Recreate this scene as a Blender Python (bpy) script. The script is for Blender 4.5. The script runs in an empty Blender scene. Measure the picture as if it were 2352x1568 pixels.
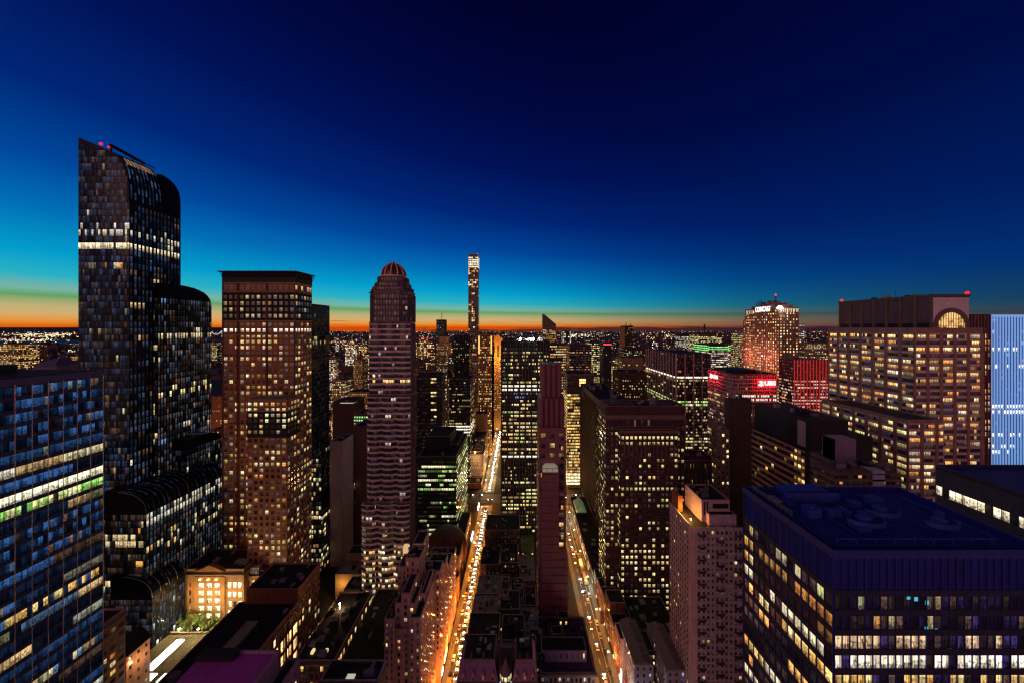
import bpy, bmesh, math, random
from math import radians, pi, sin, cos, sqrt, atan2, hypot
S = bpy.context.scene
C = S.collection
R = random.Random(57)
# ---------------------------------------------------------------- camera
H = 210.0          # eye height above the street
F = 784.0          # focal length in units of a 2352 px wide picture
VX, VY = 1190.0, 752.0   # where the avenues' direction and the eye level meet the picture
cam_d = bpy.data.cameras.new('camera'); cam = bpy.data.objects.new('camera', cam_d); C.objects.link(cam)
cam_d.sensor_width = 36; cam_d.lens = 36*F/2352
cam_d.shift_x = (1176-VX)/2352; cam_d.shift_y = (VY-784)/2352
cam.location = (0, 0, H); cam.rotation_euler = (radians(90), 0, 0)
cam_d.clip_start = 1; cam_d.clip_end = 90000
S.camera = cam
S.view_settings.view_transform = 'Standard'; S.view_settings.look = 'None'
S.view_settings.exposure = 0.0; S.view_settings.gamma = 1.0
cy = S.cycles
cy.use_denoising = True
try: cy.denoiser = 'OPENIMAGEDENOISE'; cy.denoising_prefilter = 'ACCURATE'
except Exception: pass
cy.max_bounces = 4; cy.diffuse_bounces = 2; cy.glossy_bounces = 2; cy.transmission_bounces = 2
cy.sample_clamp_indirect = 3.0; cy.sample_clamp_direct = 0.0
cy.caustics_reflective = False; cy.caustics_refractive = False
cy.pixel_filter_type = 'BLACKMAN_HARRIS'; cy.filter_width = 1.3
def Xp(px, Y): return (px-VX)/F*Y            # lateral metres of a bearing at depth Y
def Yp(px, X): return X*F/(px-VX)
def Zp(py, Y): return H-(py-VY)/F*Y
# ---------------------------------------------------------------- world: dawn sky
W = bpy.data.worlds.new('World'); S.world = W; W.use_nodes = True
nt = W.node_tree; N = nt.nodes; L = nt.links; N.clear()
def nd(t, **k):
    n = N.new(t)
    for a, b in k.items(): setattr(n, a, b)
    return n
def mth(op, a, b=None, c=None, clamp=False):
    n = nd('ShaderNodeMath', operation=op, use_clamp=clamp)
    for i, v in enumerate((a, b, c)):
        if v is None: continue
        if isinstance(v, (int, float)): n.inputs[i].default_value = v
        else: L.new(v, n.inputs[i])
    return n.outputs[0]
def maprange(v, a, b, c, d):
    n = nd('ShaderNodeMapRange'); L.new(v, n.inputs[0])
    for i, x in enumerate((a, b, c, d)): n.inputs[i+1].default_value = x
    return n.outputs[0]
def ramp(v, stops, interp='LINEAR'):
    n = nd('ShaderNodeValToRGB'); cr = n.color_ramp; cr.interpolation = interp
    while len(cr.elements) > 1: cr.elements.remove(cr.elements[-1])
    cr.elements[0].position = stops[0][0]; cr.elements[0].color = (*stops[0][1], 1)
    for p, c in stops[1:]:
        e = cr.elements.new(p); e.color = (*c, 1)
    L.new(v, n.inputs[0]); return n.outputs[0]
def mixc(f, a, b, mode='MIX'):
    n = nd('ShaderNodeMix', data_type='RGBA', blend_type=mode)
    if isinstance(f, (int, float)): n.inputs[0].default_value = f
    else: L.new(f, n.inputs[0])
    for i, v in ((6, a), (7, b)):
        if isinstance(v, tuple): n.inputs[i].default_value = (*v, 1)
        else: L.new(v, n.inputs[i])
    return n.outputs[2]
def srgb(r, g, b): return tuple(((c/255)/12.92 if c <= 10 else ((c/255+.055)/1.055)**2.4) for c in (r, g, b))
tc = nd('ShaderNodeTexCoord'); sx = nd('ShaderNodeSeparateXYZ'); L.new(tc.outputs['Generated'], sx.inputs[0])
dx, dy, dz = sx.outputs
hor = mth('SQRT', mth('ADD', mth('MULTIPLY', dx, dx), mth('MULTIPLY', dy, dy)))
el = mth('MAXIMUM', mth('DIVIDE', dz, mth('MAXIMUM', hor, .001)), 0.0)
az = mth('MULTIPLY', mth('ARCTAN2', dx, dy), 180/pi)
sc_ = maprange(az, -60, 60, .0575, .026)
t = mth('DIVIDE', el, sc_)
pos = mth('SQRT', mth('DIVIDE', t, 22.0), clamp=True)
def P(t): return sqrt(t/22)
glow = ramp(pos, [(P(0), srgb(208, 74, 4)), (P(.08), srgb(228, 108, 14)), (P(.22), srgb(232, 150, 60)), (P(.45), srgb(212, 174, 112)), (P(.66), srgb(192, 176, 122)),
    (P(.86), srgb(150, 168, 112)), (P(.98), srgb(98, 160, 100)), (P(1.18), srgb(120, 180, 160)), (P(1.6), srgb(40, 178, 195)), (P(2.3), srgb(0, 158, 205)),
    (P(3.6), srgb(0, 112, 182)), (P(5.2), srgb(0, 70, 154)), (P(7.5), srgb(0, 37, 118)), (P(11), srgb(0, 17, 86)), (P(15), srgb(0, 8, 64)), (P(22), srgb(0, 2, 42))])
rightc = ramp(mth('SQRT', el, clamp=True), [(0, srgb(40, 36, 52)), (sqrt(.02), srgb(48, 50, 68)), (sqrt(.05), srgb(22, 48, 84)), (sqrt(.12), srgb(2, 44, 108)), (sqrt(.25), srgb(0, 28, 92)), (sqrt(.5), srgb(0, 11, 66)), (1, srgb(0, 2, 42))])
mfac = ramp(maprange(az, -10, 60, 0, 1), [(0, (0, 0, 0)), (.18, (.06,)*3), (.38, (.36,)*3), (.62, (.78,)*3), (1, (1, 1, 1))], 'B_SPLINE')
sky = mixc(mth('MAXIMUM', mfac, maprange(dy, .3, -.1, 0, 1)), glow, rightc)
# low dark cloud bank near the horizon
cmb = nd('ShaderNodeCombineXYZ'); L.new(mth('MULTIPLY', az, .09), cmb.inputs[0]); L.new(mth('MULTIPLY', dz, 150.0), cmb.inputs[1])
nz = nd('ShaderNodeTexNoise'); nz.inputs['Scale'].default_value = 2.2; nz.inputs['Detail'].default_value = 5; L.new(cmb.outputs[0], nz.inputs['Vector'])
elr = mth('DIVIDE', dz, mth('MAXIMUM', hor, .001))
bank_h = maprange(az, -22, 14, -.013, .0005)
bank_v = mth('ADD', mth('SUBTRACT', bank_h, elr), mth('MULTIPLY', mth('SUBTRACT', nz.outputs[0], .5), .022))
bank = maprange(bank_v, -.002, .002, 0, .92)
bank = mth('MULTIPLY', bank, maprange(az, -24, -14, 0, 1))
sky = mixc(bank, sky, mixc(maprange(az, 0, 50, 0, 1), srgb(62, 38, 34), srgb(26, 26, 44)))
# thin streaks of cloud lit orange on the left
nz2 = nd('ShaderNodeTexNoise'); nz2.inputs['Scale'].default_value = 3.1; nz2.inputs['Detail'].default_value = 3
cm2 = nd('ShaderNodeCombineXYZ'); L.new(mth('MULTIPLY', az, .05), cm2.inputs[0]); L.new(mth('MULTIPLY', el, 160.0), cm2.inputs[1]); L.new(cm2.outputs[0], nz2.inputs['Vector'])
wisp = mth('MULTIPLY', maprange(nz2.outputs[0], .60, .68, 0, .6), maprange(el, .02, .028, 1, 0))
wisp = mth('MULTIPLY', wisp, maprange(az, -44, -34, 0, 1))
sky = mixc(wisp, sky, srgb(120, 62, 36))
# the city's own glow on the sky behind the viewer (west and south-west)
back = mth('MULTIPLY', maprange(dy, .5, -.1, 0, 1), mth('EXPONENT', mth('MULTIPLY', el, -1.6)))
cg = mixc(maprange(dx, -.6, .8, 0, 1), (.22, .10, .05), (.24, .09, .11))
gl = mixc(1.0, sky, mixc(back, (0, 0, 0), cg), 'ADD')
bg = nd('ShaderNodeBackground'); L.new(gl, bg.inputs[0]); bg.inputs[1].default_value = 1.0
nsk = nd('ShaderNodeTexSky'); nsk.sky_type = 'NISHITA'; nsk.sun_disc = False; nsk.sun_elevation = radians(-6); nsk.sun_rotation = radians(-45)
bg2 = nd('ShaderNodeBackground'); L.new(nsk.outputs[0], bg2.inputs[0]); bg2.inputs[1].default_value = .03
ad = nd('ShaderNodeAddShader'); L.new(bg.outputs[0], ad.inputs[0]); L.new(bg2.outputs[0], ad.inputs[1])
wo = nd('ShaderNodeOutputWorld'); L.new(ad.outputs[0], wo.inputs[0])
W.cycles.sampling_method = 'MANUAL'; W.cycles.sample_map_resolution = 512
# one weak, very soft lamp: the lit avenues and squares behind the viewer
sd = bpy.data.lights.new('city_glow', 'SUN'); so = bpy.data.objects.new('city_glow', sd); C.objects.link(so)
sd.energy = .34; sd.angle = radians(40); sd.color = (1, .46, .34)
so.rotation_euler = (radians(76), 0, radians(-30)); so.location = (100, -100, 300)
# ---------------------------------------------------------------- materials
MC = {}
def newmat(name):
    m = bpy.data.materials.new(name); m.use_nodes = True
    n = m.node_tree.nodes; n.clear()
    o = n.new('ShaderNodeOutputMaterial'); b = n.new('ShaderNodeBsdfPrincipled')
    m.node_tree.links.new(b.outputs[0], o.inputs[0]); return m, n, m.node_tree.links, b
def wall(col, rough=.85, var=.35, scale=.25, metal=0.0, kind='stone'):
    key = (col, rough, var, scale, metal, kind)
    if key in MC: return MC[key]
    m, n, l, b = newmat(kind)
    g = n.new('ShaderNodeNewGeometry')
    a = n.new('ShaderNodeTexNoise'); a.inputs['Scale'].default_value = scale; a.inputs['Detail'].default_value = 6; a.inputs['Roughness'].default_value = .7
    l.new(g.outputs['Position'], a.inputs['Vector'])
    mp = n.new('ShaderNodeMapping'); mp.inputs['Scale'].default_value = (1.2, 1.2, .06); l.new(g.outputs['Position'], mp.inputs[0])
    s = n.new('ShaderNodeTexNoise'); s.inputs['Scale'].default_value = 1.0; s.inputs['Detail'].default_value = 3; l.new(mp.outputs[0], s.inputs['Vector'])
    ad = n.new('ShaderNodeMath'); ad.operation = 'ADD'; l.new(a.outputs[0], ad.inputs[0]); l.new(s.outputs[0], ad.inputs[1])
    r = n.new('ShaderNodeMapRange'); l.new(ad.outputs[0], r.inputs[0])
    r.inputs[1].default_value = .7; r.inputs[2].default_value = 1.3; r.inputs[3].default_value = 1-var; r.inputs[4].default_value = 1+var
    mx = n.new('ShaderNodeVectorMath'); mx.operation = 'SCALE'; mx.inputs[0].default_value = col; l.new(r.outputs[0], mx.inputs['Scale'])
    src = mx.outputs[0]
    if kind in ('brick', 'stone', 'concrete'):
        # courses of masonry joints
        sp = n.new('ShaderNodeSeparateXYZ'); l.new(g.outputs['Position'], sp.inputs[0])
        ax = n.new('ShaderNodeMath'); ax.operation = 'ADD'; l.new(sp.outputs[0], ax.inputs[0]); l.new(sp.outputs[1], ax.inputs[1])
        cb = n.new('ShaderNodeCombineXYZ'); l.new(ax.outputs[0], cb.inputs[0]); l.new(sp.outputs[2], cb.inputs[1])
        bk = n.new('ShaderNodeTexBrick'); l.new(cb.outputs[0], bk.inputs['Vector'])
        bk.inputs['Scale'].default_value = {'brick': 1.6, 'stone': .7, 'concrete': .35}[kind]
        bk.inputs['Color1'].default_value = (1, 1, 1, 1); bk.inputs['Color2'].default_value = (.78, .76, .74, 1); bk.inputs['Mortar'].default_value = (.5, .5, .5, 1)
        bk.inputs['Mortar Size'].default_value = .03
        vm = n.new('ShaderNodeVectorMath'); vm.operation = 'MULTIPLY'; l.new(src, vm.inputs[0]); l.new(bk.outputs[0], vm.inputs[1]); src = vm.outputs[0]
    l.new(src, b.inputs['Base Color']); b.inputs['Roughness'].default_value = rough; b.inputs['Metallic'].default_value = metal
    MC[key] = m; return m
def emit(col, s, name='lamp_glow', sample=True):
    key = ('e', col, s, name)
    if key in MC: return MC[key]
    m, n, l, b = newmat(name)
    b.inputs['Base Color'].default_value = (.3, .3, .3, 1)
    b.inputs['Emission Color'].default_value = (*col, 1); b.inputs['Emission Strength'].default_value = s
    if not sample: m.cycles.emission_sampling = 'NONE'
    MC[key] = m; return m
def window_mat(name, base, rough, spec, tilt):
    m, n, l, b = newmat(name)
    at = n.new('ShaderNodeAttribute'); at.attribute_name = 'wc'
    uv = n.new('ShaderNodeUVMap'); uv.uv_map = 'uv'
    sp = n.new('ShaderNodeSeparateXYZ'); l.new(uv.outputs[0], sp.inputs[0])
    k = n.new('ShaderNodeMath'); k.operation = 'MULTIPLY'; k.inputs[1].default_value = 91.7; l.new(at.outputs['Alpha'], k.inputs[0])
    cb = n.new('ShaderNodeCombineXYZ'); l.new(sp.outputs[0], cb.inputs[0]); l.new(sp.outputs[1], cb.inputs[1]); l.new(k.outputs[0], cb.inputs[2])
    nz = n.new('ShaderNodeTexNoise'); nz.inputs['Scale'].default_value = 3.4; nz.inputs['Detail'].default_value = 3; l.new(cb.outputs[0], nz.inputs['Vector'])
    # rooms: ceiling lights above, furniture and people below
    ad = n.new('ShaderNodeMath'); ad.operation = 'MULTIPLY_ADD'; ad.inputs[1].default_value = .22; l.new(sp.outputs[1], ad.inputs[0]); l.new(nz.outputs[0], ad.inputs[2])
    r = n.new('ShaderNodeMapRange'); r.interpolation_type = 'SMOOTHSTEP'; l.new(ad.outputs[0], r.inputs[0])
    r.inputs[1].default_value = .47; r.inputs[2].default_value = .62; r.inputs[3].default_value = .22; r.inputs[4].default_value = 1.0
    def M(op, a_, b_=None, c_=None):
        q = n.new('ShaderNodeMath'); q.operation = op
        for i_, v in enumerate((a_, b_, c_)):
            if v is None: continue
            if isinstance(v, (int, float)): q.inputs[i_].default_value = v
            else: l.new(v, q.inputs[i_])
        return q.outputs[0]
    bh = M('FRACT', M('MULTIPLY', at.outputs['Alpha'], 7.31))                       # how far the blind is drawn
    blind = M('MULTIPLY_ADD', M('GREATER_THAN', sp.outputs[1], bh), .5, .55)
    room = M('MULTIPLY', r.outputs[0], blind)
    mull = M('SUBTRACT', 1.0, M('MULTIPLY', M('LESS_THAN', M('ABSOLUTE', M('SUBTRACT', sp.outputs[0], .5)), .045), .6))
    half = M('MULTIPLY_ADD', M('GREATER_THAN', M('MULTIPLY', M('SUBTRACT', sp.outputs[0], .5), M('SUBTRACT', M('FRACT', M('MULTIPLY', at.outputs['Alpha'], 3.7)), .5)), -.06), .65, .35)
    room = M('MULTIPLY', M('MULTIPLY', room, mull), half)
    mx = n.new('ShaderNodeVectorMath'); mx.operation = 'SCALE'; l.new(at.outputs['Color'], mx.inputs[0]); l.new(room, mx.inputs['Scale'])
    l.new(mx.outputs[0], b.inputs['Emission Color']); b.inputs['Emission Strength'].default_value = 1.85
    b.inputs['Base Color'].default_value = (*base, 1); b.inputs['Roughness'].default_value = rough; b.inputs['Specular IOR Level'].default_value = spec
    if tilt:
        g = n.new('ShaderNodeNewGeometry')
        wn = n.new('ShaderNodeTexNoise'); wn.inputs['Scale'].default_value = .35; wn.inputs['Detail'].default_value = 2; l.new(g.outputs['Position'], wn.inputs['Vector'])
        bp = n.new('ShaderNodeBump'); bp.inputs['Strength'].default_value = tilt; bp.inputs['Distance'].default_value = .15; l.new(wn.outputs[0], bp.inputs['Height']); l.new(bp.outputs[0], b.inputs['Normal'])
    m.cycles.emission_sampling = 'NONE'
    return m
WIN = window_mat('window_glass', (.02, .022, .028), .12, .5, 0)
WING = window_mat('curtain_glass', (.004, .006, .010), .05, .16, .25)
TAR = wall((.020, .019, .021), .9, .6, .5, kind='roofing')
TARL = wall((.30, .25, .24), .9, .5, .6, kind='roofing')
METAL = wall((.30, .29, .28), .45, .3, 1.0, .7, 'metal')
DARKM = wall((.03, .03, .033), .5, .3, 1.0, .5, 'metal')
COPE = wall((.38, .30, .27), .8, .3, 1.0, kind='coping')
REDL = emit((1, .0, .004), 2.2, 'beacon_glow')
# ---------------------------------------------------------------- mesh helpers
class MB:
    def __init__(s): s.v = []; s.f = []; s.uv = []; s.c = []
    def poly(s, pts):
        i = len(s.v); s.v += [tuple(p) for p in pts]; s.f.append(tuple(range(i, i+len(pts)))); return s
    def box(s, x0, x1, y0, y1, z0, z1):
        if x0 > x1: x0, x1 = x1, x0
        if y0 > y1: y0, y1 = y1, y0
        i = len(s.v)
        s.v += [(x0,y0,z0),(x1,y0,z0),(x1,y1,z0),(x0,y1,z0),(x0,y0,z1),(x1,y0,z1),(x1,y1,z1),(x0,y1,z1)]
        s.f += [tuple(i+k for k in q) for q in ((0,3,2,1),(4,5,6,7),(0,1,5,4),(1,2,6,5),(2,3,7,6),(3,0,4,7))]; return s
    def prism(s, pts, z0, z1):
        n = len(pts); i = len(s.v)
        a = sum(pts[k][0]*pts[(k+1)%n][1]-pts[(k+1)%n][0]*pts[k][1] for k in range(n))
        if a < 0: pts = pts[::-1]
        s.v += [(p[0], p[1], z0) for p in pts]+[(p[0], p[1], z1) for p in pts]
        s.f.append(tuple(i+k for k in range(n))[::-1]); s.f.append(tuple(i+n+k for k in range(n)))
        for k in range(n): s.f.append((i+k, i+(k+1)%n, i+n+(k+1)%n, i+n+k))
        return s
    def extr(s, prof, axis, a, b):       # prof: list of (u, z); extruded from a to b along the other axis
        n = len(prof); i = len(s.v)
        mk = (lambda u, z, w: (u, w, z)) if axis == 'y' else (lambda u, z, w: (w, u, z))
        s.v += [mk(u, z, a) for u, z in prof]+[mk(u, z, b) for u, z in prof]
        s.f.append(tuple(i+k for k in range(n))); s.f.append(tuple(i+n+k for k in range(n))[::-1])
        for k in range(n): s.f.append((i+k, i+n+k, i+n+(k+1)%n, i+(k+1)%n))
        return s
    def beam(s, a, b, w, d=None):        # square bar between two points
        from mathutils import Vector
        a, b = Vector(a), Vector(b); ax = (b-a).normalized(); d = d or w
        up = Vector((0, 0, 1)) if abs(ax.z) < .95 else Vector((0, 1, 0))
        u = ax.cross(up).normalized(); v = u.cross(ax).normalized(); i = len(s.v)
        for p in (a, b):
            for su, sv in ((-1,-1),(1,-1),(1,1),(-1,1)): s.v.append(tuple(p+u*su*w/2+v*sv*d/2))
        s.f += [tuple(i+k for k in q) for q in ((0,1,2,3),(7,6,5,4),(0,4,5,1),(1,5,6,2),(2,6,7,3),(3,7,4,0))]; return s
    def lathe(s, prof, cx, cy_, n=20, a0=0, a1=2*pi):
        i = len(s.v); m = len(prof); full = abs(a1-a0-2*pi) < 1e-6
        cols = n if full else n+1
        for k in range(cols):
            a = a0+(a1-a0)*k/n
            for r, z in prof: s.v.append((cx+r*cos(a), cy_+r*sin(a), z))
        for k in range(n):
            k2 = (k+1) % cols
            for j in range(m-1): s.f.append((i+k*m+j, i+k2*m+j, i+k2*m+j+1, i+k*m+j+1))
        return s
    def ball(s, c, r, n=8):
        return s.lathe([(max(.001, r*cos(a)), c[2]+r*sin(a)) for a in [(-pi/2)+pi*k/5 for k in range(6)]], c[0], c[1], n)
def tag(o, label=None, cat=None, group=None, kind=None):
    if label: o['label'] = label
    if cat: o['category'] = cat
    if group: o['group'] = group
    if kind: o['kind'] = kind
    return o
def link(name, mb, mat, parent=None, off=(0, 0, 0), smooth=False):
    me = bpy.data.meshes.new(name)
    ox, oy, oz = off
    me.from_pydata([(x-ox, y-oy, z-oz) for x, y, z in mb.v], [], mb.f)
    if mb.c:
        a = me.color_attributes.new('wc', 'FLOAT_COLOR', 'CORNER'); a.data.foreach_set('color', mb.c)
        u = me.uv_layers.new(name='uv'); u.data.foreach_set('uv', mb.uv)
    if smooth:
        me.polygons.foreach_set('use_smooth', [True]*len(me.polygons))
    me.update()
    if mat: me.materials.append(mat)
    o = bpy.data.objects.new(name, me); C.objects.link(o)
    if parent: o.parent = parent
    else: o.location = off
    return o
PAL = {'office': [(1, .72, .28), (.95, .86, .34), (1, .82, .48), (1, .66, .24), (.78, .80, .28)],
       'warm': [(1, .62, .20), (1, .48, .12), (1, .76, .36), (1, .38, .08), (1, .82, .5)],
       'home': [(1, .66, .24), (1, .80, .42), (1, .52, .17), (1, .9, .62), (.85, .85, .32)],
       'green': [(.75, .95, .3), (.95, .95, .45), (.5, .8, .2), (1, .95, .6), (.25, .6, .12)],
       'white': [(1, .88, .66), (1, .82, .54), (.92, .92, .8)],
       'amber': [(1, .52, .12), (1, .62, .2), (1, .72, .3)],
       'pink': [(1, .62, .45), (1, .8, .6), (1, .5, .32), (1, .88, .74)],
       'glass': [(1, .85, .5), (.8, .8, .4), (1, .66, .3), (.25, .45, .8), (.55, .6, .5), (1, .9, .7)],
       'blue': [(.35, .55, 1), (.2, .4, .9), (.7, .8, 1)]}
class Bld:
    def __init__(s, name, label, cx, cy_, cat='building', group=None, z=0):
        s.o = (cx, cy_, z); s.e = bpy.data.objects.new(name, None); C.objects.link(s.e); s.e.location = s.o
        s.e.empty_display_size = 5; tag(s.e, label, cat, group); s.w = []; s.rel = {}; s.parts = []
    def part(s, name, mb, mat, smooth=False, parent=None, label=None):
        if parent is None and name in ('roof_unit', 'chimney', 'skylight', 'duct', 'antenna', 'dish', 'roof_vent', 'railing', 'fan_housing') and getattr(s, 'lastroof', None): parent = s.lastroof
        o = link(name, mb, mat, parent or s.e, s.o, smooth)
        if name == 'roof': s.lastroof = o
        if label: o['label'] = label
        return o
    def box(s, name, x0, x1, y0, y1, z0, z1, mat): return s.part(name, MB().box(x0, x1, y0, y1, z0, z1), mat)
    def relief(s, key): return s.rel.setdefault(key, MB())
    def body(s, x0, x1, y0, y1, z1, mat, z0=0, roof=TAR, par=1.1, name='wall', cope=True):
        s.box(name, x0, x1, y0, y1, z0, z1, mat)
        if par:
            m = MB(); t = .45
            m.box(x0, x1, y0, y0+t, z1, z1+par).box(x0, x1, y1-t, y1, z1, z1+par).box(x0, x0+t, y0+t, y1-t, z1, z1+par).box(x1-t, x1, y0+t, y1-t, z1, z1+par)
            s.part('parapet', m, mat)
            if cope and (x1-x0) > 4 and (y1-y0) > 4:
                m = MB(); e = .06; za, zb = z1+par, z1+par+.12; t2 = t+.06
                m.box(x0-e, x1+e, y0-e, y0+t2, za, zb).box(x0-e, x1+e, y1-t2, y1+e, za, zb).box(x0-e, x0+t2, y0+t2, y1-t2, za, zb).box(x1-t2, x1+e, y0+t2, y1-t2, za, zb)
                s.part('coping', m, COPE)
            s.box('roof', x0+t+.01, x1-t-.01, y0+t+.01, y1-t-.01, z1+.005, z1+.12, roof)
    def fac(s, A, B, z0, z1, fh=3.8, bw=1.8, wf=.8, hf=.55, p=.35, pal='office', st=.8, rv=.3, pier=None, pevery=1, pmat=None, band=None, bmat=None, bevery=1,
            rows=(), dark=.012, tint=(.7, .8, 1.0), run=.0, sill=0.0, smat=None, off=.04, hi=0.0, mat=None, colp=None, clip=None, wdk=.5):
        ax, ay = A; bx, by = B; Ln = hypot(bx-ax, by-ay); ux, uy = (bx-ax)/Ln, (by-ay)/Ln; nx, ny = uy, -ux
        nb = max(1, round(Ln/bw)); nf = max(1, round((z1-z0)/fh)); cw = Ln/nb; ch = (z1-z0)/nf
        ww = cw*wf; wh = ch*hf
        s.mat = mat or getattr(s, 'mat', WIN)
        def pt(u, z, d): return (ax+ux*u+nx*d, ay+uy*u+ny*d, z)
        for j in range(nf):
            zc = z0+ch*j+ch*(.5+hi); pr = p+R.gauss(0, rv)
            ov = None
            for r in rows:
                if r[0] <= zc <= r[1]: ov = r
            lastc = None
            for i in range(nb):
                u = cw*(i+.5)
                if clip and not clip(u, zc+wh/2): continue
                if ov:
                    lit = R.random() < ov[2]; strength = ov[4]; pp = ov[3]
                else: lit = R.random() < (pr if colp is None else pr*colp(i, nb)); strength = st; pp = pal
                if not ov and run and lastc is not None and R.random() < run: col = lastc
                else:
                    if lit:
                        c = R.choice(PAL[pp]) if isinstance(pp, str) else pp
                        k = strength*(R.uniform(.75, 1.25) if ov else R.choice((.18, .35, .6, .85, 1, 1.25)))
                        col = tuple(x*k for x in c)
                    else:
                        k = .6*dark*R.choice((.1, .3, .6, 1.2, 2.6)); tt = (1, .55, .4) if R.random() < wdk else tint
                        col = tuple(x*k for x in tt)
                    lastc = col
                sw = 1 if not lit else R.random()
                q = [pt(u-ww/2, zc-wh/2, off), pt(u+ww/2, zc-wh/2, off), pt(u+ww/2, zc+wh/2, off), pt(u-ww/2, zc+wh/2, off)]
                s.w.append((q, col, R.random()))
                if sill:
                    m = s.relief('sill'); m.beam(pt(u-ww/2-.1, zc-wh/2-.12, sill/2), pt(u+ww/2+.1, zc-wh/2-.12, sill/2), .22, sill) if False else s.rbox(m, A, (ux, uy), u-ww/2-.12, u+ww/2+.12, zc-wh/2-.28, zc-wh/2-.04, sill)
        if pier:
            m = s.relief('pier'); pw, pd = pier
            k = 0
            for i in range(0, nb+1, pevery):
                s.rbox(m, A, (ux, uy), max(0, cw*i-pw/2), min(Ln, cw*i+pw/2), z0, z1, pd)
            s.pm = pmat
        if band:
            m = s.relief('band'); bh, bd = band
            for j in range(0, nf+1, bevery):
                zz = z0+ch*j
                s.rbox(m, A, (ux, uy), 0, Ln, max(z0, zz-bh/2), min(z1+.01, zz+bh/2), bd)
            s.bm = bmat
        s.sm = smat
    def rbox(s, m, A, u, a, b, z0, z1, d):
        nx, ny = u[1], -u[0]; i = len(m.v)
        for z in (z0, z1):
            for t, dd in ((a, .0), (b, .0), (b, d), (a, d)):
                m.v.append((A[0]+u[0]*t+nx*dd, A[1]+u[1]*t+ny*dd, z))
        m.f += [tuple(i+k for k in q) for q in ((0,1,2,3),(7,6,5,4),(0,4,5,1),(1,5,6,2),(2,6,7,3),(3,7,4,0))]
    def done(s, maxi=100, minpx=3.2):
        for key, m in s.rel.items():
            mt = {'sill': getattr(s, 'sm', None), 'pier': getattr(s, 'pm', None), 'band': getattr(s, 'bm', None)}.get(key) or TAR
            nm_ = {'sill': 'window_sill', 'pier': 'pier_trim', 'band': 'spandrel_trim'}[key]; np_ = len(m.f)//6
            if key != 'pier' and 1 < np_ <= 100 and min(v[1] for v in m.v) < 345:
                for k in range(np_):
                    q = MB(); q.v = m.v[k*8:k*8+8]; q.f = [tuple(i-k*8 for i in f) for f in m.f[k*6:k*6+6]]; s.part(nm_, q, mt)
            else: s.part(nm_ if key != 'sill' else 'sill_trim', m, mt)
        # the panes that show largest become windows of their own
        sc = []
        for k, (q, col, sd) in enumerate(s.w):
            pr = []
            for (x, y, z) in q:
                if y < 2: pr = None; break
                pr.append((x*F/y*.4354, (H-z)*F/y*.4354))
            if not pr: sc.append(0); continue
            area = abs(sum(pr[a][0]*pr[(a+1)%4][1]-pr[(a+1)%4][0]*pr[a][1] for a in range(4)))/2
            cxp = pr[0][0]+VX*.4354; cyp = pr[0][1]+VY*.4354
            if not (-5 < cxp < 1029 and -5 < cyp < 687): area = 0
            sc.append(area)
        idx = sorted(range(len(s.w)), key=lambda k: -sc[k])
        ind = [k for k in idx[:maxi] if sc[k] >= minpx]; rest = [k for k in range(len(s.w)) if k not in set(ind)]
        def quad(m, k):
            q, col, sd = s.w[k]; m.poly(q); m.uv += [0, 0, 1, 0, 1, 1, 0, 1]
            for _ in range(4): m.c += [col[0], col[1], col[2], sd]
        mt = getattr(s, 'mat', WIN)
        for k in ind:
            m = MB(); quad(m, k); s.part('window', m, mt)
        if rest:
            m = MB()
            for k in rest: quad(m, k)
            o = s.part('window', m, mt); o['kind'] = 'stuff'
        return s.e
    def clutter(s, x0, x1, y0, y1, z, n=5, big=1.0, mat=None):
        for _ in range(n):
            w = R.uniform(1.2, 4)*big; d = R.uniform(1.2, 4)*big; h = R.uniform(.8, 2.6)*big
            if x1-x0 < w+1 or y1-y0 < d+1: continue
            x = R.uniform(x0, x1-w); y = R.uniform(y0, y1-d)
            m = MB().box(x, x+w, y, y+d, z+.1, z+.1+h)
            if R.random() < .5: m.lathe([(w*.3, z+.1+h), (w*.3, z+.5+h), (w*.25, z+.5+h), (.01, z+.42+h)], x+w/2, y+d/2, 8)
            m.box(x-.15, x+w+.15, y-.15, y+d+.15, z+.1+h, z+.22+h)
            s.part('roof_unit', m, mat or R.choice((METAL, TARL, DARKM)))
    def beacon(s, x, y, z, r=.5, e=400):
        m = MB(); m.ball((x, y, z+.9), r*1.1); o = s.part('beacon', m, REDL, True)
        m = MB().box(x-.08, x+.08, y-.08, y+.08, z, z+.8); s.part('mast', m, DARKM)
        if e:
            d = bpy.data.lights.new('beacon_lamp', 'POINT'); d.energy = e; d.color = (1, .03, .03); d.shadow_soft_size = .5
            l = bpy.data.objects.new('beacon_lamp', d); C.objects.link(l); l.parent = s.e; l.location = (x-s.o[0], y-s.o[1], z+2.2-s.o[2])
    def mast(s, x, y, z0, z1, w=.5, name='antenna'):
        m = MB().box(x-w/2, x+w/2, y-w/2, y+w/2, z0, z1)
        k = z0
        while k < z1-1: m.box(x-w*1.3, x+w*1.3, y-w/4, y+w/4, k, k+w*.3); k += (z1-z0)/5
        s.part(name, m, DARKM)
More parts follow.
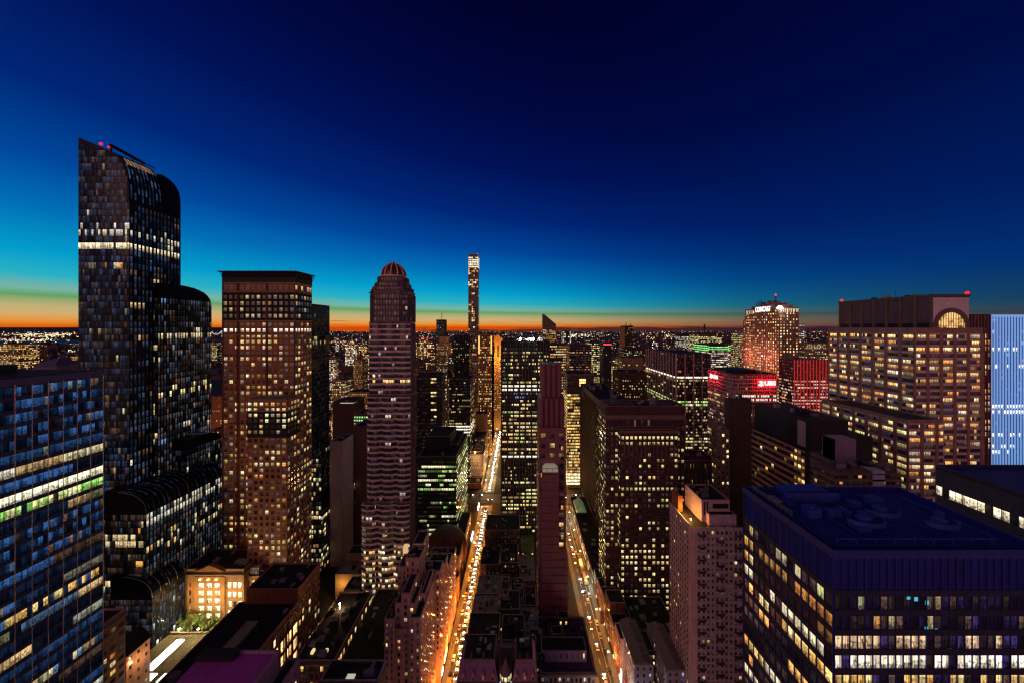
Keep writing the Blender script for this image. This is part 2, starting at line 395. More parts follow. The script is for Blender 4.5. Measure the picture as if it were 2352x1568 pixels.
def simple(name, label, a, b, top, Y, dep, mat, st=None, side=None, roofc=3, par=1.0, group=None, z0=0, roof=TAR, **k):
    """block seen frontally: picture bearings a..b of its front at depth Y, picture height of its roof edge"""
    x0, x1 = Xp(a, Y), Xp(b, Y); z = Zp(top, Y); y1 = Y+dep
    B = Bld(name, label, (x0+x1)/2, Y+dep/2, group=group)
    B.body(x0, x1, Y, y1, z-par, mat, par=par, roof=roof)
    B.dim = (x0, x1, Y, y1, z)
    if st is not None:
        B.fac((x0, Y), (x1, Y), z0+4, z-par-1.0, **st)
        s2 = side or st
        if x1 < 0: B.fac((x1, Y), (x1, y1), z0+4, z-par-1.0, **s2)
        if x0 > 0: B.fac((x0, y1), (x0, Y), z0+4, z-par-1.0, **s2)
    if roofc: B.clutter(x0+1, x1-1, Y+1, y1-1, z-par, roofc)
    return B
# ================================================================ the ground, streets, water
GL = -38.0; GR = 52.5        # centre lines of the two streets
A6 = (404.0, 436.0)          # the avenue crossing both
asph = wall((.045, .044, .046), .7, .5, .4, kind='asphalt'); side_m = wall((.16, .15, .14), .8, .4, .5, kind='paving')
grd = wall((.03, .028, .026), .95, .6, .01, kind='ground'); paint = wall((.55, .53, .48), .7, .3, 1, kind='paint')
g = MB(); g.poly([(-40000, -200, 0), (40000, -200, 0), (40000, 17000, 0), (-40000, 17000, 0)]); tag(link('ground', g, grd), kind='structure')
m = MB()
for gx, hw in ((GL, 3.9), (GR, 4.4)):
    m.poly([(gx-hw, 20, .01), (gx+hw, 20, .01), (gx+hw, A6[0], .01), (gx-hw, A6[0], .01)])
    m.poly([(gx-hw, A6[1], .01), (gx+hw, A6[1], .01), (gx+hw, 2400, .01), (gx-hw, 2400, .01)])
m.poly([(-600, A6[0]+5, .012), (900, A6[0]+5, .012), (900, A6[1]-5, .012), (-600, A6[1]-5, .012)])
tag(link('road', m, asph), kind='structure')
m = MB()
for gx, hw in ((GL, 3.9), (GR, 4.4)):
    for y0, y1 in ((20, A6[0]), (A6[1], 2400)):
        m.box(gx-hw-3.4, gx-hw, y0, y1, 0, .15); m.box(gx+hw, gx+hw+3.4, y0, y1, 0, .15)
tag(link('pavement', m, side_m), kind='structure')
m = MB()
for gx, hw in ((GL, 3.9), (GR, 4.4)):
    for k in range(60):
        y = 60+k*9
        if A6[0]-8 < y < A6[1]+2: continue
        for lx in (-1.2,): m.poly([(gx+lx-.12, y, .022), (gx+lx+.12, y, .022), (gx+lx+.12, y+4, .022), (gx+lx-.12, y+4, .022)])
    for y_a, y_b in ((60, A6[0]-6), (A6[1]+4, 2300)): m.poly([(gx+2.35, y_a, .023), (gx+2.6, y_a, .023), (gx+2.6, y_b, .023), (gx+2.35, y_b, .023)])  # solid pale stripe stands in for the continuous trail of headlights
    for yy in (A6[0]-4, A6[1]):
        for k in range(9): m.poly([(gx-hw+.4+k*hw/4.6, yy, .024), (gx-hw+.95+k*hw/4.6, yy, .024), (gx-hw+.95+k*hw/4.6, yy+3.4, .024), (gx-hw+.4+k*hw/4.6, yy+3.4, .024)])
tag(link('road_marking_and_trail', m, paint), kind='structure')
wm, wn, wl, wb = newmat('water'); wb.inputs['Base Color'].default_value = (.02, .05, .08, 1); wb.inputs['Roughness'].default_value = .6; wb.inputs['Specular IOR Level'].default_value = .15
m = MB(); m.poly([(-9000, 4300, .4), (-3000, 4700, .4), (-3200, 5900, .4), (-9500, 5700, .4)]); tag(link('river', m, wm), kind='structure')
m = MB()   # low ridge at the left horizon
pts = [(-30000+k*1600, 14200+R.uniform(-200, 200), R.uniform(.95, 1)) for k in range(16)]
i0 = len(m.v)
for x, y, h in pts:
    hh = max(0, h*216*min(1, (-6000-x)/6500)); m.v += [(x, y-2500, 0), (x, y, hh), (x, y+2600, 0)]
for k in range(15):
    a = k*3; b = a+3; m.f += [(a, b, b+1, a+1), (a+1, b+1, b+2, a+2)]
tag(link('hill', m, wall((.02, .018, .02), .95, .4, .001, kind='ground')), kind='structure')

# ================================================================ masonry colours
BLKB = wall((.02, .018, .017), .9, .3, .3, kind='brick'); BR_RED = wall((.20, .075, .045), .9, .35, .3, kind='brick'); BR_ORG = wall((.50, .17, .06), .9, .3, .3, kind='brick')
BR_PINK = wall((.95, .52, .45), .9, .3, .3, kind='brick'); BR_DK = wall((.10, .05, .045), .9, .4, .3, kind='brick')
ROSE = wall((.30, .115, .15), .7, .25, .2, kind='stone'); STONE = wall((.36, .27, .20), .85, .3, .3, kind='stone'); STONE2 = wall((.24, .16, .12), .85, .3, .3, kind='stone')
PALE = wall((.62, .50, .48), .85, .25, .3, kind='concrete'); TAN = wall((.40, .26, .16), .85, .35, .3, kind='concrete')
BLK = wall((.010, .010, .011), .7, .4, .3, kind='metal'); GREY = wall((.11, .10, .10), .8, .35, .3, kind='concrete')
BROWN = wall((.085, .048, .038), .85, .35, .25, kind='concrete'); PURP = wall((.10, .075, .15), .55, .3, .4, kind='panel')
WHT = wall((.55, .48, .50), .8, .2, .3, kind='concrete'); PINKBAND = wall((.78, .54, .54), .7, .2, .3, kind='panel')
DKRED = wall((.095, .036, .045), .85, .35, .3, kind='stone'); GOLD = wall((.40, .21, .07), .8, .3, .3, kind='stone')

# ================================================================ left foreground: glass office slab
X1 = -150.0; ya, yb = 66.0, Yp(236, -150.0); zt = Zp(850, yb)
b = Bld('glass_office_building', 'blue glass office slab with thin white vertical fins filling the lower left corner', -180, 95)
b.body(-215, X1, ya, yb, zt, GREY, par=0)
b.mat = WING
zf = zt-1.7
b.fac((X1, ya), (X1, yb), 2, zf, fh=4.0, bw=1.2, wf=.95, hf=.66, p=.34, pal='glass', st=.5, rv=.42, run=.86, dark=.11, tint=(.10, .34, 1.0), wdk=.06, off=.1,
      rows=[(zf-34, zf-29.9, .95, (1, .92, .62), 1.05), (zf-37.9, zf-34.1, .8, 'green', .7), (zf-20, zf-16.2, .75, 'blue', .5), (zf-54, zf-42.2, .06, 'blue', .16), (zf-19, zf, .07, 'blue', .16), (zf-70, zf-66.2, .7, 'amber', .5)])
m = MB()
nm = round((yb-ya)/3.6)
for k in range(nm+1):
    y = yb-.1-k*3.6
    m.box(X1, X1+.3, y-.1, y+.1, 1, zf)
b.part('fin', m, wall((.9, .92, 1.0), .22, .05, 1, .9, 'metal'))
b.relief('band'); b.bm = wall((.02, .035, .075), .4, .3, .5, .0, 'metal')
nfl = round((zf-2)/4.0); chh = (zf-2)/nfl
for j in range(nfl+1): b.rbox(b.rel['band'], (X1, ya), (0, 1), 0, yb-ya, 2+chh*j-.62, 2+chh*j+.62, .25)
m = MB().box(-215, X1+.4, ya, yb+.3, zf, zt+.2); b.part('cornice', m, wall((.10, .08, .15), .6, .2, 1, .0, 'metal'))
b.box('roof', -214, X1-1, ya+1, yb-1, zt+.21, zt+.4, TAR)
m = MB().box(-200, -178, 80, 112, zt+.4, zt+7); m.box(-206, -170, 108, 116, zt+.4, zt+3); b.part('plant_room', m, DARKM)
b.clutter(-172, -153, 80, 118, zt+.4, 6)
b.done()
# ================================================================ the tall rounded dark glass tower
def curve_win(b, pr, axis, a, c, bw, wf=.5, dark=.035):
    n = max(1, round((c-a)/bw)); cw = (c-a)/n
    for (u, z), (u2, z2) in zip(pr, pr[1:]):
        for k in range(n):
            w0 = a+cw*(k+.5-wf/2); w1 = w0+cw*wf; kk = dark*R.choice((.1, .3, .7, 1.5, 2.6)); d = .12
            col = (.3*kk, .5*kk, kk)
            if axis == 'y': qd = [(u+d, w0, z+d), (u2+d, w0, z2+d), (u2+d, w1, z2+d), (u+d, w1, z+d)]
            else: qd = [(w0, u, z+d), (w0, u2, z2+d), (w1, u2, z2+d), (w1, u, z+d)]
            b.w.append((qd, col, R.random()))
def curved_tower():
    b = Bld('glass_skyscraper', 'tallest tower, black checkered glass with waterfall-curved setbacks and two bright floors', -280, 250)
    b.mat = WING
    gl = wall((.004, .005, .009), .3, .4, .15, .0, 'glass'); gl.node_tree.nodes['Principled BSDF'].inputs['Specular IOR Level'].default_value = .12
    def P_(px, py, Y): return (Xp(px, Y), Zp(py, Y))
    Y0 = 228.0; a = P_(180, 315, Y0); c = P_(262, 351, Y0); d = P_(297, 402, Y0)
    xl, xr = a[0], d[0]; Ye = Yp(372, xr); Ye2 = Yp(415, xr)
    def qb(p, q, r, n=10): return [((1-t)**2*p[0]+2*t*(1-t)*q[0]+t*t*r[0], (1-t)**2*p[1]+2*t*(1-t)*q[1]+t*t*r[1]) for t in [k/n for k in range(n+1)]]
    prof = [(xl, 0), (xl, a[1])]+qb(c, (xr, c[1]-4), (xr, d[1]-16))+[(xr, 0)]
    b.part('wall', MB().extr(prof, 'y', Y0, Ye), gl)
    # skylight panels glowing on the curved crown
    m = MB(); q = qb(c, (xr, c[1]-4), (xr, d[1]-16))
    for k in range(2, 4):
        for s in range(9):
            yy = Y0+2+s*(Ye-Y0-4)/9; y2 = yy+(Ye-Y0-4)/9*.8
            m.poly([(q[k][0]+.12, yy, q[k][1]+.12), (q[k][0]+.12, y2, q[k][1]+.12), (q[k+1][0]+.12, y2, q[k+1][1]+.12), (q[k+1][0]+.12, yy, q[k+1][1]+.12)])
    b.part('skylight', m, emit((1, .5, .2), .28, 'skylight_glow'))
    z2 = Zp(425, Ye2)
    q2 = qb((Ye+1, z2+1.5), (Ye2, z2), (Ye2, z2-14), 8); prof = [(Ye, 0), (Ye, z2+2)]+q2+[(Ye2, 0)]
    b.part('wall', MB().extr(prof, 'x', xl+6, xr), gl)
    curve_win(b, q2[1:], 'x', xr-7, xr, 2.4); zr = d[1]-18
    br = [(Zp(566, 230)-3.6, Zp(566, 230)+.4, .9, (1, .80, .5), .8), (Zp(540, 230)-2.5, Zp(540, 230)+2, .7, 'white', .5), (Zp(520, 230)-2.5, Zp(520, 230)+1.5, .25, 'white', .6)]
    cp = [(xl, a[1])]+q
    def inside(u, z_):
        x = xl+u+.8
        for (ux, uz), (vx, vz) in zip(cp, cp[1:]):
            if ux <= x <= vx: return z_ < uz+(vz-uz)*(x-ux)/(vx-ux+1e-6)-.8
        return z_ < cp[-1][1]
    b.fac((xl, Y0), (xr, Y0), 20, a[1], fh=4.4, bw=1.45, wf=.96, hf=.93, p=.02, pal='home', st=.5, rv=.03, dark=.034, tint=(.30, .45, .95), wdk=.25, run=.12, rows=br, clip=inside)
    b.fac((xr, Y0), (xr, Ye2-.5), 60, zr-1, fh=4.4, bw=2.4, wf=.5, hf=.93, p=.03, pal='home', st=.5, rv=.03, dark=.05, tint=(.3, .5, 1), wdk=.15, run=.3, rows=br)
    curve_win(b, [p_ for p_ in q[2:]], 'y', Y0, Ye, 2.4); 
    mc = MB()
    k = 60
    while k < zr: mc.box(xr, xr+.14, Y0, Ye2, k, k+.35); k += 4.4
    b.part('floor_line', mc, DARKM)
    tiers = [(362, 486, 650, -257.0, 14, 'y'), (335, 511, 1170, -238.0, 7, 'x'), (428, 511, 1010, -246.0, 10, 'y'), (349, 425, 1365, -231.5, 5, 'x')]
    for n, (pa, pb, pt, X, rr, kind) in enumerate(tiers):
        y0 = Yp(pa, X); y1 = Yp(pb, X); z = Zp(pt, y0 if kind == 'x' else y1)
        if kind == 'y':   # rounded toward the far end
            z = Zp(pt, y0)
            prof = [(y0, 0), (y0, z)]+qb((y0+(y1-y0)*.35, z+.5), (y1, z), (y1, z-rr), 8)+[(y1, 0)]
            b.part('wall', MB().extr(prof, 'x', X-16, X), gl)
            m = MB()
            pr = qb((y0+(y1-y0)*.35, z+.5), (y1, z), (y1, z-rr), 8)
            for (u, zz), (u2, zz2) in zip(pr[::2], pr[2::2]): m.box(X-16, X+.3, u-.12, u+.12, zz-.1, zz+.25)
            b.part('rib', m, METAL)
            ztop = z-rr*.75; curve_win(b, pr, 'x', X-16, X, 2.0)
        else:
            prof = [(X-26, 0), (X-26, z+12)]+qb((X-18, z+11), (X, z+10), (X, z-2), 8)+[(X, 0)]
            b.part('wall', MB().extr(prof, 'y', y0, y1), gl)
            m = MB(); pr = qb((X-18, z+11), (X, z+10), (X, z-2), 8); curve_win(b, pr, 'y', y0, y1, 3.4, wf=.3, dark=.008)
            for yy in (y0+.15, y0+(y1-y0)*.25, y0+(y1-y0)*.5, y0+(y1-y0)*.75, y1-.15):
                for (u, zz), (u2, zz2) in zip(pr, pr[1:]): m.beam((u, yy, zz+.1), (u2, yy, zz2+.1), .3)
            b.part('rib', m, METAL); ztop = z-3
        rw = []
        if n == 1: rw = [(ztop-9, ztop-.5, .7, 'white', .5), (ztop-30, ztop-18, .28, 'home', .5)]
        if n == 0: rw = [(Zp(770, 250)-3, Zp(770, 250)+2, .8, (1, .8, .45), .6), (Zp(890, 262)-4, Zp(890, 262)+4, .35, 'home', .8)]
        if n == 3: rw = [(0, 10, .5, 'white', .9)]
        b.fac((X, y0), (X, y1), 2 if n != 0 else 100, ztop, fh=4.2, bw=2.2 if n else 2.0, wf=.6, hf=.92, p=.07, pal='glass', st=.5, rv=.06, dark=.05, tint=(.5, .6, .85), wdk=.3, run=.2, rows=rw)
        if kind == 'x': b.fac((X-26, y0), (X, y0), 2, ztop, fh=4.2, bw=1.6, wf=.93, hf=.92, p=.06, pal='warm', st=.6, rv=.05, dark=.02, run=.35, rows=[(ztop-22, ztop-14.2, .8, (1, .75, .38), .5)] if n == 1 else [])
        else: b.fac((X-16, y0), (X, y0), 60, ztop, fh=4.2, bw=2, wf=.9, hf=.9, p=.02, dark=.008)
    # window-washing crane lying on the sloping roof
    zc = Zp(336, 232); xc = Xp(252, 232)
    m = MB(); m.beam((xc, 232, zc+1), (xc+2, 252, zc-2.5), 1.6); m.beam((xc+2, 252, zc-2.2), (xc+2.2, 259, zc-2.6), .6); m.beam((xc-.5, 233, zc-6), (xc, 233, zc+1), .8); m.beam((xc+1, 245, zc-6), (xc+1, 245, zc-1), .5)
    for k in range(9): m.beam((xc+.2*k, 233+2.1*k, zc+1.9-.35*k), (xc+.2*k+.2, 234+2.1*k, zc+.2-.35*k), .2)
    cr = b.part('roof_crane', m, DARKM)
    b.beacon(Xp(232, 229), 229, Zp(334, 229), .8, 0); b.beacon(xc+.5, 231, zc-2, .6, 0)
    b.done()
curved_tower()
# ================================================================ brown brick tower with overhanging cornice
def cornice_tower():
    Y0 = 265.0; x0, x1 = Xp(512, Y0), Xp(677, Y0); y1 = Yp(716, x1); zt = Zp(622, Y0)
    b = Bld('brick_tower', 'brown brick tower with dark top floors and wide flared cornice right of the tallest tower', (x0+x1)/2, 275)
    b.box('wall', x0, x1, Y0, y1, 0, zt-9, BR_ORG)
    zk = Zp(742, Y0)
    b.box('dark_crown_wall', x0-.15, x1+.15, Y0-.15, y1+.1, zk+2, zt-17, BLKB)
    m = MB(); m.box(x0-.4, x1+.4, Y0-.4, y1, zt-9, zt-1.2).box(x0-2.4, x1+2.6, Y0-2.4, y1, zt-1.2, zt-.4)
    for k in range(46):
        u = x0+(x1-x0)*k/45; m.beam((u, Y0-.4, zt-5.5), (u, Y0-2.2, zt-1.2), .35)
    for k in range(16):
        u = Y0+(y1-Y0)*k/15; m.beam((x1+.4, u, zt-5.5), (x1+2.4, u, zt-1.2), .35)
    b.part('cornice', m, BLK); b.box('roof', x0+.5, x1-.5, Y0+.5, y1-.5, zt-.38, zt-.25, TAR)
    for z in (zt-9.8, zt-16.6, zk+1.4, zk-9.5): b.part('stone_band', MB().box(x0-.55, x1+.55, Y0-.55, y1, z, z+.8), STONE)
    col = lambda i, n: 1.35 if 3 <= i <= 9 else .8
    kw = dict(fh=4.4, wf=.58, hf=.58, pal='home', smat=STONE)
    b.fac((x0, Y0), (x1, Y0), 16, zk+1, bw=4.25, p=.34, st=.55, rv=.18, sill=.16, dark=.03, colp=col, rows=[(zk-7.5, zk-3, .95, 'white', .9)], **kw)
    b.fac((x1, Y0), (x1, y1), 16, zk+1, bw=3.4, p=.4, st=.6, rv=.15, sill=.16, dark=.03, rows=[(zk-7.5, zk-3, 1, 'white', .9)], **kw)
    kw['smat'] = STONE2
    b.fac((x0-.2, Y0-.2), (x1+.2, Y0-.2), zk+3, zt-18, bw=4.25, p=.3, st=.4, rv=.1, dark=.05, **kw)
    b.fac((x1+.2, Y0), (x1+.2, y1), zk+3, zt-18, bw=3.4, p=.3, st=.4, rv=.1, dark=.05, **kw)
    b.fac((x0, Y0), (x1, Y0), zt-16, zt-9.9, bw=4.25, p=.2, st=.5, **kw)
    b.fac((x1, Y0), (x1, y1), zt-16, zt-9.9, bw=3.4, p=.7, st=.6, **kw)
    # pilasters and darker recessed field
    m = MB()
    for u in (.0, .2, .22, .605, .62, 1.0): m.box(x0+(x1-x0)*u-.35, x0+(x1-x0)*u+.35, Y0-.5, Y0, 10, zt-9)
    b.part('pilaster', m, BR_RED)
    m = MB()
    z = 30
    while z < zk: m.box(x0-.3, x1+.3, Y0-.3, y1, z, z+.5); z += 26.4
    b.part('belt_course', m, BR_DK)
    # lower wing in front
    Y2 = 250.0; wx0, wx1 = Xp(568, Y2), Xp(659, Y2); wz = Zp(916, Y2)
    b.body(wx0, wx1+.1, Y2, Y0-.6, wz-1.2, BR_ORG, par=1.2)
    for z, mt in ((wz-.9, STONE), (wz-9, STONE)): b.part('stone_band', MB().box(wx0-.4, wx1+.5, Y2-.4, Y0-.6, z, z+.7), mt)
    b.box('dark_crown_wall', wx0-.12, wx1+.22, Y2-.12, Y0-.6, wz-28, wz-9, BLKB)
    kw['smat'] = STONE
    b.fac((wx0-.12, Y2-.12), (wx1+.12, Y2-.12), wz-26, wz-1.6, bw=4.4, p=.7, st=.75, rv=.15, **kw)
    b.fac((wx1+.24, Y2), (wx1+.24, Y0-.6), wz-26, wz-1.6, bw=3.4, p=.7, st=.75, rv=.15, **kw)
    b.fac((wx0, Y2), (wx1, Y2), 16, wz-28, bw=4.4, p=.33, st=.55, rv=.15, sill=.16, dark=.03, **kw)
    b.fac((wx1+.1, Y2), (wx1+.1, Y0-.6), 16, wz-28, bw=3.4, p=.33, st=.55, rv=.15, sill=.16, dark=.03, **kw)
    for u in (.12, .35, .41, .6, .85): b.mast(x0+(x1-x0)*u, Y0+8, zt, zt+R.uniform(2, 5), .12, 'antenna')
    b.done()
cornice_tower()
# ================================================================ black glass tower behind it, with antenna
XB = -177.4; y0 = 288.0; y1 = Yp(757, XB); zt = Zp(703, y1)
b = Bld('black_glass_tower', 'black glass tower with a lattice antenna on top, just behind the cornice tower', -190, 300)
b.mat = WING
b.body(XB-26, XB, y0, y1, zt-1, BLK); b.fac((XB, y0), (XB, y1), 60, zt-4, fh=4, bw=2.2, wf=.9, hf=.85, p=.012, pal='home', st=.25, rv=.01, dark=.006, rows=[(Zp(790, 305)-1, Zp(765, 305), .15, 'home', .3)])
X2 = -166.0; ya_, yb_ = 292.0, Yp(770, -166.0)
b.body(XB+.2, X2, ya_-4, yb_, Zp(1150, yb_), BLK); b.fac((X2, ya_-4), (X2, yb_), 4, Zp(1150, yb_)-2, fh=4, bw=2.2, wf=.8, hf=.7, p=.35, pal='home', st=.75, rv=.25, dark=.008, rows=[(60, 100, .35, 'green', .5)])
b.fac((XB+.2, ya_-4), (X2, ya_-4), 4, 100, fh=4, bw=2.2, wf=.8, hf=.7, p=.45, pal='home', st=.7, rv=.2)
for k, h in ((0, 13), (2.5, 9), (5, 7)):
    b.mast(XB-8+k, y0+8, zt, zt+h, .35)
m = MB().lathe([(.1, zt+6), (1.1, zt+6.4), (1.2, zt+7)], XB-12, y0+8, 10).box(XB-14, XB-2, y0+7.9, y0+8.1, zt+4, zt+4.3); b.part('dish', m, METAL); b.done()
# ================================================================ domed tower
def domed_tower():
    cx, cY = Xp(903, 248), 249.0; Y0 = 235.0
    b = Bld('domed_skyscraper', 'slender pinkish banded skyscraper crowned by a ribbed dome, in the left half', cx, cY)
    pk = wall((.17, .10, .10), .7, .25, .2, kind='panel'); drk = wall((.05, .035, .04), .5, .3, .3, kind='panel')
    def oct_(r, cut, cx_=cx, cy_=cY):
        c = cut; return [(cx_-r+c, cy_-r), (cx_+r-c, cy_-r), (cx_+r, cy_-r+c), (cx_+r, cy_+r-c), (cx_+r-c, cy_+r), (cx_-r+c, cy_+r), (cx_-r, cy_+r-c), (cx_-r, cy_-r+c)]
    def ring(pts, z0, z1, **k):
        n = len(pts)
        for i in range(n):
            A, B_ = pts[i], pts[(i+1) % n]
            if hypot(A[0]-B_[0], A[1]-B_[1]) < 1.5: continue
            nx, ny = B_[1]-A[1], -(B_[0]-A[0]); mx, my = (A[0]+B_[0])/2, (A[1]+B_[1])/2
            if nx*(-mx)+ny*(-my) > 0: b.fac(A, B_, z0, z1, **k)
    z = lambda py: Zp(py, 240)
    kw = dict(fh=3.9, bw=1.9, wf=.72, hf=.62, pal='home', st=.5, rv=.03, dark=.03, tint=(.8, .55, .7))
    p = oct_(13.0, 4.2); b.part('wall', MB().prism(p, z(742), z(668)), pk)
    ring(p, z(740), z(676), p=.01, pier=(.35, .5), pmat=pk, **kw)
    for r, c, za, zb in ((12.0, 4.2, 668, 658), (10.6, 4.0, 658, 648), (9.3, 3.6, 648, 634)):
        q = oct_(r, c); b.part('setback', MB().prism(q, z(za), z(zb)), pk); ring(q, z(za)+.3, z(zb)-.5, p=.0, pier=(.3, .45), pmat=pk, **kw)
    for s in (-1, 1):
        for k in range(4):
            x = cx+s*(13-.9*k-1); b.part('buttress', MB().box(x-.4, x+.4, cY-13.3+k, cY-11, z(675), z(672-6*k)), pk)
    zb = z(632); rr = 8.6
    b.part('dome', MB().lathe([(rr*cos(a), zb+(z(600)-zb)*sin(a)) for a in [pi/2*k/9 for k in range(10)]], cx, cY, 32), wall((.10, .06, .05), .35, .3, .5, .5, 'metal'), smooth=True)
    m = MB()
    for k in range(12):
        a = 2*pi*k/12+.13; pr = [(cx+rr*1.03*cos(t)*cos(a), cY+rr*1.03*cos(t)*sin(a), zb+(z(599)-zb)*sin(t)) for t in [pi/2*j/8 for j in range(9)]]
        for u, v in zip(pr, pr[1:]): m.beam(u, v, .75, .5)
    m.lathe([(rr+.5, zb-.6), (rr+.5, zb+.5), (rr, zb+.6)], cx, cY, 32); b.part('dome_rib', m, wall((.85, .52, .40), .6, .2, .5, kind='metal'))
    m = MB().lathe([(1.1, z(601)), (.8, z(598)), (.15, z(594)), (.05, z(590))], cx, cY, 8); b.part('finial', m, METAL)
    for dx_ in (-3.6, -2, 2.6, 4.6): b.mast(cx+dx_, cY, z(612), z(588), .1)
    # lower, wider body with folded bays
    xa, xb = Xp(846, Y0), Xp(941, Y0); y1 = Yp(953, xb)
    def folded(x0, x1, y0, yb2, fold=1.6, nbay=3):
        w = (x1-x0)/nbay; pts = []
        for k in range(nbay):
            u = x0+k*w; pts += [(u, y0+(fold if k else fold)), (u+w*.3, y0), (u+w*.7, y0)]
        pts += [(x1, y0+fold), (x1, yb2), (x0, yb2)]; return pts
    top = z(742)
    kw2 = dict(fh=3.9, bw=2.0, wf=.86, hf=.55, pal='pink', st=.6, dark=.014, tint=(.8, .6, .8), band=(1.35, .5), bmat=PINKBAND)
    lv = [(846, 941, top, 905), (842, 941, z(905), 1145), (829, 925, z(1145), 9999)]
    for n, (pa, pb, zt_, zlow) in enumerate(lv):
        y_ = Y0-n*.9; x0 = Xp(pa, y_); x1 = Xp(pb, y_)+n*.0
        if n == 2: x1 = xb
        p = folded(x0, x1, y_, y1-.2*n, nbay=(3, 3, 3)[n]); b.part('wall', MB().prism(p, 0, zt_-n*.01), drk)
        zl = max(4, z(zlow))
        i = 0; pp_ = p[:-2]
        for A, B_ in zip(pp_, pp_[1:]): b.fac(A, B_, zl+.5, zt_-.6, p=.03 if n < 2 else .10, rv=.07, run=.3, rows=[(z(880)-1, z(872), .5, 'amber', .9)] if n == 0 else ([(z(1110), z(1085), .0, 'blue', .0)] if n == 1 else [(10, 60, .5, 'home', .75)]), **kw2)
        b.fac((x1, y_+1.6), (x1, y1-.2*n), zl+.5, zt_-.6, p=.03, rv=.04, **dict(kw2, band=None, bmat=None, pier=(.5, .45), pmat=pk, bw=1.9))
        b.part('parapet', MB().prism([(q[0]*1.0, q[1]) for q in p], zt_-n*.01, zt_+1.0), pk)
    for k in range(7): b.part('rib', MB().box(xb, xb+.5, 237+k*2.2, 237.5+k*2.2, 0, top+3), pk) if k == 0 else None
    b.done(130)
domed_tower()
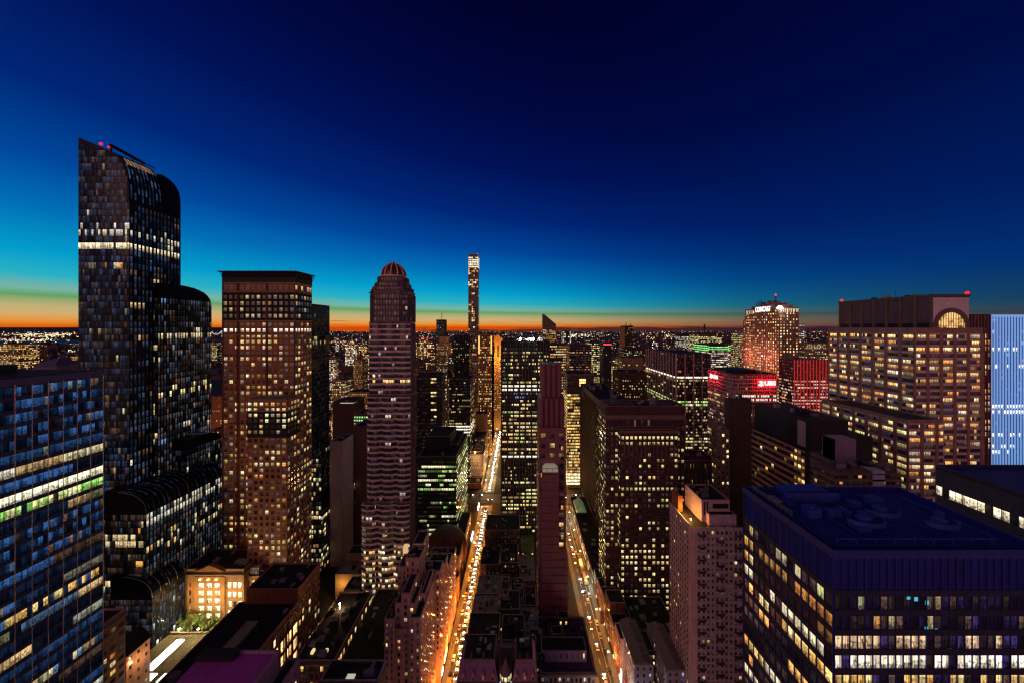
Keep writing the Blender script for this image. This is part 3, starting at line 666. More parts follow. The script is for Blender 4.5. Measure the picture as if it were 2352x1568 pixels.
# ================================================================ right half: large towers
def office_arch():
    Y0 = 215.0; x0 = Xp(2098, Y0); y1 = Yp(1903, x0); x1 = Xp(2258, Y0); zt = 209.6
    b = Bld('arched_office_tower', 'massive brown office tower with a big lit arched window in its pale upper panel', (x0+x1)/2, 245)
    st = wall((.44, .26, .21), .8, .3, .25, kind='stone'); sp = wall((.85, .66, .62), .8, .2, .25, kind='concrete')
    b.body(x0, x1, Y0, y1, zt-.8, st, par=.8)
    kw = dict(fh=3.95, bw=1.42, wf=.9, hf=.52, pal='warm', st=.85, rv=.18, run=.62, dark=.022, tint=(.35, .3, .9), pier=(1.9, .7), pevery=6, pmat=st, band=(1.55, .42), bmat=sp)
    rr = [(zt-8, zt-4.2, .75, 'amber', 1.0), (zt-16, zt-12.5, .6, 'warm', .9)]
    b.fac((x0, y1), (x0, Y0), 8, zt-3.4, p=.62, rows=rr, **kw)
    b.fac((x0, Y0), (x1, Y0), 8, zt-3.4, p=.42, rows=[(zt-17, zt-12, .85, 'warm', 1.0), (60, 66, .9, 'office', .9)], **kw)
    # lower shoulder wing
    w0 = 200.0; wx = Xp(2082, w0); wy = Yp(1886, wx); wz = Zp(963, w0)
    b.body(wx, x0-.01, w0, wy, wz-1, st, par=.9)
    b.fac((wx, wy), (wx, w0), 8, wz-2, p=.6, **dict(kw, pal='office'))
    b.fac((wx, w0), (x0, w0), 8, wz-2, p=.6, **kw)
    b.body(x0, x1+4, w0+4, Y0, 90, st, par=.9); b.fac((x0, w0+4), (x1+4, w0+4), 8, 89, p=.6, **dict(kw, pal='office'))
    # crown block
    c0 = 220.0; cx0 = Xp(2142, c0); cy1 = Yp(1928, cx0); cx1 = Xp(2226, c0); cz = Zp(676, c0)
    dk = wall((.13, .075, .09), .7, .35, .2, kind='panel')
    b.box('crown_wall', cx0, cx1, c0, cy1, zt-.75, cz-1.4, dk)
    b.box('roof_slab', cx0-.5, cx1+.5, c0-.5, cy1+.5, cz-1.4, cz, wall((.10, .10, .10), .6, .2, .3, .3, 'metal'))
    m = MB()
    for k in range(8):
        y = c0+.6+(cy1-c0-1.2)*k/7; m.box(cx0-.55, cx0, y-.7, y+.7, zt, cz-1.4)
    b.part('pilaster', m, STONE2)
    m = MB()
    for k in range(7):
        y = c0+.6+(cy1-c0-1.2)*k/7; m.box(cx0-.05, cx0-.01, y+1.4, y+(cy1-c0)/7-1.4, zt+.3, zt+3.2)
    b.part('louvre', m, BLK)
    # arch panel with opening
    ax = (cx0+cx1)/2-.2; R0 = 8.9; R1 = 11.6; az_ = zt+1.2; yF = c0-.25
    i = 0; m = MB(); n = 24
    arc = [(ax+R1*cos(pi-pi*k/n), az_+R1*sin(pi-pi*k/n)) for k in range(n+1)]
    top = cz-2.2
    for (u, w), (u2, w2) in zip(arc, arc[1:]):
        u_, u2_ = max(cx0, u), min(cx1, u2)
        m.poly([(u_, yF, w), (u2_, yF, w2), (u2_, yF, top), (u_, yF, top)]); m.poly([(u_, yF, w), (u_, yF+.3, w), (u2_, yF+.3, w2), (u2_, yF, w2)])
    m.box(cx0, cx1, yF+.02, yF+.24, top-.1, top)
    b.part('stone_panel', m, wall((.9, .78, .84), .85, .15, .3, kind='stone'))
    m = MB()
    a1 = [(ax+R1*cos(pi-pi*k/n), az_+R1*sin(pi-pi*k/n)) for k in range(n+1)]; a0 = [(ax+R0*cos(pi-pi*k/n), az_+R0*sin(pi-pi*k/n)) for k in range(n+1)]
    for k in range(n):
        m.poly([(a0[k][0], yF-.55, a0[k][1]), (a0[k+1][0], yF-.55, a0[k+1][1]), (a1[k+1][0], yF-.55, a1[k+1][1]), (a1[k][0], yF-.55, a1[k][1])])
        m.poly([(a1[k][0], yF-.55, a1[k][1]), (a1[k+1][0], yF-.55, a1[k+1][1]), (a1[k+1][0], yF+.3, a1[k+1][1]), (a1[k][0], yF+.3, a1[k][1])])
        m.poly([(a0[k][0], yF+.3, a0[k][1]), (a0[k+1][0], yF+.3, a0[k+1][1]), (a0[k+1][0], yF-.55, a0[k+1][1]), (a0[k][0], yF-.55, a0[k][1])])
    for s in (-1, 1): m.box(ax+s*R0 if s > 0 else ax-R1, ax+R1 if s > 0 else ax-R0, yF-.55, yF+.3, zt-8.5, az_)
    b.part('arch', m, STONE2)
    m = MB(); NN = 20
    m.poly([(ax-R0, yF+.1, zt-8)]+[(ax+R0, yF+.1, zt-8)]+[(ax+R0*cos(pi*k/NN), yF+.1, az_+R0*sin(pi*k/NN)) for k in range(NN+1)])
    gm, gn, gl_, gb = newmat('arch_window_glow'); gb.inputs['Base Color'].default_value = (.05, .04, .03, 1)
    geo = gn.new('ShaderNodeNewGeometry'); nz_ = gn.new('ShaderNodeTexNoise'); nz_.inputs['Scale'].default_value = .28; gl_.new(geo.outputs['Position'], nz_.inputs['Vector'])
    cr = gn.new('ShaderNodeValToRGB'); cr.color_ramp.elements[0].position = .38; cr.color_ramp.elements[0].color = (.12, .04, .01, 1); cr.color_ramp.elements[1].position = .56; cr.color_ramp.elements[1].color = (1, .58, .2, 1)
    gl_.new(nz_.outputs[0], cr.inputs[0]); gl_.new(cr.outputs[0], gb.inputs['Emission Color']); gb.inputs['Emission Strength'].default_value = 1.15
    aw = b.part('arched_window', m, gm)
    m = MB()
    for k in range(-5, 6):
        u = ax+k*R0/5.5; hh = sqrt(max(0, R0*R0-(u-ax)**2)); m.box(u-.09, u+.09, yF-.15, yF+.08, zt-8, az_+hh)
    for w in (-4, .2, 4.5): m.box(ax-R0+.3, ax+R0-.3, yF-.17, yF+.07, az_+w-.1, az_+w+.1)
    b.part('window_frame', m, BLK, parent=None)
    b.beacon(cx0+1, cy1-1, cz, .9, 0); b.beacon(cx1-.6, c0+.5, cz, .9, 0)
    for k in (.45, .6): b.mast(cx0+8, c0+(cy1-c0)*k, cz, cz+6, .15)
    b.clutter(cx0+4, cx1-2, c0+6, cy1-6, cz, 4)
    b.done()
office_arch()
# dark finned tower behind, blue-lit ribbed tower beside it
x0 = Xp(2222, 222.2); b = Bld('finned_office_tower', 'dark purple ribbed tower squeezed between the arched tower and the blue-lit one', x0+7, 240)
b.body(x0, Xp(2276, 222)-.3, 222.2, 262, Zp(722, 222.2), DKRED, par=0); b.fac((x0, 222.2), (Xp(2276, 222)-.3, 222.2), 20, Zp(724, 226.5), fh=4, bw=2.0, wf=.5, hf=.7, p=.5, pal='warm', st=.8, rv=.2, pier=(.6, .6), pmat=ROSE, rows=[(Zp(770, 226), 220, 0, 'warm', .5)]); b.done(40)
Yb = 222.0; x0 = Xp(2276, Yb)
b = Bld('blue_lit_tower', 'tower with white vertical ribs floodlit bright blue at the right edge', x0+20, 240)
b.body(x0, x0+46, Yb, 262, Zp(726, Yb)-.5, wall((.02, .05, .13), .6, .2, .3, kind='panel'), par=0)
rw = [(Zp(px+5, Yb), Zp(px-5, Yb), p_, 'white', 1.6) for px, p_ in ((782, .55), (806, .35), (845, .5), (930, .95), (946, .55), (1000, .45), (1022, .5), (1040, .4))]
b.fac((x0, Yb), (x0+46, Yb), 20, Zp(730, Yb), fh=3.7, bw=1.9, wf=.7, hf=.62, p=.06, pal='blue', st=.35, rv=.02, dark=.03, tint=(.15, .35, 1), rows=rw)
m = MB()
for k in range(25): m.box(x0+k*1.9-.36, x0+k*1.9+.36, Yb-.5, Yb-.1, 10, Zp(725, Yb))
m.box(x0-.3, x0+46, Yb-.8, Yb, Zp(728, Yb), Zp(723, Yb))
fm = emit((.13, .42, 1.0), .62, 'blue_floodlight_glow', False); fm.node_tree.nodes['Principled BSDF'].inputs['Base Color'].default_value = (.6, .65, .75, 1)  # rib material glows by itself in place of blue floodlights
b.part('floodlight_glow_rib', m, fm, label='vertical ribs whose own glow stands for blue floodlight')
b.box('wall', x0, x0+.3, Yb+.01, 262, 20, Zp(727, Yb), wall((.10, .16, .30), .6, .2, .3, kind='panel')); b.done(60)
# ---- stepped slab with lit signs (right of centre)
def slab_tower():
    Y0 = 640.0; x0, x1 = Xp(1790, Y0), Xp(1834, Y0); y1 = Yp(1712, x0)
    b = Bld('stepped_limestone_skyscraper', 'floodlit stepped skyscraper covered in lit windows with glowing signs and red-tipped mast', (x0+x1)/2, 690)
    lm = wall((.40, .20, .14), .85, .25, .1, kind='stone')
    kw = dict(fh=5.4, bw=6.0, wf=.34, hf=.5, pal='warm', dark=.03, pier=(1.6, 1.0), pmat=lm, rv=.12)
    zt = Zp(708, Y0); b.body(x0, x1, Y0, y1, zt, lm, par=2)
    b.fac((x0, y1), (x0, Y0), 20, zt-2, p=.66, st=1.6, rows=[(Zp(783, 680)-1, Zp(783, 680)+2, .8, 'white', 1.3), (60, 75, .9, 'white', 1.2)], **kw)
    b.fac((x0, Y0), (x1, Y0), 20, zt-2, p=.64, st=1.6, **kw)
    steps = [(x0+4, x1-4, Y0+8, y1-14, zt, zt+7.5), (x0+8, x1-8, Y0+16, y1-30, zt+7.5, zt+12)]
    for a, c, d, e, f, g_ in steps: b.box('setback', a, c, d, e, f, g_, lm)
    m = Bld
    b.body(x0+4, x1-3, y1, y1+12, Zp(735, 745), lm); b.fac((x0+4, y1+12), (x0+4, y1), 20, Zp(737, 745), p=.6, st=1.1, **kw)
    b.body(x0+8, x1-6, y1+12, y1+24, Zp(775, 760), lm); b.fac((x0+8, y1+24), (x0+8, y1+12), 20, Zp(777, 760), p=.6, st=1.1, **kw)
    # bright crown galleries under the parapets
    g2 = emit((1, .80, .55), .9, 'gallery_glow')
    m = MB()
    n = 26
    for k in range(n):
        y = y1-2-(y1-Y0-4)*k/n
        if 6 < k: continue
        m.box(x0-.25, x0-.05, y-2.6, y-.9, zt-8, zt-1)
    for k in range(9): m.box(x0+2+k*4, x0+4.4+k*4, Y0-.25, Y0-.05, zt-7, zt-1)
    b.part('lit_gallery', m, g2)
    b.mast(x0+16, Y0+30, zt+12, zt+26, 1.0); b.beacon(x0+16, Y0+30, zt+27, 1.6, 0)
    m = MB().lathe([(3.2*cos(a), zt+15+3.2*sin(a)) for a in [-pi/2+pi*k/6 for k in range(7)]], x0+14, Y0+45, 12); b.part('radome', m, METAL)
    for k in range(3): b.mast(x0+10, Y0+62+6*k, zt+7, zt+20-2*k, 1.1)
    b.clutter(x0+6, x1-6, Y0+20, y1-30, zt+12, 6, 2)
    for k in range(2):
        d = bpy.data.lights.new('flood', 'POINT'); d.energy = 60000; d.color = (1, .36, .26); d.shadow_soft_size = 2
        l = bpy.data.objects.new('floodlight', d); C.objects.link(l); l.parent = b.e; l.location = (x0-26-b.o[0], Y0+20+60*k-b.o[1], 150)
    b.done(30)
    return x0, Y0, y1, zt
def text_obj(name, body, size, depth, mat, loc, rot, parent=None, bold=0.0, sxc=1.0):
    cu = bpy.data.curves.new(name, 'FONT'); cu.body = body; cu.size = size; cu.extrude = depth; cu.align_x = 'CENTER'; cu.align_y = 'CENTER'; cu.offset = bold
    o = bpy.data.objects.new(name, cu)
    C.objects.link(o); bpy.context.view_layer.update()
    me = bpy.data.meshes.new_from_object(o.evaluated_get(bpy.context.evaluated_depsgraph_get())); me.name = name
    C.objects.unlink(o); bpy.data.objects.remove(o)
    q = bpy.data.objects.new(name, me); C.objects.link(q); me.materials.clear(); me.materials.append(mat)
    q.location = loc; q.rotation_euler = rot; q.scale = (sxc, 1, 1)
    if parent: q.parent = parent
    return q
def sign(name, label, cat, loc): 
    e = bpy.data.objects.new(name, None); C.objects.link(e); e.location = loc; tag(e, label, cat); return e
sx0, sY0, sy1, szt = slab_tower()
wl = emit((.82, .93, 1), 1.8, 'sign_letter_glow')
e = sign('rooftop_sign', 'white glowing lettered sign along the roof edge of the stepped skyscraper', 'sign', (sx0-1.2, 682, Zp(711, 682)))
text_obj('lettering', 'COMCAST', 13.5, .4, wl, (0, 0, 0), (pi/2, 0, -pi/2), e, .15, 1.0).scale = (.66, 1.0, 1)
b_ = MB().box(.3, .6, -21, 21, -7, -6.4); link('rail', b_, DARKM, e)
e = sign('logo_sign', 'brilliant white-blue fan shaped logo lamp at the corner of the stepped skyscraper roof', 'sign', (Xp(1791, 636), 636, Zp(710, 636))); e.scale = (.8, 1, .8)
for k, c in enumerate(((1, .75, .3), (1, .45, .2), (1, .3, .35), (.6, .4, 1), (.3, .55, 1), (.4, 1, .55))):
    a = pi*(k+.5)/6; m = MB(); n = 10; cxx, czz = 5.2*cos(a), 5.2*sin(a)
    m.extr([(cxx+3.3*cos(t)*cos(a)-1.6*sin(t)*sin(a), czz+3.3*cos(t)*sin(a)+1.6*sin(t)*cos(a)) for t in [2*pi*j/n for j in range(n)]], 'y', -.4, .4)
    link('feather', m, emit(tuple(.55+.45*v for v in c), 2.6, 'logo_glow'), e)
link('bird_body', MB().extr([(-1.2, -1.5), (1.2, -1.5), (.7, 2.5), (0, 3.6), (-.9, 2.6)], 'y', -.6, .5), wl, e)
d = bpy.data.lights.new('logo_lamp', 'POINT'); d.energy = 15000; d.color = (.7, .85, 1); l = bpy.data.objects.new('logo_lamp', d); C.objects.link(l); l.parent = e; l.location = (0, -8, 2)
# ---- bank office with red signs
def bank_office():
    Y0 = 340.0; x0, x1 = Xp(1685, Y0), Xp(1783, Y0); y1 = Yp(1626, x0); zt = Zp(858, Y0)
    b = Bld('banded_office_block', 'horizontally banded office block carrying two red glowing signs near its roof', (x0+x1)/2, 362)
    bm = wall((.7, .5, .46), .8, .2, .25, kind='concrete')
    b.body(x0, x1, Y0, y1, zt-1.2, BROWN, par=1.2)
    kw = dict(fh=3.8, bw=1.7, wf=.85, hf=.55, pal='office', st=.8, run=.5, dark=.03, tint=(.7, .5, .5), band=(.8, .35), bmat=bm, pier=(.25, .22), pmat=bm)
    b.fac((x0, y1), (x0, Y0), 8, zt-1.5, p=.45, rv=.25, rows=[(zt-19, zt, 0.01, 'office', .3)], **kw)
    b.fac((x0, Y0), (x1, Y0), 8, zt-1.5, p=.3, rv=.25, rows=[(zt-15.5, zt, 0.01, 'office', .3), (zt-27, zt-22, .8, 'white', .9)], **kw)
    b.clutter(x0+3, x1-3, Y0+4, y1-4, zt-1, 8, 1.5); b.body(x0+8, x1-12, Y0+12, y1-10, zt+2.5, DARKM, z0=zt-1, par=0, name='plant_room')
    b.done(60)
    red = emit((1, .01, .02), .62, 'red_sign_glow'); lt = emit((1, .90, .88), 1.5, 'sign_letter_glow')
    def ubs(nm, label, loc, rz, s):
        e = sign(nm, label, 'sign', loc); e.rotation_euler = (0, 0, rz)
        link('sign_panel', MB().box(-10.6*s, 9.2*s, -.25, .2, -3.4*s, 3.4*s), red, e)
        text_obj('lettering', 'UBS', 6.3*s, .25, lt, (3.2*s, -.5, -.1), (pi/2, 0, 0), e, .12*s, 1.12)
        for a in (-.75, 0, .75):     # three crossed keys
            m = MB(); ca, sa = cos(a), sin(a)
            def rot(pts): return [(-6.6*s+(u*ca+w*sa)*s, (-u*sa+w*ca)*s) for u, w in pts]
            m.extr(rot([(-.28, -2.6), (.28, -2.6), (.28, 2.4), (-.28, 2.4)]), 'y', -.75, -.3)
            m.extr(rot([(.28, 1.2), (1.3, 1.2), (1.3, 2.6), (.28, 2.6)]), 'y', -.75, -.3)
            m.extr(rot([(.95*cos(t), -2.5+.95*sin(t)) for t in [2*pi*j/8 for j in range(8)]]), 'y', -.75, -.3)
            link('key_emblem', m, lt, e)
        for u in (-6, 5):
            d = bpy.data.lights.new('sign_lamp', 'POINT'); d.energy = 9000*s; d.color = (1, .01, .02); l = bpy.data.objects.new('sign_lamp', d); C.objects.link(l); l.parent = e; l.location = (u*s, -5, 0)
    ubs('bank_sign', 'red glowing bank sign with white letters on the near face of the banded office block', (Xp(1760, Y0), Y0-.7, Zp(879, Y0)), 0, .92)
    yy = Yp(1632, x0-.7); ubs('bank_sign', 'red glowing bank sign seen edge-on at the far left end of the banded office block', (x0-.7, yy-7, Zp(864, yy-7)), -pi/2, .8)
bank_office()
# ---- office with one blazing white floor
Y0 = 445.0; x0, x1 = Xp(1553, Y0), Xp(1632, Y0); y1 = Yp(1485, x0); zt = Zp(812, Y0)
b = Bld('avenue_office_tower', 'dark ribbed office tower with one continuous blazing white floor, left of the red signs', (x0+x1)/2, 495)
b.body(x0, x1, Y0, y1, zt-1, BLK, par=1)
vp = wall((.55, .38, .36), .6, .2, .3, .0, 'metal')
kw = dict(fh=4.0, bw=2.1, wf=.86, hf=.6, pal='office', st=.85, run=.5, dark=.025, tint=(.8, .4, .5), band=(1.1, .2), bmat=BROWN)
wf_ = (Zp(870, Y0)-2, Zp(870, Y0)+2.2, 1, 'white', 1.5)
gf = (Zp(925, Y0)-4, Zp(925, Y0)+4.2, .85, 'green', .9)
b.fac((x0, y1), (x0, Y0), 8, zt-1.2, p=.14, rv=.12, rows=[(Zp(862, Y0), zt, .01, 'warm', .4), wf_, gf], **kw)
b.fac((x0, Y0), (x1, Y0), 8, zt-1.2, p=.55, rv=.3, rows=[(Zp(862, Y0), zt, .03, 'warm', .4), wf_, gf, (Zp(912, Y0), Zp(878, Y0), .1, 'office', .5), (Zp(1000, Y0), Zp(935, Y0), .22, 'home', .4)], **kw)
m = MB()
for k in range(12): m.box(x0-1.2, x0, Y0+(y1-Y0)*k/11-.5, Y0+(y1-Y0)*k/11+.5, 8, zt+.5)
for k in range(5): m.box(x0+(x1-x0)*k/4-.5, x0+(x1-x0)*k/4+.5, Y0-1.2, Y0, 8, zt+.5)
b.part('rib', m, vp); b.clutter(x0+2, x1-2, Y0+5, y1-5, zt, 8, 2); b.done(60)
# ---- red-lit block
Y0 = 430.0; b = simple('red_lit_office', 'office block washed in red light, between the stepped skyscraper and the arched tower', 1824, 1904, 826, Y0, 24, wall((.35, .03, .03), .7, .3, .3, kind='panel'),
    dict(fh=4, bw=1.5, wf=.7, hf=.5, p=.5, pal='pink', st=.9, rv=.2, run=.4, dark=.08, tint=(1, .04, .04), rows=[(Zp(870, 430), 200, .01, 'warm', .2)]), par=0)
x0, x1, y0_, y1_, z_ = b.dim; m = MB()
for k in range(12): m.box(x0+(x1-x0)*k/11-.3, x0+(x1-x0)*k/11+.3, Y0-.8, Y0, 10, z_+.5)
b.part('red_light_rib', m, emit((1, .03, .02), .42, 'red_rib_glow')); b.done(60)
# ---- hotel slab with slanting balcony bands
Y0 = 212.0; x0 = Xp(1849, Y0); y1 = Yp(1699, x0); zt = Zp(1034, Y0)
b = Bld('striped_hotel', 'long dark hotel slab with thin pale horizontal bands and few amber windows', x0+20, 240)
dkb = wall((.05, .035, .035), .8, .3, .3, kind='panel')
b.body(x0, x0+24, Y0, y1, zt, dkb, par=0)
b.fac((x0, y1), (x0, Y0), 8, zt-.5, fh=4.3, bw=2.9, wf=.7, hf=.5, p=.03, pal='amber', st=.9, rv=.05, dark=.006, tint=(1, .6, .4), band=(1.5, .8), bmat=wall((.95, .55, .28), .8, .2, .3, kind='concrete'), colp=lambda i, n: 9 if i > n-4 else 1, )
b.body(x0+3, x0+26, Y0-1, y1-13, zt+19, wall((.022, .016, .02), .7, .3, .3, kind='panel'), z0=zt, par=0, name='plant_room')
b.box('vent_panel', x0+2.7, x0+3, Y0+3, Y0+9, zt+1, zt+17, wall((.5, .38, .42), .6, .2, .3, kind='metal'))
b.body(x0+24.1, x0+40, Y0-2, y1-8, zt+9, wall((.02, .016, .026), .7, .3, .3, kind='panel'), par=0)
b.clutter(x0+5, x0+24, Y0+6, y1-16, zt+19, 5); b.done(60)
# its plain end tower
b = simple('blank_slab_tower', 'plain brown windowless slab tower standing left of the striped hotel', 1676, 1726, 916, 236, 6, BROWN, None, par=0, roofc=4); b.done()
b = simple('brown_apartment_tower', 'narrow brown apartment tower with a few bright windows, in front of the banded office block', 1646, 1676, 986, 229, 6, STONE2,
    dict(fh=3.6, bw=3.1, wf=.45, hf=.5, p=.22, pal='home', st=.9, rv=.05, sill=.1, smat=STONE2)); b.done(60)
b = simple('corrugated_penthouse_block', 'building with pale corrugated rooftop box between the hotel and the arched tower', 1919, 1972, 1060, 186, 16, STONE2,
    dict(fh=3.2, bw=2.4, wf=.7, hf=.45, p=.1, pal='amber', st=.8, band=(.9, .4), bmat=TAN), par=0)
x0, x1, y0_, y1_, z_ = b.dim
m = MB(); 
for k in range(22): m.box(x0+1+k*.52, x0+1.26+k*.52, y0_+1, y0_+9, z_, z_+12)
m.box(x0+1, x0+12.3, y0_+1.2, y0_+8.8, z_, z_+11.9); b.part('corrugated_box', m, wall((.45, .36, .48), .5, .2, .3, .3, 'metal')); b.clutter(x0, x1, y0_+9, y1_, z_, 3); b.done(30)
b = simple('terraced_low_block', 'low banded block with rooftop plants and a pale box, below the corrugated one', 1916, 2056, 1082, 172, 12, STONE2,
    dict(fh=3.2, bw=2.4, wf=.7, hf=.45, p=.1, pal='amber', st=.8, band=(.9, .5), bmat=TAN), par=0)
x0, x1, y0_, y1_, z_ = b.dim; b.box('pale_box', x0+19, x0+25, y0_-.5, y0_+6, z_-7, z_+.5, wall((.6, .6, .7), .5, .2, .3, .3, 'metal')); b.clutter(x0, x1, y0_, y1_, z_, 9, .7); b.done(30)
b = simple('vertical_fin_block', 'small dark block with fine vertical fins under the avenue towers', 1568, 1648, 1056, 256, 22, DKRED, dict(fh=4, bw=1.1, wf=.4, hf=.9, p=.01, pal='home', st=.5, pier=(.35, .5), pmat=BROWN, dark=.01), par=1.4, roofc=6); b.done(40)
# ---- dark stone office with double setback, centre right
def setback_office():
    Y0 = 251.0; x0, x1 = Xp(1391, Y0), Xp(1573, Y0); zt = Zp(932, Y0); y1 = 272
    b = Bld('dark_setback_office', 'broad dark reddish office with a projecting lower front and many small square windows', (x0+x1)/2, 262)
    b.body(x0, x1, Y0, y1, zt-2, DKRED, par=2)
    b.part('cornice', MB().box(x0-.5, x1+.5, Y0-.6, y1, zt-9.5, zt-6.5), STONE2)
    b.body(x0+2, x0+22, Y0+2, y1-2, zt+1.5, DKRED, z0=zt-1, par=0, name='plant_room'); b.body(x1-16, x1-1.2, Y0+2, y1-2, zt+1, DKRED, z0=zt-1, par=0, name='plant_room')
    kw = dict(fh=4.05, bw=3.3, wf=.56, hf=.5, pal='office', dark=.02, tint=(.8, .4, .6), sill=.15, smat=STONE2)
    b.fac((x0, Y0), (x1, Y0), 8, zt-14, p=.3, st=.6, rv=.1, **kw)
    b.fac((x0+14, Y0), (x1-14, Y0), zt-16, zt-9.5, p=.0, st=.5, fh=6, bw=5.5, wf=.25, hf=.8, dark=.05)
    b.fac((x0, y1), (x0, Y0), 8, zt-10, p=.55, st=.6, rv=.1, **kw)
    Yf = 243.5; fx0, fx1 = Xp(1425, Yf), Xp(1558, Yf); fz = Zp(985, Yf)
    b.body(fx0, fx1, Yf, Y0-.5, fz-1, DKRED, par=1)
    b.part('cornice', MB().box(fx0-.5, fx1+.5, Yf-.6, Y0-.5, fz-2.5, fz-.8), STONE2)
    gz = Zp(1052, Yf)
    lit = lambda y0_, y1_, p_, s_: (Zp(y1_, Yf), Zp(y0_, Yf), p_, 'office', s_)
    b.fac((fx0, Yf), (fx1, Yf), 8, fz-4, p=.12, st=.75, rv=.1, rows=[lit(985, 1010, .95, .85), lit(1010, 1030, .4, .5), lit(1100, 1108, 0, 0), lit(1118, 1128, .95, .5), lit(1228, 1245, .5, .7), lit(1250, 1272, .45, .6), lit(1275, 1302, .85, .75), lit(1302, 1345, .5, .7), lit(1352, 1372, .5, .5), lit(1380, 1400, .9, .75)], **kw)
    b.fac((fx0, Y0-.5), (fx0, Yf), 8, fz-4, p=.4, st=.5, **kw)
    m = MB()
    for k in range(1, 14): u = fx0+(fx1-fx0)*k/14; m.box(u-.25, u+.25, Yf-.3, Yf, gz, Zp(1015, Yf))
    b.part('mullion_pier', m, STONE2)
    b.clutter(x0+3, x1-3, Y0+1, y1-1, zt-1, 10, 1.2)
    b.mast(x0+14, Y0+1, zt-9.5, zt+1, .15)
    b.done()
setback_office()
# ---- long dark hotel wall behind it
Y0 = 318.0; X0 = 80.0; y1 = Yp(1333, X0); zt = Zp(880, y1)
b = Bld('long_dark_tower', 'long dark slab with hundreds of tiny lit windows lining the right-hand street', X0+20, 378)
b.body(X0, X0+30, Y0, y1, zt-1.5, BLK, par=1.5)
b.fac((X0, y1), (X0, Y0), 6, zt-6, fh=3.9, bw=3.9, wf=.36, hf=.5, p=.45, pal='home', st=2.0, rv=.15, dark=.01, pier=(.9, .5), pmat=BROWN)
b.fac((X0, Y0), (X0+30, Y0), 6, zt-6, fh=3.1, bw=2.3, wf=.34, hf=.5, p=.3, pal='home', st=.9, dark=.01)
b.box('sign_panel', X0-.4, X0, y1-22, y1-10, zt-14, zt-3, STONE2)
m = MB().lathe([(.1, zt+3), (1.6, zt+3.6), (1.9, zt+4.4)], X0+4, Y0+62, 12).box(X0+3.8, X0+4.2, Y0+61.8, Y0+62.2, zt, zt+3); b.part('dish', m, WHT)
b.clutter(X0+2, X0+27, Y0+5, y1-5, zt-1, 16, 1.6); b.done(20)
b = simple('amber_lit_office', 'bright amber-lit office with a tan top band at the end of the right-hand street', 1303, 1364, 858, 447, 40, STONE, 
    dict(fh=4, bw=2.2, wf=.92, hf=.62, p=.85, pal='amber', st=1.05, rv=.2, run=.4, band=(1.0, .4), bmat=STONE2, rows=[(Zp(905, 447), 160, 0, 'amber', 0), (Zp(1115, 447), Zp(1085, 447), 1, (1, .8, .4), 2.2)]), par=1)
x0, x1, y0_, y1_, z_ = b.dim
m = MB().box(x0+16, x0+24, y0_-.3, y0_-.06, z_-16, z_-6); b.part('lit_panel', m, emit((1, .6, .2), 2.5, 'lit_panel_glow')); 
m = MB()
for k in range(14): m.box(x0+k*2.5-.2, x0+k*2.5+.2, y0_-.5, y0_, z_-24, z_)
b.part('pier', m, STONE2); b.done(60)
# ---- black gridded office in the middle
Y0 = 340.0; x0, x1 = Xp(1152, Y0), Xp(1262, Y0); zt = Zp(783, Y0)
b = Bld('black_gridded_office', 'black steel and glass office with rows of bright windows and two white roof floodlights, centre', (x0+x1)/2, 362)
b.body(x0, x1, Y0, 385, zt-1, BLK, par=1)
zz = lambda a: Zp(a, Y0)
def ctrl(i, n): return 1 if i < n*.82 else .45
b.fac((x0, Y0), (x1, Y0), 6, zt-6, fh=3.72, bw=1.13, wf=.86, hf=.52, p=.55, pal='office', st=.9, rv=.22, run=.68, dark=.015, band=(1.4, .25), bmat=BLK, colp=ctrl,
    rows=[(zz(899), zz(886), .92, 'white', 1.4), (zz(914), zz(901), .35, 'blue', .35), (zz(1054), zz(1042), .95, 'white', 1.4), (zz(1100), zz(1055), .1, 'office', .5), (zz(1164), zz(1152), .9, 'office', 1.0), (zz(845), zz(812), .3, 'office', .7)])
b.fac((x0, 385), (x0, Y0), 6, zt-6, fh=3.72, bw=1.13, wf=.86, hf=.52, p=.5, st=.8)
m = MB()
for k in range(9): u = x0+(x1-x0)*k/8; m.box(u-.75, u+.75, Y0-.45, Y0, 4, zt)
b.part('column', m, BLK)
m = MB()
for k in range(17): u = x0+(x1-x0)*k/16; m.box(u-.08, u+.08, Y0-.62, Y0-.46, 4, zt-2)
b.part('fin', m, METAL)
fl = emit((.88, 1, .97), 70, 'floodlight_glow')
for px in (1195, 1219, 1225):
    X = Xp(px, 342); 
    b.part('roof_floodlight', MB().box(X-.8, X+.8, 341.2, 341.8, zt+1.5, zt+3).box(X-.1, X+.1, 341.8, 342, zt, zt+3), fl)
    d = bpy.data.lights.new('roof_flood', 'POINT'); d.energy = 9000; d.color = (.9, 1, .97); d.shadow_soft_size = .6; l = bpy.data.objects.new('flood_lamp', d); C.objects.link(l); l.parent = b.e; l.location = (X-b.o[0], 340-b.o[1], zt+2.4)
b.clutter(x0+3, x1-3, Y0+5, 380, zt, 10, 1.6); b.done()
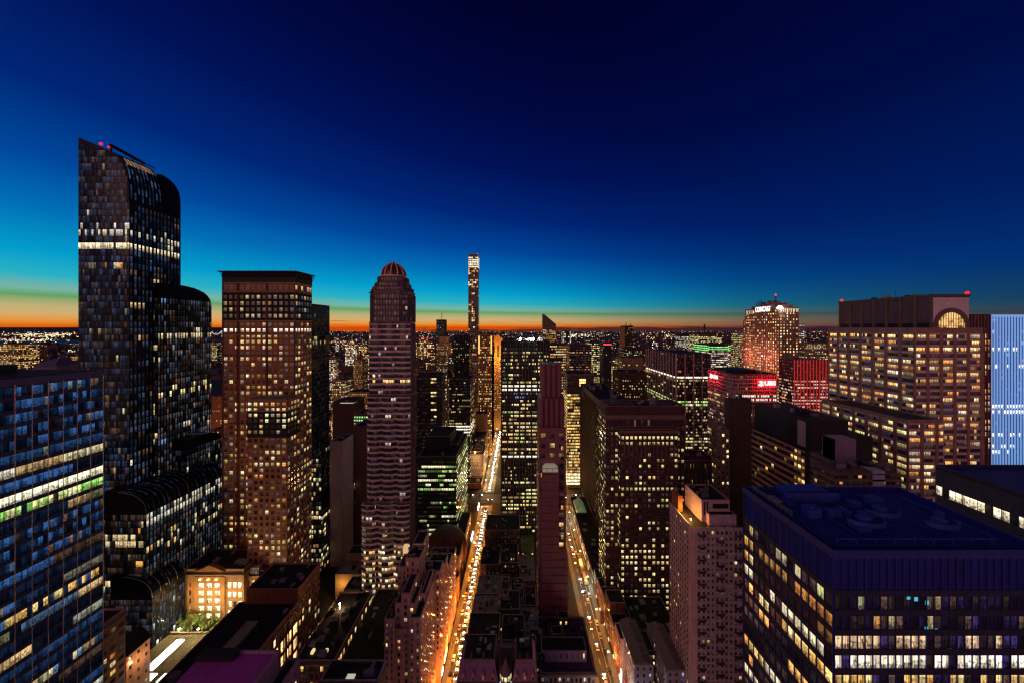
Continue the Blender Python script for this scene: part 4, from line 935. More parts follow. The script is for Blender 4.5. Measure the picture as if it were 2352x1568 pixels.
# ---- slender rose tower between the streets
def rose_tower():
    Y0 = 230.0
    b = Bld('slender_rose_tower', 'slender rose-pink masonry tower with stepped rounded crown between the two streets', Xp(1272, 232), 242)
    def bay(xa, xb, y0, y1, z0, z1, n, nm='wall', r=1.1):
        w = (xb-xa)/n; pts = []
        for k in range(n):
            u = xa+k*w
            pts += [(u+.05*w, y0+r)]+[(u+w*(.5-.45*cos(t)), y0+r-r*sin(t)) for t in (pi*.25, pi*.5, pi*.75)]+[(u+.95*w, y0+r)]
        pts += [(xb, y1), (xa, y1)]
        b.part(nm, MB().prism(pts, z0, z1), ROSE)
        m = MB()
        z = z0+3.4
        while z < z1: m.box(xa-.06, xb+.06, y0+r*.4, y1-1, z, z+.22); z += 3.9
        b.part('stone_band', m, wall((.22, .09, .11), .8, .2, .3, kind='stone')) if nm == 'wall' else None
    z = lambda py, Y=236: Zp(py, Y)
    bay(Xp(1243, 240), Xp(1291, 240), 240, 256, 0, z(836, 240), 4, 'crown_wall', 2.0)
    bay(Xp(1238, 236), Xp(1298, 236), 236, 256, 0, z(915), 5, 'crown_wall', 2.2)
    xa, xb = Xp(1237, 233), Xp(1300, 233)
    b.part('wall', MB().box(xa, xb, 233, 257, 0, z(985, 233)), ROSE)
    b.part('parapet', MB().box(xa-.15, xb+.15, 232.8, 234, z(985, 233), z(983, 233)+.6), ROSE)
    b.fac((xa, 233), (xb, 233), z(1420, 233), z(988, 233), fh=6.6, bw=6.3, wf=.5, hf=.42, p=.35, pal='amber', st=.7, rv=.05, dark=.04, tint=(1, .4, .5), sill=.3, smat=wall((.22, .09, .11), .8, .2, .3, kind='stone'))
    b.fac((xa, 257), (xa, 233), 10, z(988, 233), fh=4, bw=3, wf=.4, hf=.5, p=.3, pal='amber', st=.5)
    # projecting blank-banded front shaft with a glass lantern
    fa, fb = Xp(1245, 228), Xp(1284, 228); fz = z(1085, 228); zl = z(1268, 228); fb2 = Xp(1304, 228)
    b.part('wall', MB().box(fa, fb, 228, 233, 0, fz), ROSE)
    b.part('wall', MB().box(fb, fb2, 228.2, 233, 0, zl), ROSE)
    b.part('wall', MB().box(fa-2.2, fa, 229.5, 233, 0, z(1130, 228)), ROSE)
    m = MB(); zz_ = 8
    while zz_ < fz: m.box(fa-.1, (fb2 if zz_ < zl else fb)+.1, 227.8, 228.02, zz_, zz_+.3); zz_ += 5.2
    b.part('stone_band', m, wall((.16, .06, .08), .8, .2, .3, kind='stone'))
    b.fac((fb+.2, 232.8), (xb, 232.8), zl+4, z(1000, 228), fh=6.6, bw=5, wf=.3, hf=.4, p=.3, pal='amber', st=.5)
    lm, ln, ll, lb = newmat('lantern_glass'); 
    b.part('glass_lantern', MB().box(fa+.6, fb-.6, 228.4, 232.6, fz, fz+2.8).extr([(fa+.6, fz+2.8), (fb-.6, fz+2.8), (fb-2.5, fz+4.6), (fa+2.5, fz+4.6)], 'y', 228.4, 232.6), emit((.75, .7, .45), .22, 'lantern_glow'))
    b.part('lantern_frame', MB().box(fa+.4, fb-.4, 228.2, 228.4, fz, fz+.3).box(fa+.4, fb-.4, 228.2, 228.4, fz+2.7, fz+3).box(fa+3.5, fa+3.7, 228.1, 228.4, fz, fz+3).box(fa+7, fa+7.2, 228.1, 228.4, fz, fz+3), METAL)
    b.done()
rose_tower()
# ---- balcony apartment tower
def balcony_tower():
    Y0 = 175.0; x0, x1 = Xp(1600, Y0), Xp(1705, Y0); xs = Xp(1586, Y0+1); y1 = Yp(1538, xs); zt = Zp(1214, Y0)
    b = Bld('balcony_apartment_tower', 'pale apartment tower with stacked curved balconies and an orange-lit roof terrace', (x0+x1)/2, 188)
    wm_ = wall((.85, .62, .68), .85, .2, .3, kind='concrete')
    pts = [(xs, Y0+3), (x0, Y0), (x1, Y0), (x1, y1), (xs, y1)]
    b.part('wall', MB().prism(pts, 0, zt), wall((.8, .52, .5), .9, .3, .3, kind='brick'))
    b.part('front_wall', MB().box(x0, x1, Y0-.25, Y0+.01, 0, zt), wm_); b.part('roof', MB().prism([(xs+.5, Y0+3), (x0+.5, Y0+.5), (x1-.5, Y0+.5), (x1-.5, y1-.5), (xs+.5, y1-.5)], zt+.01, zt+.15), TAR)
    m = MB().box(x0, x1, Y0-.25, Y0+.2, zt, zt+1).box(xs-.01, xs+.4, Y0+3, y1, zt, zt+1.1); b.part('parapet', m, wm_)
    A = (x0, Y0-.25); ncol = 5; cw = (x1-x0)/ncol
    for j in range(33):
        z = zt-3.1*(j+1)
        if z < 20: break
    b.fac((x0, Y0-.25), (x1, Y0-.25), zt-3.1*31, zt-.2, fh=3.1, bw=cw/2.0, wf=.5, hf=.5, p=.05, pal='home', st=.6, rv=.03, dark=.02, tint=(.8, .6, 1))
    nfl = 0; bal0 = None
    for j in range(31):
        z = zt-3.1*(j+1)
        for ci, off in ((0, 0), (2, 1), (4, 0)):
            if j % 2 != off: continue
            c = x0+cw*(ci+.5); rr = 2.0; yb = Y0-.25
            if bal0 is None:
                m = MB(); n = 8
                arc = [(c+rr*cos(pi+pi*k/n), yb+rr*.85*sin(pi+pi*k/n)) for k in range(n+1)]
                m.prism(arc, z-.15, z+.12)
                for p, q in zip(arc, arc[1:]): m.beam((p[0], p[1], z+1.1), (q[0], q[1], z+1.1), .12); m.beam((p[0], p[1], z+.5), (q[0], q[1], z+.5), .9, .05)
                bal0 = b.part('balcony', m, wall((.14, .10, .12), .6, .3, .5, .2, 'metal')); bc = (c, z)
            else:
                q = bal0.copy(); C.objects.link(q); q.parent = b.e; q.location = (c-bc[0], 0, z-bc[1])
    m = MB()
    for k in (1, 2, 3, 4): m.box(x0+cw*k-.25, x0+cw*k+.25, Y0-.7, Y0-.25, 0, zt+.8)
    for k in (1, 2, 3):
        c = x0+cw*(k+.5); n = 8
        for a in range(n): m.beam((c-cw/2*cos(pi*a/n), Y0-.5, zt+.6+.9*sin(pi*a/n)), (c-cw/2*cos(pi*(a+1)/n), Y0-.5, zt+.6+.9*sin(pi*(a+1)/n)), .4)
    b.part('pilaster', m, wm_)
    b.fac((xs, y1), (xs, Y0+3), 10, zt-1, fh=3.1, bw=2.6, wf=.3, hf=.42, p=.06, pal='amber', st=.7, rv=.02, dark=.02, sill=.12, smat=BR_DK)
    # stepped penthouse
    px0, px1 = x0-.5, x1-2
    b.body(Xp(1612, 181), Xp(1676, 181), 181, y1-1, Zp(1147, 181)-.6, wm_, z0=zt, par=.6, name='penthouse'); b.body(Xp(1630, 177), Xp(1692, 177), 177.2, 181, Zp(1183, 177), wm_, z0=zt, par=.3, name='penthouse')
    zp = Zp(1147, 181)
    b.part('louvre', MB().box(Xp(1637, 181), Xp(1673, 181), 180.85, 181, zp-4.5, zp-2).box(Xp(1617, 181), Xp(1620, 181), 180.9, 181, zp-8, zp-1).box(Xp(1623, 181), Xp(1626, 181), 180.9, 181, zp-8, zp-1), BLK)
    b.part('stair_tower', MB().box(xs+.8, xs+3.2, y1-9, y1-1, zt, zt+9), BR_ORG)
    m = MB().lathe([(.05, zt+9.2), (1.0, zt+9.6), (1.3, zt+10.4)], xs+2, y1-3, 12).box(xs+1.9, xs+2.1, y1-3.1, y1-2.9, zt+9, zt+9.3); b.part('dish', m, WHT)
    m = MB().box(xs+2.6, xs+3.0, Y0+6, Y0+6.4, zt+1.4, zt+2); b.part('terrace_lamp', m, emit((1, .5, .1), 60, 'terrace_lamp_glow'))
    for yy in (Y0+7, Y0+13):
        d = bpy.data.lights.new('terrace', 'POINT'); d.energy = 2400; d.color = (1, .42, .08); l = bpy.data.objects.new('terrace_light', d); C.objects.link(l); l.parent = b.e; l.location = (xs+2-b.o[0], yy-b.o[1], zt+3)
    b.clutter(xs+4, px1, 182, y1-2, zp-.5, 7, .8)
    b.done()
balcony_tower()
# ---- right foreground office
def corner_office():
    Y0 = 68.0; x0 = Xp(1915, Y0); y1 = Yp(1710, x0); x1 = Xp(2062, y1); zt = Zp(1260, Y0)
    b = Bld('foreground_office_block', 'large dark violet office block with finned blank top and glowing floors, lower right corner', (x0+x1)/2, 82)
    sk = wall((.022, .034, .30), .35, .3, .4, .2, 'panel'); fin = wall((.035, .042, .30), .4, .2, .4, .4, 'metal')
    b.body(x0, x1, Y0, y1, zt-1, sk, par=1.0, cope=False, roof=wall((.012, .03, .24), .7, .6, .4, kind='roofing'))
    zb = H-(1360-VY)/F*Y0
    b.fac((x0, Y0), (x1, Y0), 60, zb, fh=3.9, bw=1.52, wf=.92, hf=.68, p=.25, pal='warm', st=.55, rv=.2, run=.7, dark=.05, tint=(.35, .2, .8), off=.06,
          rows=[(zb-2.6, zb-1.3, .1, 'glass', .3), (zb-6.6, zb-5.2, .18, 'warm', .35), (zb-10.6, zb-8.8, .7, (1, .66, .36), .6), (zb-14.6, zb-12.6, .9, (1, .84, .62), .85), (zb-18.6, zb-16.5, .6, 'amber', .6)])
    b.fac((x0, y1), (x0, Y0), 60, zb+0, fh=3.9, bw=1.9, wf=.82, hf=.62, p=.38, pal='warm', st=.6, rv=.25, run=.6, dark=.035, tint=(.8, .45, .5), off=.06, rows=[(zb-14.6, zb-12.6, .7, (1, .82, .5), .8), (zb-18.7, zb-16.4, .6, 'amber', .9), (zb-3, zb-1, .3, 'home', .4)])
    m = MB()
    n = round((x1-x0)/1.52)
    for k in range(n+1): u = x0+(x1-x0)*k/n; m.box(u-.08, u+.08, Y0-.25, Y0, 50, zt-1.6)
    n = round((y1-Y0)/1.9)
    for k in range(n+1): u = Y0+(y1-Y0)*k/n; m.box(x0-.25, x0, u-.08, u+.08, 50, zt-1.6)
    b.part('fin', m, fin)
    m = MB(); nn = round((zb-60)/3.9); ch = (zb-60)/nn
    for j in range(nn+1):
        z = 60+ch*j; m.box(x0, x1, Y0-.22, Y0, z-.62, z+.62); m.box(x0-.22, x0, Y0, y1, z-.62, z+.62)
    b.part('spandrel', m, wall((.025, .022, .05), .6, .3, .4, kind='panel'))
    m = MB(); z = zb+1
    while z < zt-2: m.box(x0, x1, Y0-.09, Y0, z, z+.09); m.box(x0-.09, x0, Y0, y1, z, z+.09); z += .3
    b.part('louvre', m, sk)
    b.part('coping', MB().box(x0-.45, x1+.3, Y0-.45, Y0+.5, zt-1.6, zt).box(x0-.45, x0+.5, Y0+.5, y1+.3, zt-1.6, zt), fin)
    for k_, (px_, py_) in enumerate(((2086, 1370), (2103, 1374), (2128, 1382), (2127, 1442), (2148, 1446), (2180, 1492))): b.part('teal_lamp', MB().box(Xp(px_, Y0)-.35, Xp(px_, Y0)+.35, Y0-.1, Y0-.07, Zp(py_, Y0)-.4, Zp(py_, Y0)+.4), emit((.02, .6, .65), .8, 'teal_glow', False))
    # roof plant: curved screens, tank housings, stair head
    bl = wall((.045, .08, .42), .5, .3, .5, .3, 'metal')
    for cx_, cy__, r in ((x0+16, 78, 4.2), (x0+24, 82, 4.0), (x0+32, 77, 3.6)):
        m = MB(); n = 14
        for k in range(n):
            a, a2 = pi*1.05+pi*.9*k/n, pi*1.05+pi*.9*(k+1)/n
            m.beam((cx_+r*cos(a), cy__+r*.7*sin(a), zt+.4), (cx_+r*cos(a2), cy__+r*.7*sin(a2), zt+.4), .2, 1.1)
        b.part('curved_screen', m, bl)
        m = MB().lathe([(1.3, zt-.9), (1.3, zt+.9), (.9, zt+1.2), (.01, zt+1.2)], cx_, cy__, 14); b.part('fan_housing', m, bl)
    m = MB()
    for k in range(1, 12): m.box(x0+.6, x1-.5, Y0+.6+k*2.2, Y0+.68+k*2.2, zt-.87, zt-.82)
    for k in range(1, 10): m.box(x0+.6+k*4.2, x0+.7+k*4.2, Y0+.6, y1-.6, zt-.86, zt-.80)
    b.part('roof_seam', m, wall((.03, .06, .36), .5, .3, .5, kind='metal'))
    m = MB()
    for (pa_, pb_) in (((x0+4, 72), (x0+38, 72)), ((x0+38, 72), (x0+38, 90)), ((x0+10, 74), (x0+10, 88)), ((x0+28, 74), (x0+28, 92))): m.beam((*pa_, zt-.4), (*pb_, zt-.4), .25)
    b.part('roof_pipe', m, bl)
    b.part('plant_screen', MB().box(x0+6, x0+20, 88, 88.3, zt-1, zt+1.4).box(x0+8, x0+19, 90, 94, zt-1, zt+1.1), bl)
    m = MB()
    for k in range(9): m.box(x0+3+k*4, x0+3.2+k*4, 70.5, 70.7, zt-1, zt+.4)
    m.box(x0+3, x0+36, 70.5, 70.6, zt+.3, zt+.4); b.part('railing', m, bl)
    m = MB()   # maintenance rig rail
    m.beam((x0+1.2, 93, zt+.9), (x0+1.4, 80, zt+.9), .25); m.beam((x0+1.2, 93, zt+.3), (x0+1.4, 80, zt+.3), .25)
    for k in range(10): m.beam((x0+1.2, 93-1.4*k, zt-.9), (x0+1.2, 93-1.4*k, zt+.9), .12)
    m.box(x0+.8, x0+2.2, 84, 87, zt+.9, zt+1.5); b.part('cleaning_rig', m, METAL)
    b.clutter(x0+5, x1-5, 73, 93, zt-1, 12, .8, bl)
    b.done(110)
corner_office()
X0 = Xp(2150, 105); zt = Zp(1066, 105)
b = Bld('far_roof_block', 'dark blue roofed block with one strip of lit windows, behind the violet foreground office', X0+25, 80)
b.body(X0, X0+60, 45, 105, zt-.8, wall((.03, .032, .07), .6, .3, .4, kind='panel'), par=.8, cope=False, roof=wall((.02, .04, .22), .6, .6, .4, kind='roofing'))
b.fac((X0, 105), (X0, 45), zt-9.5, zt-5.7, fh=3.8, bw=1.6, wf=.9, hf=.7, p=0, dark=.01, rows=[(0, 300, .86, (1, .84, .55), .95)])
b.part('wall_rail', MB().box(X0-.2, X0, 45, 105, zt-1.2, zt-.6), DARKM); b.clutter(X0+3, X0+50, 60, 100, zt, 8, 1.2); b.body(X0+14, X0+40, 60, 90, zt+3, wall((.03, .032, .07), .6, .3, .4, kind='panel'), z0=zt-1, par=0, name='plant_room'); b.done()
# ================================================================ lower left
Y0 = 240.0; x0, x1 = Xp(424, Y0), Xp(560, Y0); zt = Zp(1306, Y0)
b = Bld('classical_building', 'ornate classical building with tall glowing windows behind the street trees', (x0+x1)/2, 252)
b.body(x0, x1, Y0, 262, zt-1, GOLD, par=1)
b.part('cornice', MB().box(x0-1, x1+.5, Y0-1, 262, zt-4.2, zt-3.2).box(x0-.6, x1+.3, Y0-.6, 262, zt-5.2, zt-4.2), STONE)
b.part('pavilion', MB().box(x0+8, x0+29, Y0-1.2, Y0, 0, zt-4.4).extr([(x0+8, zt-1), (x0+29, zt-1), (x0+18.5, zt+3.2)], 'y', Y0-1, Y0+2), GOLD)
lw = dict(p=1, pal=(1, .78, .38) if False else 'white', st=1.6, rv=0, dark=.02)
b.fac((x0+10, Y0-1.2), (x0+27, Y0-1.2), 6, zt-8, fh=5.6, bw=5.7, wf=.62, hf=.58, pal='white', p=1, st=1.5, rv=0, rows=[(0, 99, 1, (1, .84, .5), 1.9)])
b.fac((x0+1, Y0), (x0+7, Y0), 4, zt-8, fh=5.6, bw=6, wf=.25, hf=.6, p=.7, pal='warm', st=1.3)
b.fac((x0+30, Y0), (x1-1, Y0), 6, zt-8, fh=6.2, bw=4.2, wf=.66, hf=.6, p=1, rows=[(0, 99, .95, (1, .84, .5), 1.9)])
for k in range(3):
    u = x0+12.3+5.7*k; b.part('cornice_lamp', MB().box(u-.5, u+.5, Y0-2, Y0-1.6, zt-6.4, zt-5.8), emit((1, .55, .15), 25, 'cornice_lamp_glow'))
for k in range(5):
    d = bpy.data.lights.new('facade_lamp', 'POINT'); d.energy = 2300; d.color = (1, .5, .14); l = bpy.data.objects.new('facade_lamp', d); C.objects.link(l); l.parent = b.e; l.location = (x0+4+k*9-b.o[0], Y0-7-b.o[1], 26)
b.clutter(x0+2, x1-2, Y0+3, 260, zt-1, 9, 1.2); b.done()
b = simple('street_corner_building', 'dark-roofed low wing with rooftop machinery between the classical building and the cornice tower', 562, 655, 1322, 244, 5, GOLD, dict(fh=5, bw=4, wf=.6, hf=.6, p=.5, pal='warm', st=1.0), roofc=4)
x0, x1, y0_, y1_, z_ = b.dim; m = MB()
for k in range(7): m.box(x0+2+k*1.1, x0+2.5+k*1.1, y0_+1, y0_+4, z_, z_+5)
m.box(x0+1.6, x0+9.4, y0_+.8, y0_+4.2, z_+5, z_+5.5); b.part('cooling_tower', m, WHT); b.done(20)
# tall tan corner building + gabled one under the dark glass tower
X = -205.0; y1 = Yp(288, X); z = Zp(1396, y1)
b = Bld('cream_apartment_building', 'cream brick apartment building with dark roof wedged under the tallest tower at far left', X-8, y1-12)
b.body(X-20, X, y1-26, y1, z-1, TAN, par=1); b.part('cornice', MB().box(X-20, X+.9, y1-26, y1+.5, z-3.4, z-2.4).box(X-20, X+.5, y1-26, y1+.3, z-8, z-7.5), STONE)
b.fac((X, y1-26), (X, y1), 4, z-4.5, fh=4.1, bw=3.6, wf=.62, hf=.5, p=.32, pal='warm', st=.55, sill=.2, smat=STONE); b.clutter(X-18, X-2, y1-24, y1-2, z-1, 4)
b.done(40)
X = -206.0; ya_, yb_ = Yp(289, X)+.2, Yp(349, X)-1; z = Zp(1452, yb_)
b = Bld('gabled_building', 'small peach plaster building with a pitched dark roof beside the ribbed roof with glowing skylights', X-6, ya_+7)
b.box('wall', X-12, X, ya_, yb_, 0, z-2, wall((.62, .36, .22), .85, .3, .3, kind='plaster')); b.part('roof', MB().extr([(X+.8, z-2.2), (X+.8, z-1.8), (X-6, z+4.5), (X-12.6, z-1.8), (X-12.6, z-2.2)], 'y', ya_-.4, yb_+.4), TAR)
b.fac((X, ya_), (X, yb_), 8, z-2.5, fh=5.2, bw=4, wf=.3, hf=.36, p=.25, pal='blue', st=.35); b.part('wall_lamp', MB().ball((X+.7, ya_+1.6, z-7), .35), emit((1, .6, .25), 60, 'wall_lamp_glow'))
d = bpy.data.lights.new('wall_lamp', 'POINT'); d.energy = 1400; d.color = (1, .55, .28); l = bpy.data.objects.new('wall_light', d); C.objects.link(l); l.parent = b.e; l.location = (X+5-b.o[0], ya_+6-b.o[1], z-9); b.done(20)
# ribbed low roof with glowing skylights
zr = 7.0
def rp(px, py): Y = (H-zr)*F/(py-VY); return Xp(px, Y), Y
ax, aY = rp(330, 1539); bx_, bY = rp(402, 1469)
b = Bld('skylight_hall', 'low hall with a ribbed dark roof, two long blazing skylights and three small ones', -208, 214)
b.box('wall', -232, -176, 186, 226.5, 0, zr-.3, TAN)
b.box('roof', -232.4, -175.6, 185.6, 226.9, zr-.3, zr, wall((.14, .11, .07), .6, .4, .5, .3, 'metal'))
m = MB()
for k in range(48): m.box(-231+k*1.17, -230.86+k*1.17, 195, 226.5, zr, zr+.3)
b.part('roof_rib', m, wall((.24, .2, .12), .5, .3, .5, .3, 'metal'))
wsk = emit((1, .95, .82), 4.5, 'skylight_glow')
for px0, px1 in ((331, 350), (399, 416)):
    xa = rp(px0, 1539)[0]; xb = rp(px1, 1539)[0]; ya_ = rp(px0, 1539)[1]; yb_ = rp(402, 1470)[1]
    b.part('skylight', MB().extr([(xa, zr), (xb, zr), (xb, zr+.7), ((xa+xb)/2, zr+1.1), (xa, zr+.7)], 'y', ya_, yb_), wsk)
for px in (345, 377, 408):
    xa, ya_ = rp(px, 1556); b.part('skylight', MB().box(xa-1.9, xa+1.9, ya_-2.6, ya_+2.2, zr, zr+.6), wsk)
b.part('parapet', MB().box(-232.4, -175.6, 226.4, 227.1, zr, zr+1.1).box(-232.4, -175.6, 193.6, 194.2, zr, zr+.5), STONE)
b.done()
# long building lining the street, glowing windows in a diagonal
X = -128.0; y1 = Yp(735, X); z = Zp(1292, y1); ys = y1-22
b = Bld('diagonal_brick_hall', 'long orange brick hall with dark roof and glowing tall windows running diagonally at lower left', X-16, 170)
b.body(X-34, X, 132, ys, z-8.5, BR_ORG, par=1); b.body(X-30, X, ys, y1, z-1, BR_ORG, par=1)
b.part('cornice', MB().box(X, X+.9, 132, ys, z-10.6, z-9.6).box(X, X+.6, 132, y1, 14.6, 15.3).box(X, X+.5, ys, y1, z-4, z-3.2), STONE)
aw = dict(fh=9, bw=5.2, wf=.62, hf=.7, p=.86, pal='warm', st=1.15, rv=0, dark=.05)
b.fac((X, 132), (X, ys), 17, z-17, rows=[(0, 99, .84, (1, .62, .24), 1.1)], **aw)
b.fac((X, 132), (X, ys), z-17, z-11, fh=6, bw=2.6, wf=.5, hf=.6, p=.15, pal='warm', st=.7, sill=.2, smat=STONE)
b.fac((X, ys), (X, y1), 17, z-5, fh=4.3, bw=3.0, wf=.5, hf=.6, p=.3, pal='home', st=.75, sill=.2, smat=STONE)
b.fac((X+.02, 150), (X+.02, y1), 4, 14, fh=9, bw=3.6, wf=.5, hf=.55, p=.9, rows=[(0, 99, .9, (1, .9, .62), 1.9)])
m = MB()
for k in range(15): m.box(X, X+.45, 132.5+k*4.1, 133.1+k*4.1, 4, z-10.5 if 132+k*4.1 < ys else z-2)
b.part('pilaster', m, BR_ORG); 
b.part('duct', MB().box(X-18, X-12, 168, 184, z-8.3, z-6), METAL); b.part('duct', MB().box(X-10, X-7, 150, 152, z-8.3, z-4), METAL)
for px in ((X-20, 150), (X-14, 146), (X-24, 162)):
    m = MB(); 
    for k in range(8): a, a2 = pi*k/8, pi*(k+1)/8; m.beam((px[0]+2*cos(a), px[1], z-8.3+2*sin(a)), (px[0]+2*cos(a2), px[1], z-8.3+2*sin(a2)), .4)
    b.part('duct', m, METAL)
b.clutter(X-32, X-2, 134, ys-2, z-8.5, 14, .9); b.clutter(X-28, X-2, ys+1, y1-1, z-1, 8, .9)
b.done()
# flat magenta roof in the foreground
Zr = 100.0; yN = 60; yF_ = (H-Zr)*F/(1493-VY); xr_ = Xp(640, yF_)
b = Bld('violet_roofed_building', 'near building with a smooth violet roof and dark raised bulkhead at the bottom left', xr_-20, 95)
b.body(Xp(470, yF_), xr_, yN, yF_, Zr-1, wall((.26, .15, .22), .85, .2, .3, kind='stucco'), par=.0)
rm = wall((.5, .07, .42), .85, .2, .15, kind='membrane')
b.box('roof', Xp(470, yF_), xr_, yN, yF_, Zr-1, Zr-.7, rm)
b.box('bulkhead', Xp(470, yF_), Xp(552, yF_), yF_-3.2, yF_-.2, Zr-.7, Zr+1.1, DARKM)
m = MB().box(xr_-.5, xr_+.2, yN, yF_, Zr-1, Zr+.2).box(Xp(552, yF_), xr_, yF_-.4, yF_+.1, Zr-.7, Zr+.2); b.part('parapet', m, wall((.35, .2, .32), .85, .2, .3, kind='stucco'))
b.body(xr_+.3, xr_+4.5, yN, yF_+4, Zr-7, wall((.34, .19, .26), .85, .2, .3, kind='stucco'), par=.6)
b.fac((xr_+4.5, yN), (xr_+4.5, yF_+4), 60, Zr-8, fh=3.5, bw=4.5, wf=.25, hf=.4, p=.3, pal='warm', st=.6); b.done(30)
# trees in front of the classical building
lf, ln_, ll_, lb_ = newmat('foliage')
gg = ln_.new('ShaderNodeNewGeometry'); tn = ln_.new('ShaderNodeTexNoise'); tn.inputs['Scale'].default_value = .8; ll_.new(gg.outputs['Position'], tn.inputs['Vector'])
cr_ = ln_.new('ShaderNodeValToRGB'); cr_.color_ramp.elements[0].position = .35; cr_.color_ramp.elements[0].color = (.035, .06, .012, 1); cr_.color_ramp.elements[1].position = .65; cr_.color_ramp.elements[1].color = (.16, .22, .04, 1)
ll_.new(tn.outputs[0], cr_.inputs[0]); ll_.new(cr_.outputs[0], lb_.inputs['Base Color']); lb_.inputs['Roughness'].default_value = .6
bark = wall((.07, .045, .03), .9, .4, 1.5, kind='bark')
def tree(x, y, h, r, label, group, n=1500, ls=.34):
    e = bpy.data.objects.new('street_tree', None); C.objects.link(e); e.location = (x, y, .1); tag(e, label, 'tree', group)
    m = MB(); m.lathe([(.32, 0), (.24, h*.3), (.17, h*.5), (.05, h*.8)], 0, 0, 7)
    for k in range(7):
        a = R.uniform(0, 2*pi); z0 = h*R.uniform(.28, .5); m.beam((0, 0, z0), (r*.7*cos(a), r*.7*sin(a), z0+h*R.uniform(.15, .35)), .11)
    link('trunk', m, bark, e)
    m = MB(); cl = [(R.gauss(0, r*.45), R.gauss(0, r*.45), h*R.uniform(.45, .95), R.uniform(.28, .5)*r) for _ in range(13)]
    for _ in range(n):
        c = R.choice(cl); d = [R.gauss(0, 1) for _ in range(3)]; q = sqrt(sum(v*v for v in d)) or 1; k = c[3]*R.random()**.4/q
        p = (c[0]+d[0]*k, c[1]+d[1]*k, c[2]+d[2]*k*.8); a, t = R.uniform(0, 2*pi), R.uniform(-.9, .9); s = ls*R.uniform(.6, 1.4)
        u = (cos(a)*s, sin(a)*s, t*s*.5); v = (-sin(a)*s*.6, cos(a)*s*.6, R.uniform(-1, 1)*s*.6)
        m.poly([(p[0]-u[0], p[1]-u[1], p[2]-u[2]), (p[0]+v[0], p[1]+v[1], p[2]+v[2]), (p[0]+u[0], p[1]+u[1], p[2]+u[2]), (p[0]-v[0], p[1]-v[1], p[2]-v[2])])
    link('crown', m, lf, e); return e
desc = ['leftmost green tree before the classical building', 'wide green tree under the tall lit windows', 'green tree in the middle of the lit row', 'tall pale green tree right of centre in the lit row', 'green tree before the lit windows, second from the right', 'rightmost green tree of the row, beside the long brick hall']
for k in range(6): tree(-231+k*7.6+R.uniform(-.8, .8), 232.5+R.uniform(-1.5, 1.5), R.uniform(11, 15), R.uniform(3.6, 5), desc[k], 'street trees before the classical building')
for k in range(4):
    d = bpy.data.lights.new('lamp', 'POINT'); d.energy = 5200; d.color = (1, .85, .45)
    e = bpy.data.objects.new('street_lamp', None); C.objects.link(e); e.location = (-226+k*12.5, 228.2, 0); tag(e, ('first', 'second', 'third', 'fourth')[k]+' street lamp from the left at the kerb below the row of trees', 'street lamp', 'lamps below the trees')
    link('pole', MB().box(-.09, .09, -.09, .09, 0, 9), DARKM, e); link('lamp_head', MB().box(-.35, .35, -.9, .1, 9, 9.25), emit((1, .8, .4), 30, 'street_lamp_glow'), e)
    l = bpy.data.objects.new('lamp_light', d); C.objects.link(l); l.parent = e; l.location = (0, -1.5, 16)

# ================================================================ between cornice tower and domed tower
simple('blank_party_wall_tower', 'pale tan tower with blank front and windowed side, between the cornice and domed towers', 758, 786, 1012, 300, 20, PALE, None, side=None, roofc=5).done()
b = simple('strip_window_tower', 'brown tower with thin vertical window strips, right behind the pale tan one', 768, 796, 1030, 321, 26, TAN, dict(fh=3.6, bw=3.2, wf=.35, hf=.8, p=.1, pal='amber', st=.8, rv=.02, dark=.01, pier=(1.6, .4), pmat=STONE), roofc=4); b.done(20)
b = simple('ribbed_tan_tower', 'tan tower with dark vertical window strips just behind the blank stepped one', 786, 806, 1040, 322, 30, TAN, dict(fh=3.6, bw=2.6, wf=.45, hf=.7, p=.08, pal='amber', st=.8, rv=0, pier=(.8, .5), pmat=TAN)); b.done(30)
simple('tan_blank_tower', 'tan blank-walled tower directly left of the domed skyscraper', 812, 842, 978, 330, 30, TAN, None, roofc=3).done()
b = simple('green_topped_hotel', 'hotel with a green-lit top storey beside the domed skyscraper', 812, 846, 950, 390, 25, TAN, dict(fh=3.6, bw=2.8, wf=.6, hf=.55, p=.5, pal='home', st=.8, rows=[(Zp(966, 390), Zp(948, 390), 1, (.5, 1, .4), .8)])); b.done(20)
b = simple('orange_lit_block', 'low tan block with an orange-lit blank wall, right of the diagonal brick hall', 770, 832, 1318, 262, 26, wall((.40, .22, .09), .85, .25, .3, kind='brick'), None, roofc=10, roof=TARL)
x0, x1, y0_, y1_, z_ = b.dim
d = bpy.data.lights.new('wall_lamp', 'POINT'); d.energy = 3000; d.color = (1, .6, .2); l = bpy.data.objects.new('wall_light', d); C.objects.link(l); l.parent = b.e; l.location = (x0+6-b.o[0], y0_-5-b.o[1], z_-7)
b.body(x0+2, x1-3, y0_+14, y1_-1, z_+6, TAN, z0=z_, par=.5, name='penthouse'); b.done()
b = simple('greenish_side_building', 'building with pale stone top and green-lit side wall, before the foot of the domed skyscraper', 790, 826, 1352, 236, 12, TAN, None, roofc=6)
x0, x1, y0_, y1_, z_ = b.dim; b.fac((x1, y0_), (x1, y1_), 6, z_-2, fh=3.4, bw=2.8, wf=.4, hf=.45, p=.25, pal='green', st=.4); b.done(20)
b = simple('arched_window_block', 'brick block with a glowing window row under a dark flat roof, bottom left', 676, 768, 1516, 168, 44, BR_RED, dict(fh=4.2, bw=2.6, wf=.6, hf=.62, p=.35, pal='warm', st=.7, rows=[(Zp(1548, 168), Zp(1520, 168), .45, 'amber', .8)], sill=.2, smat=STONE), roofc=14)
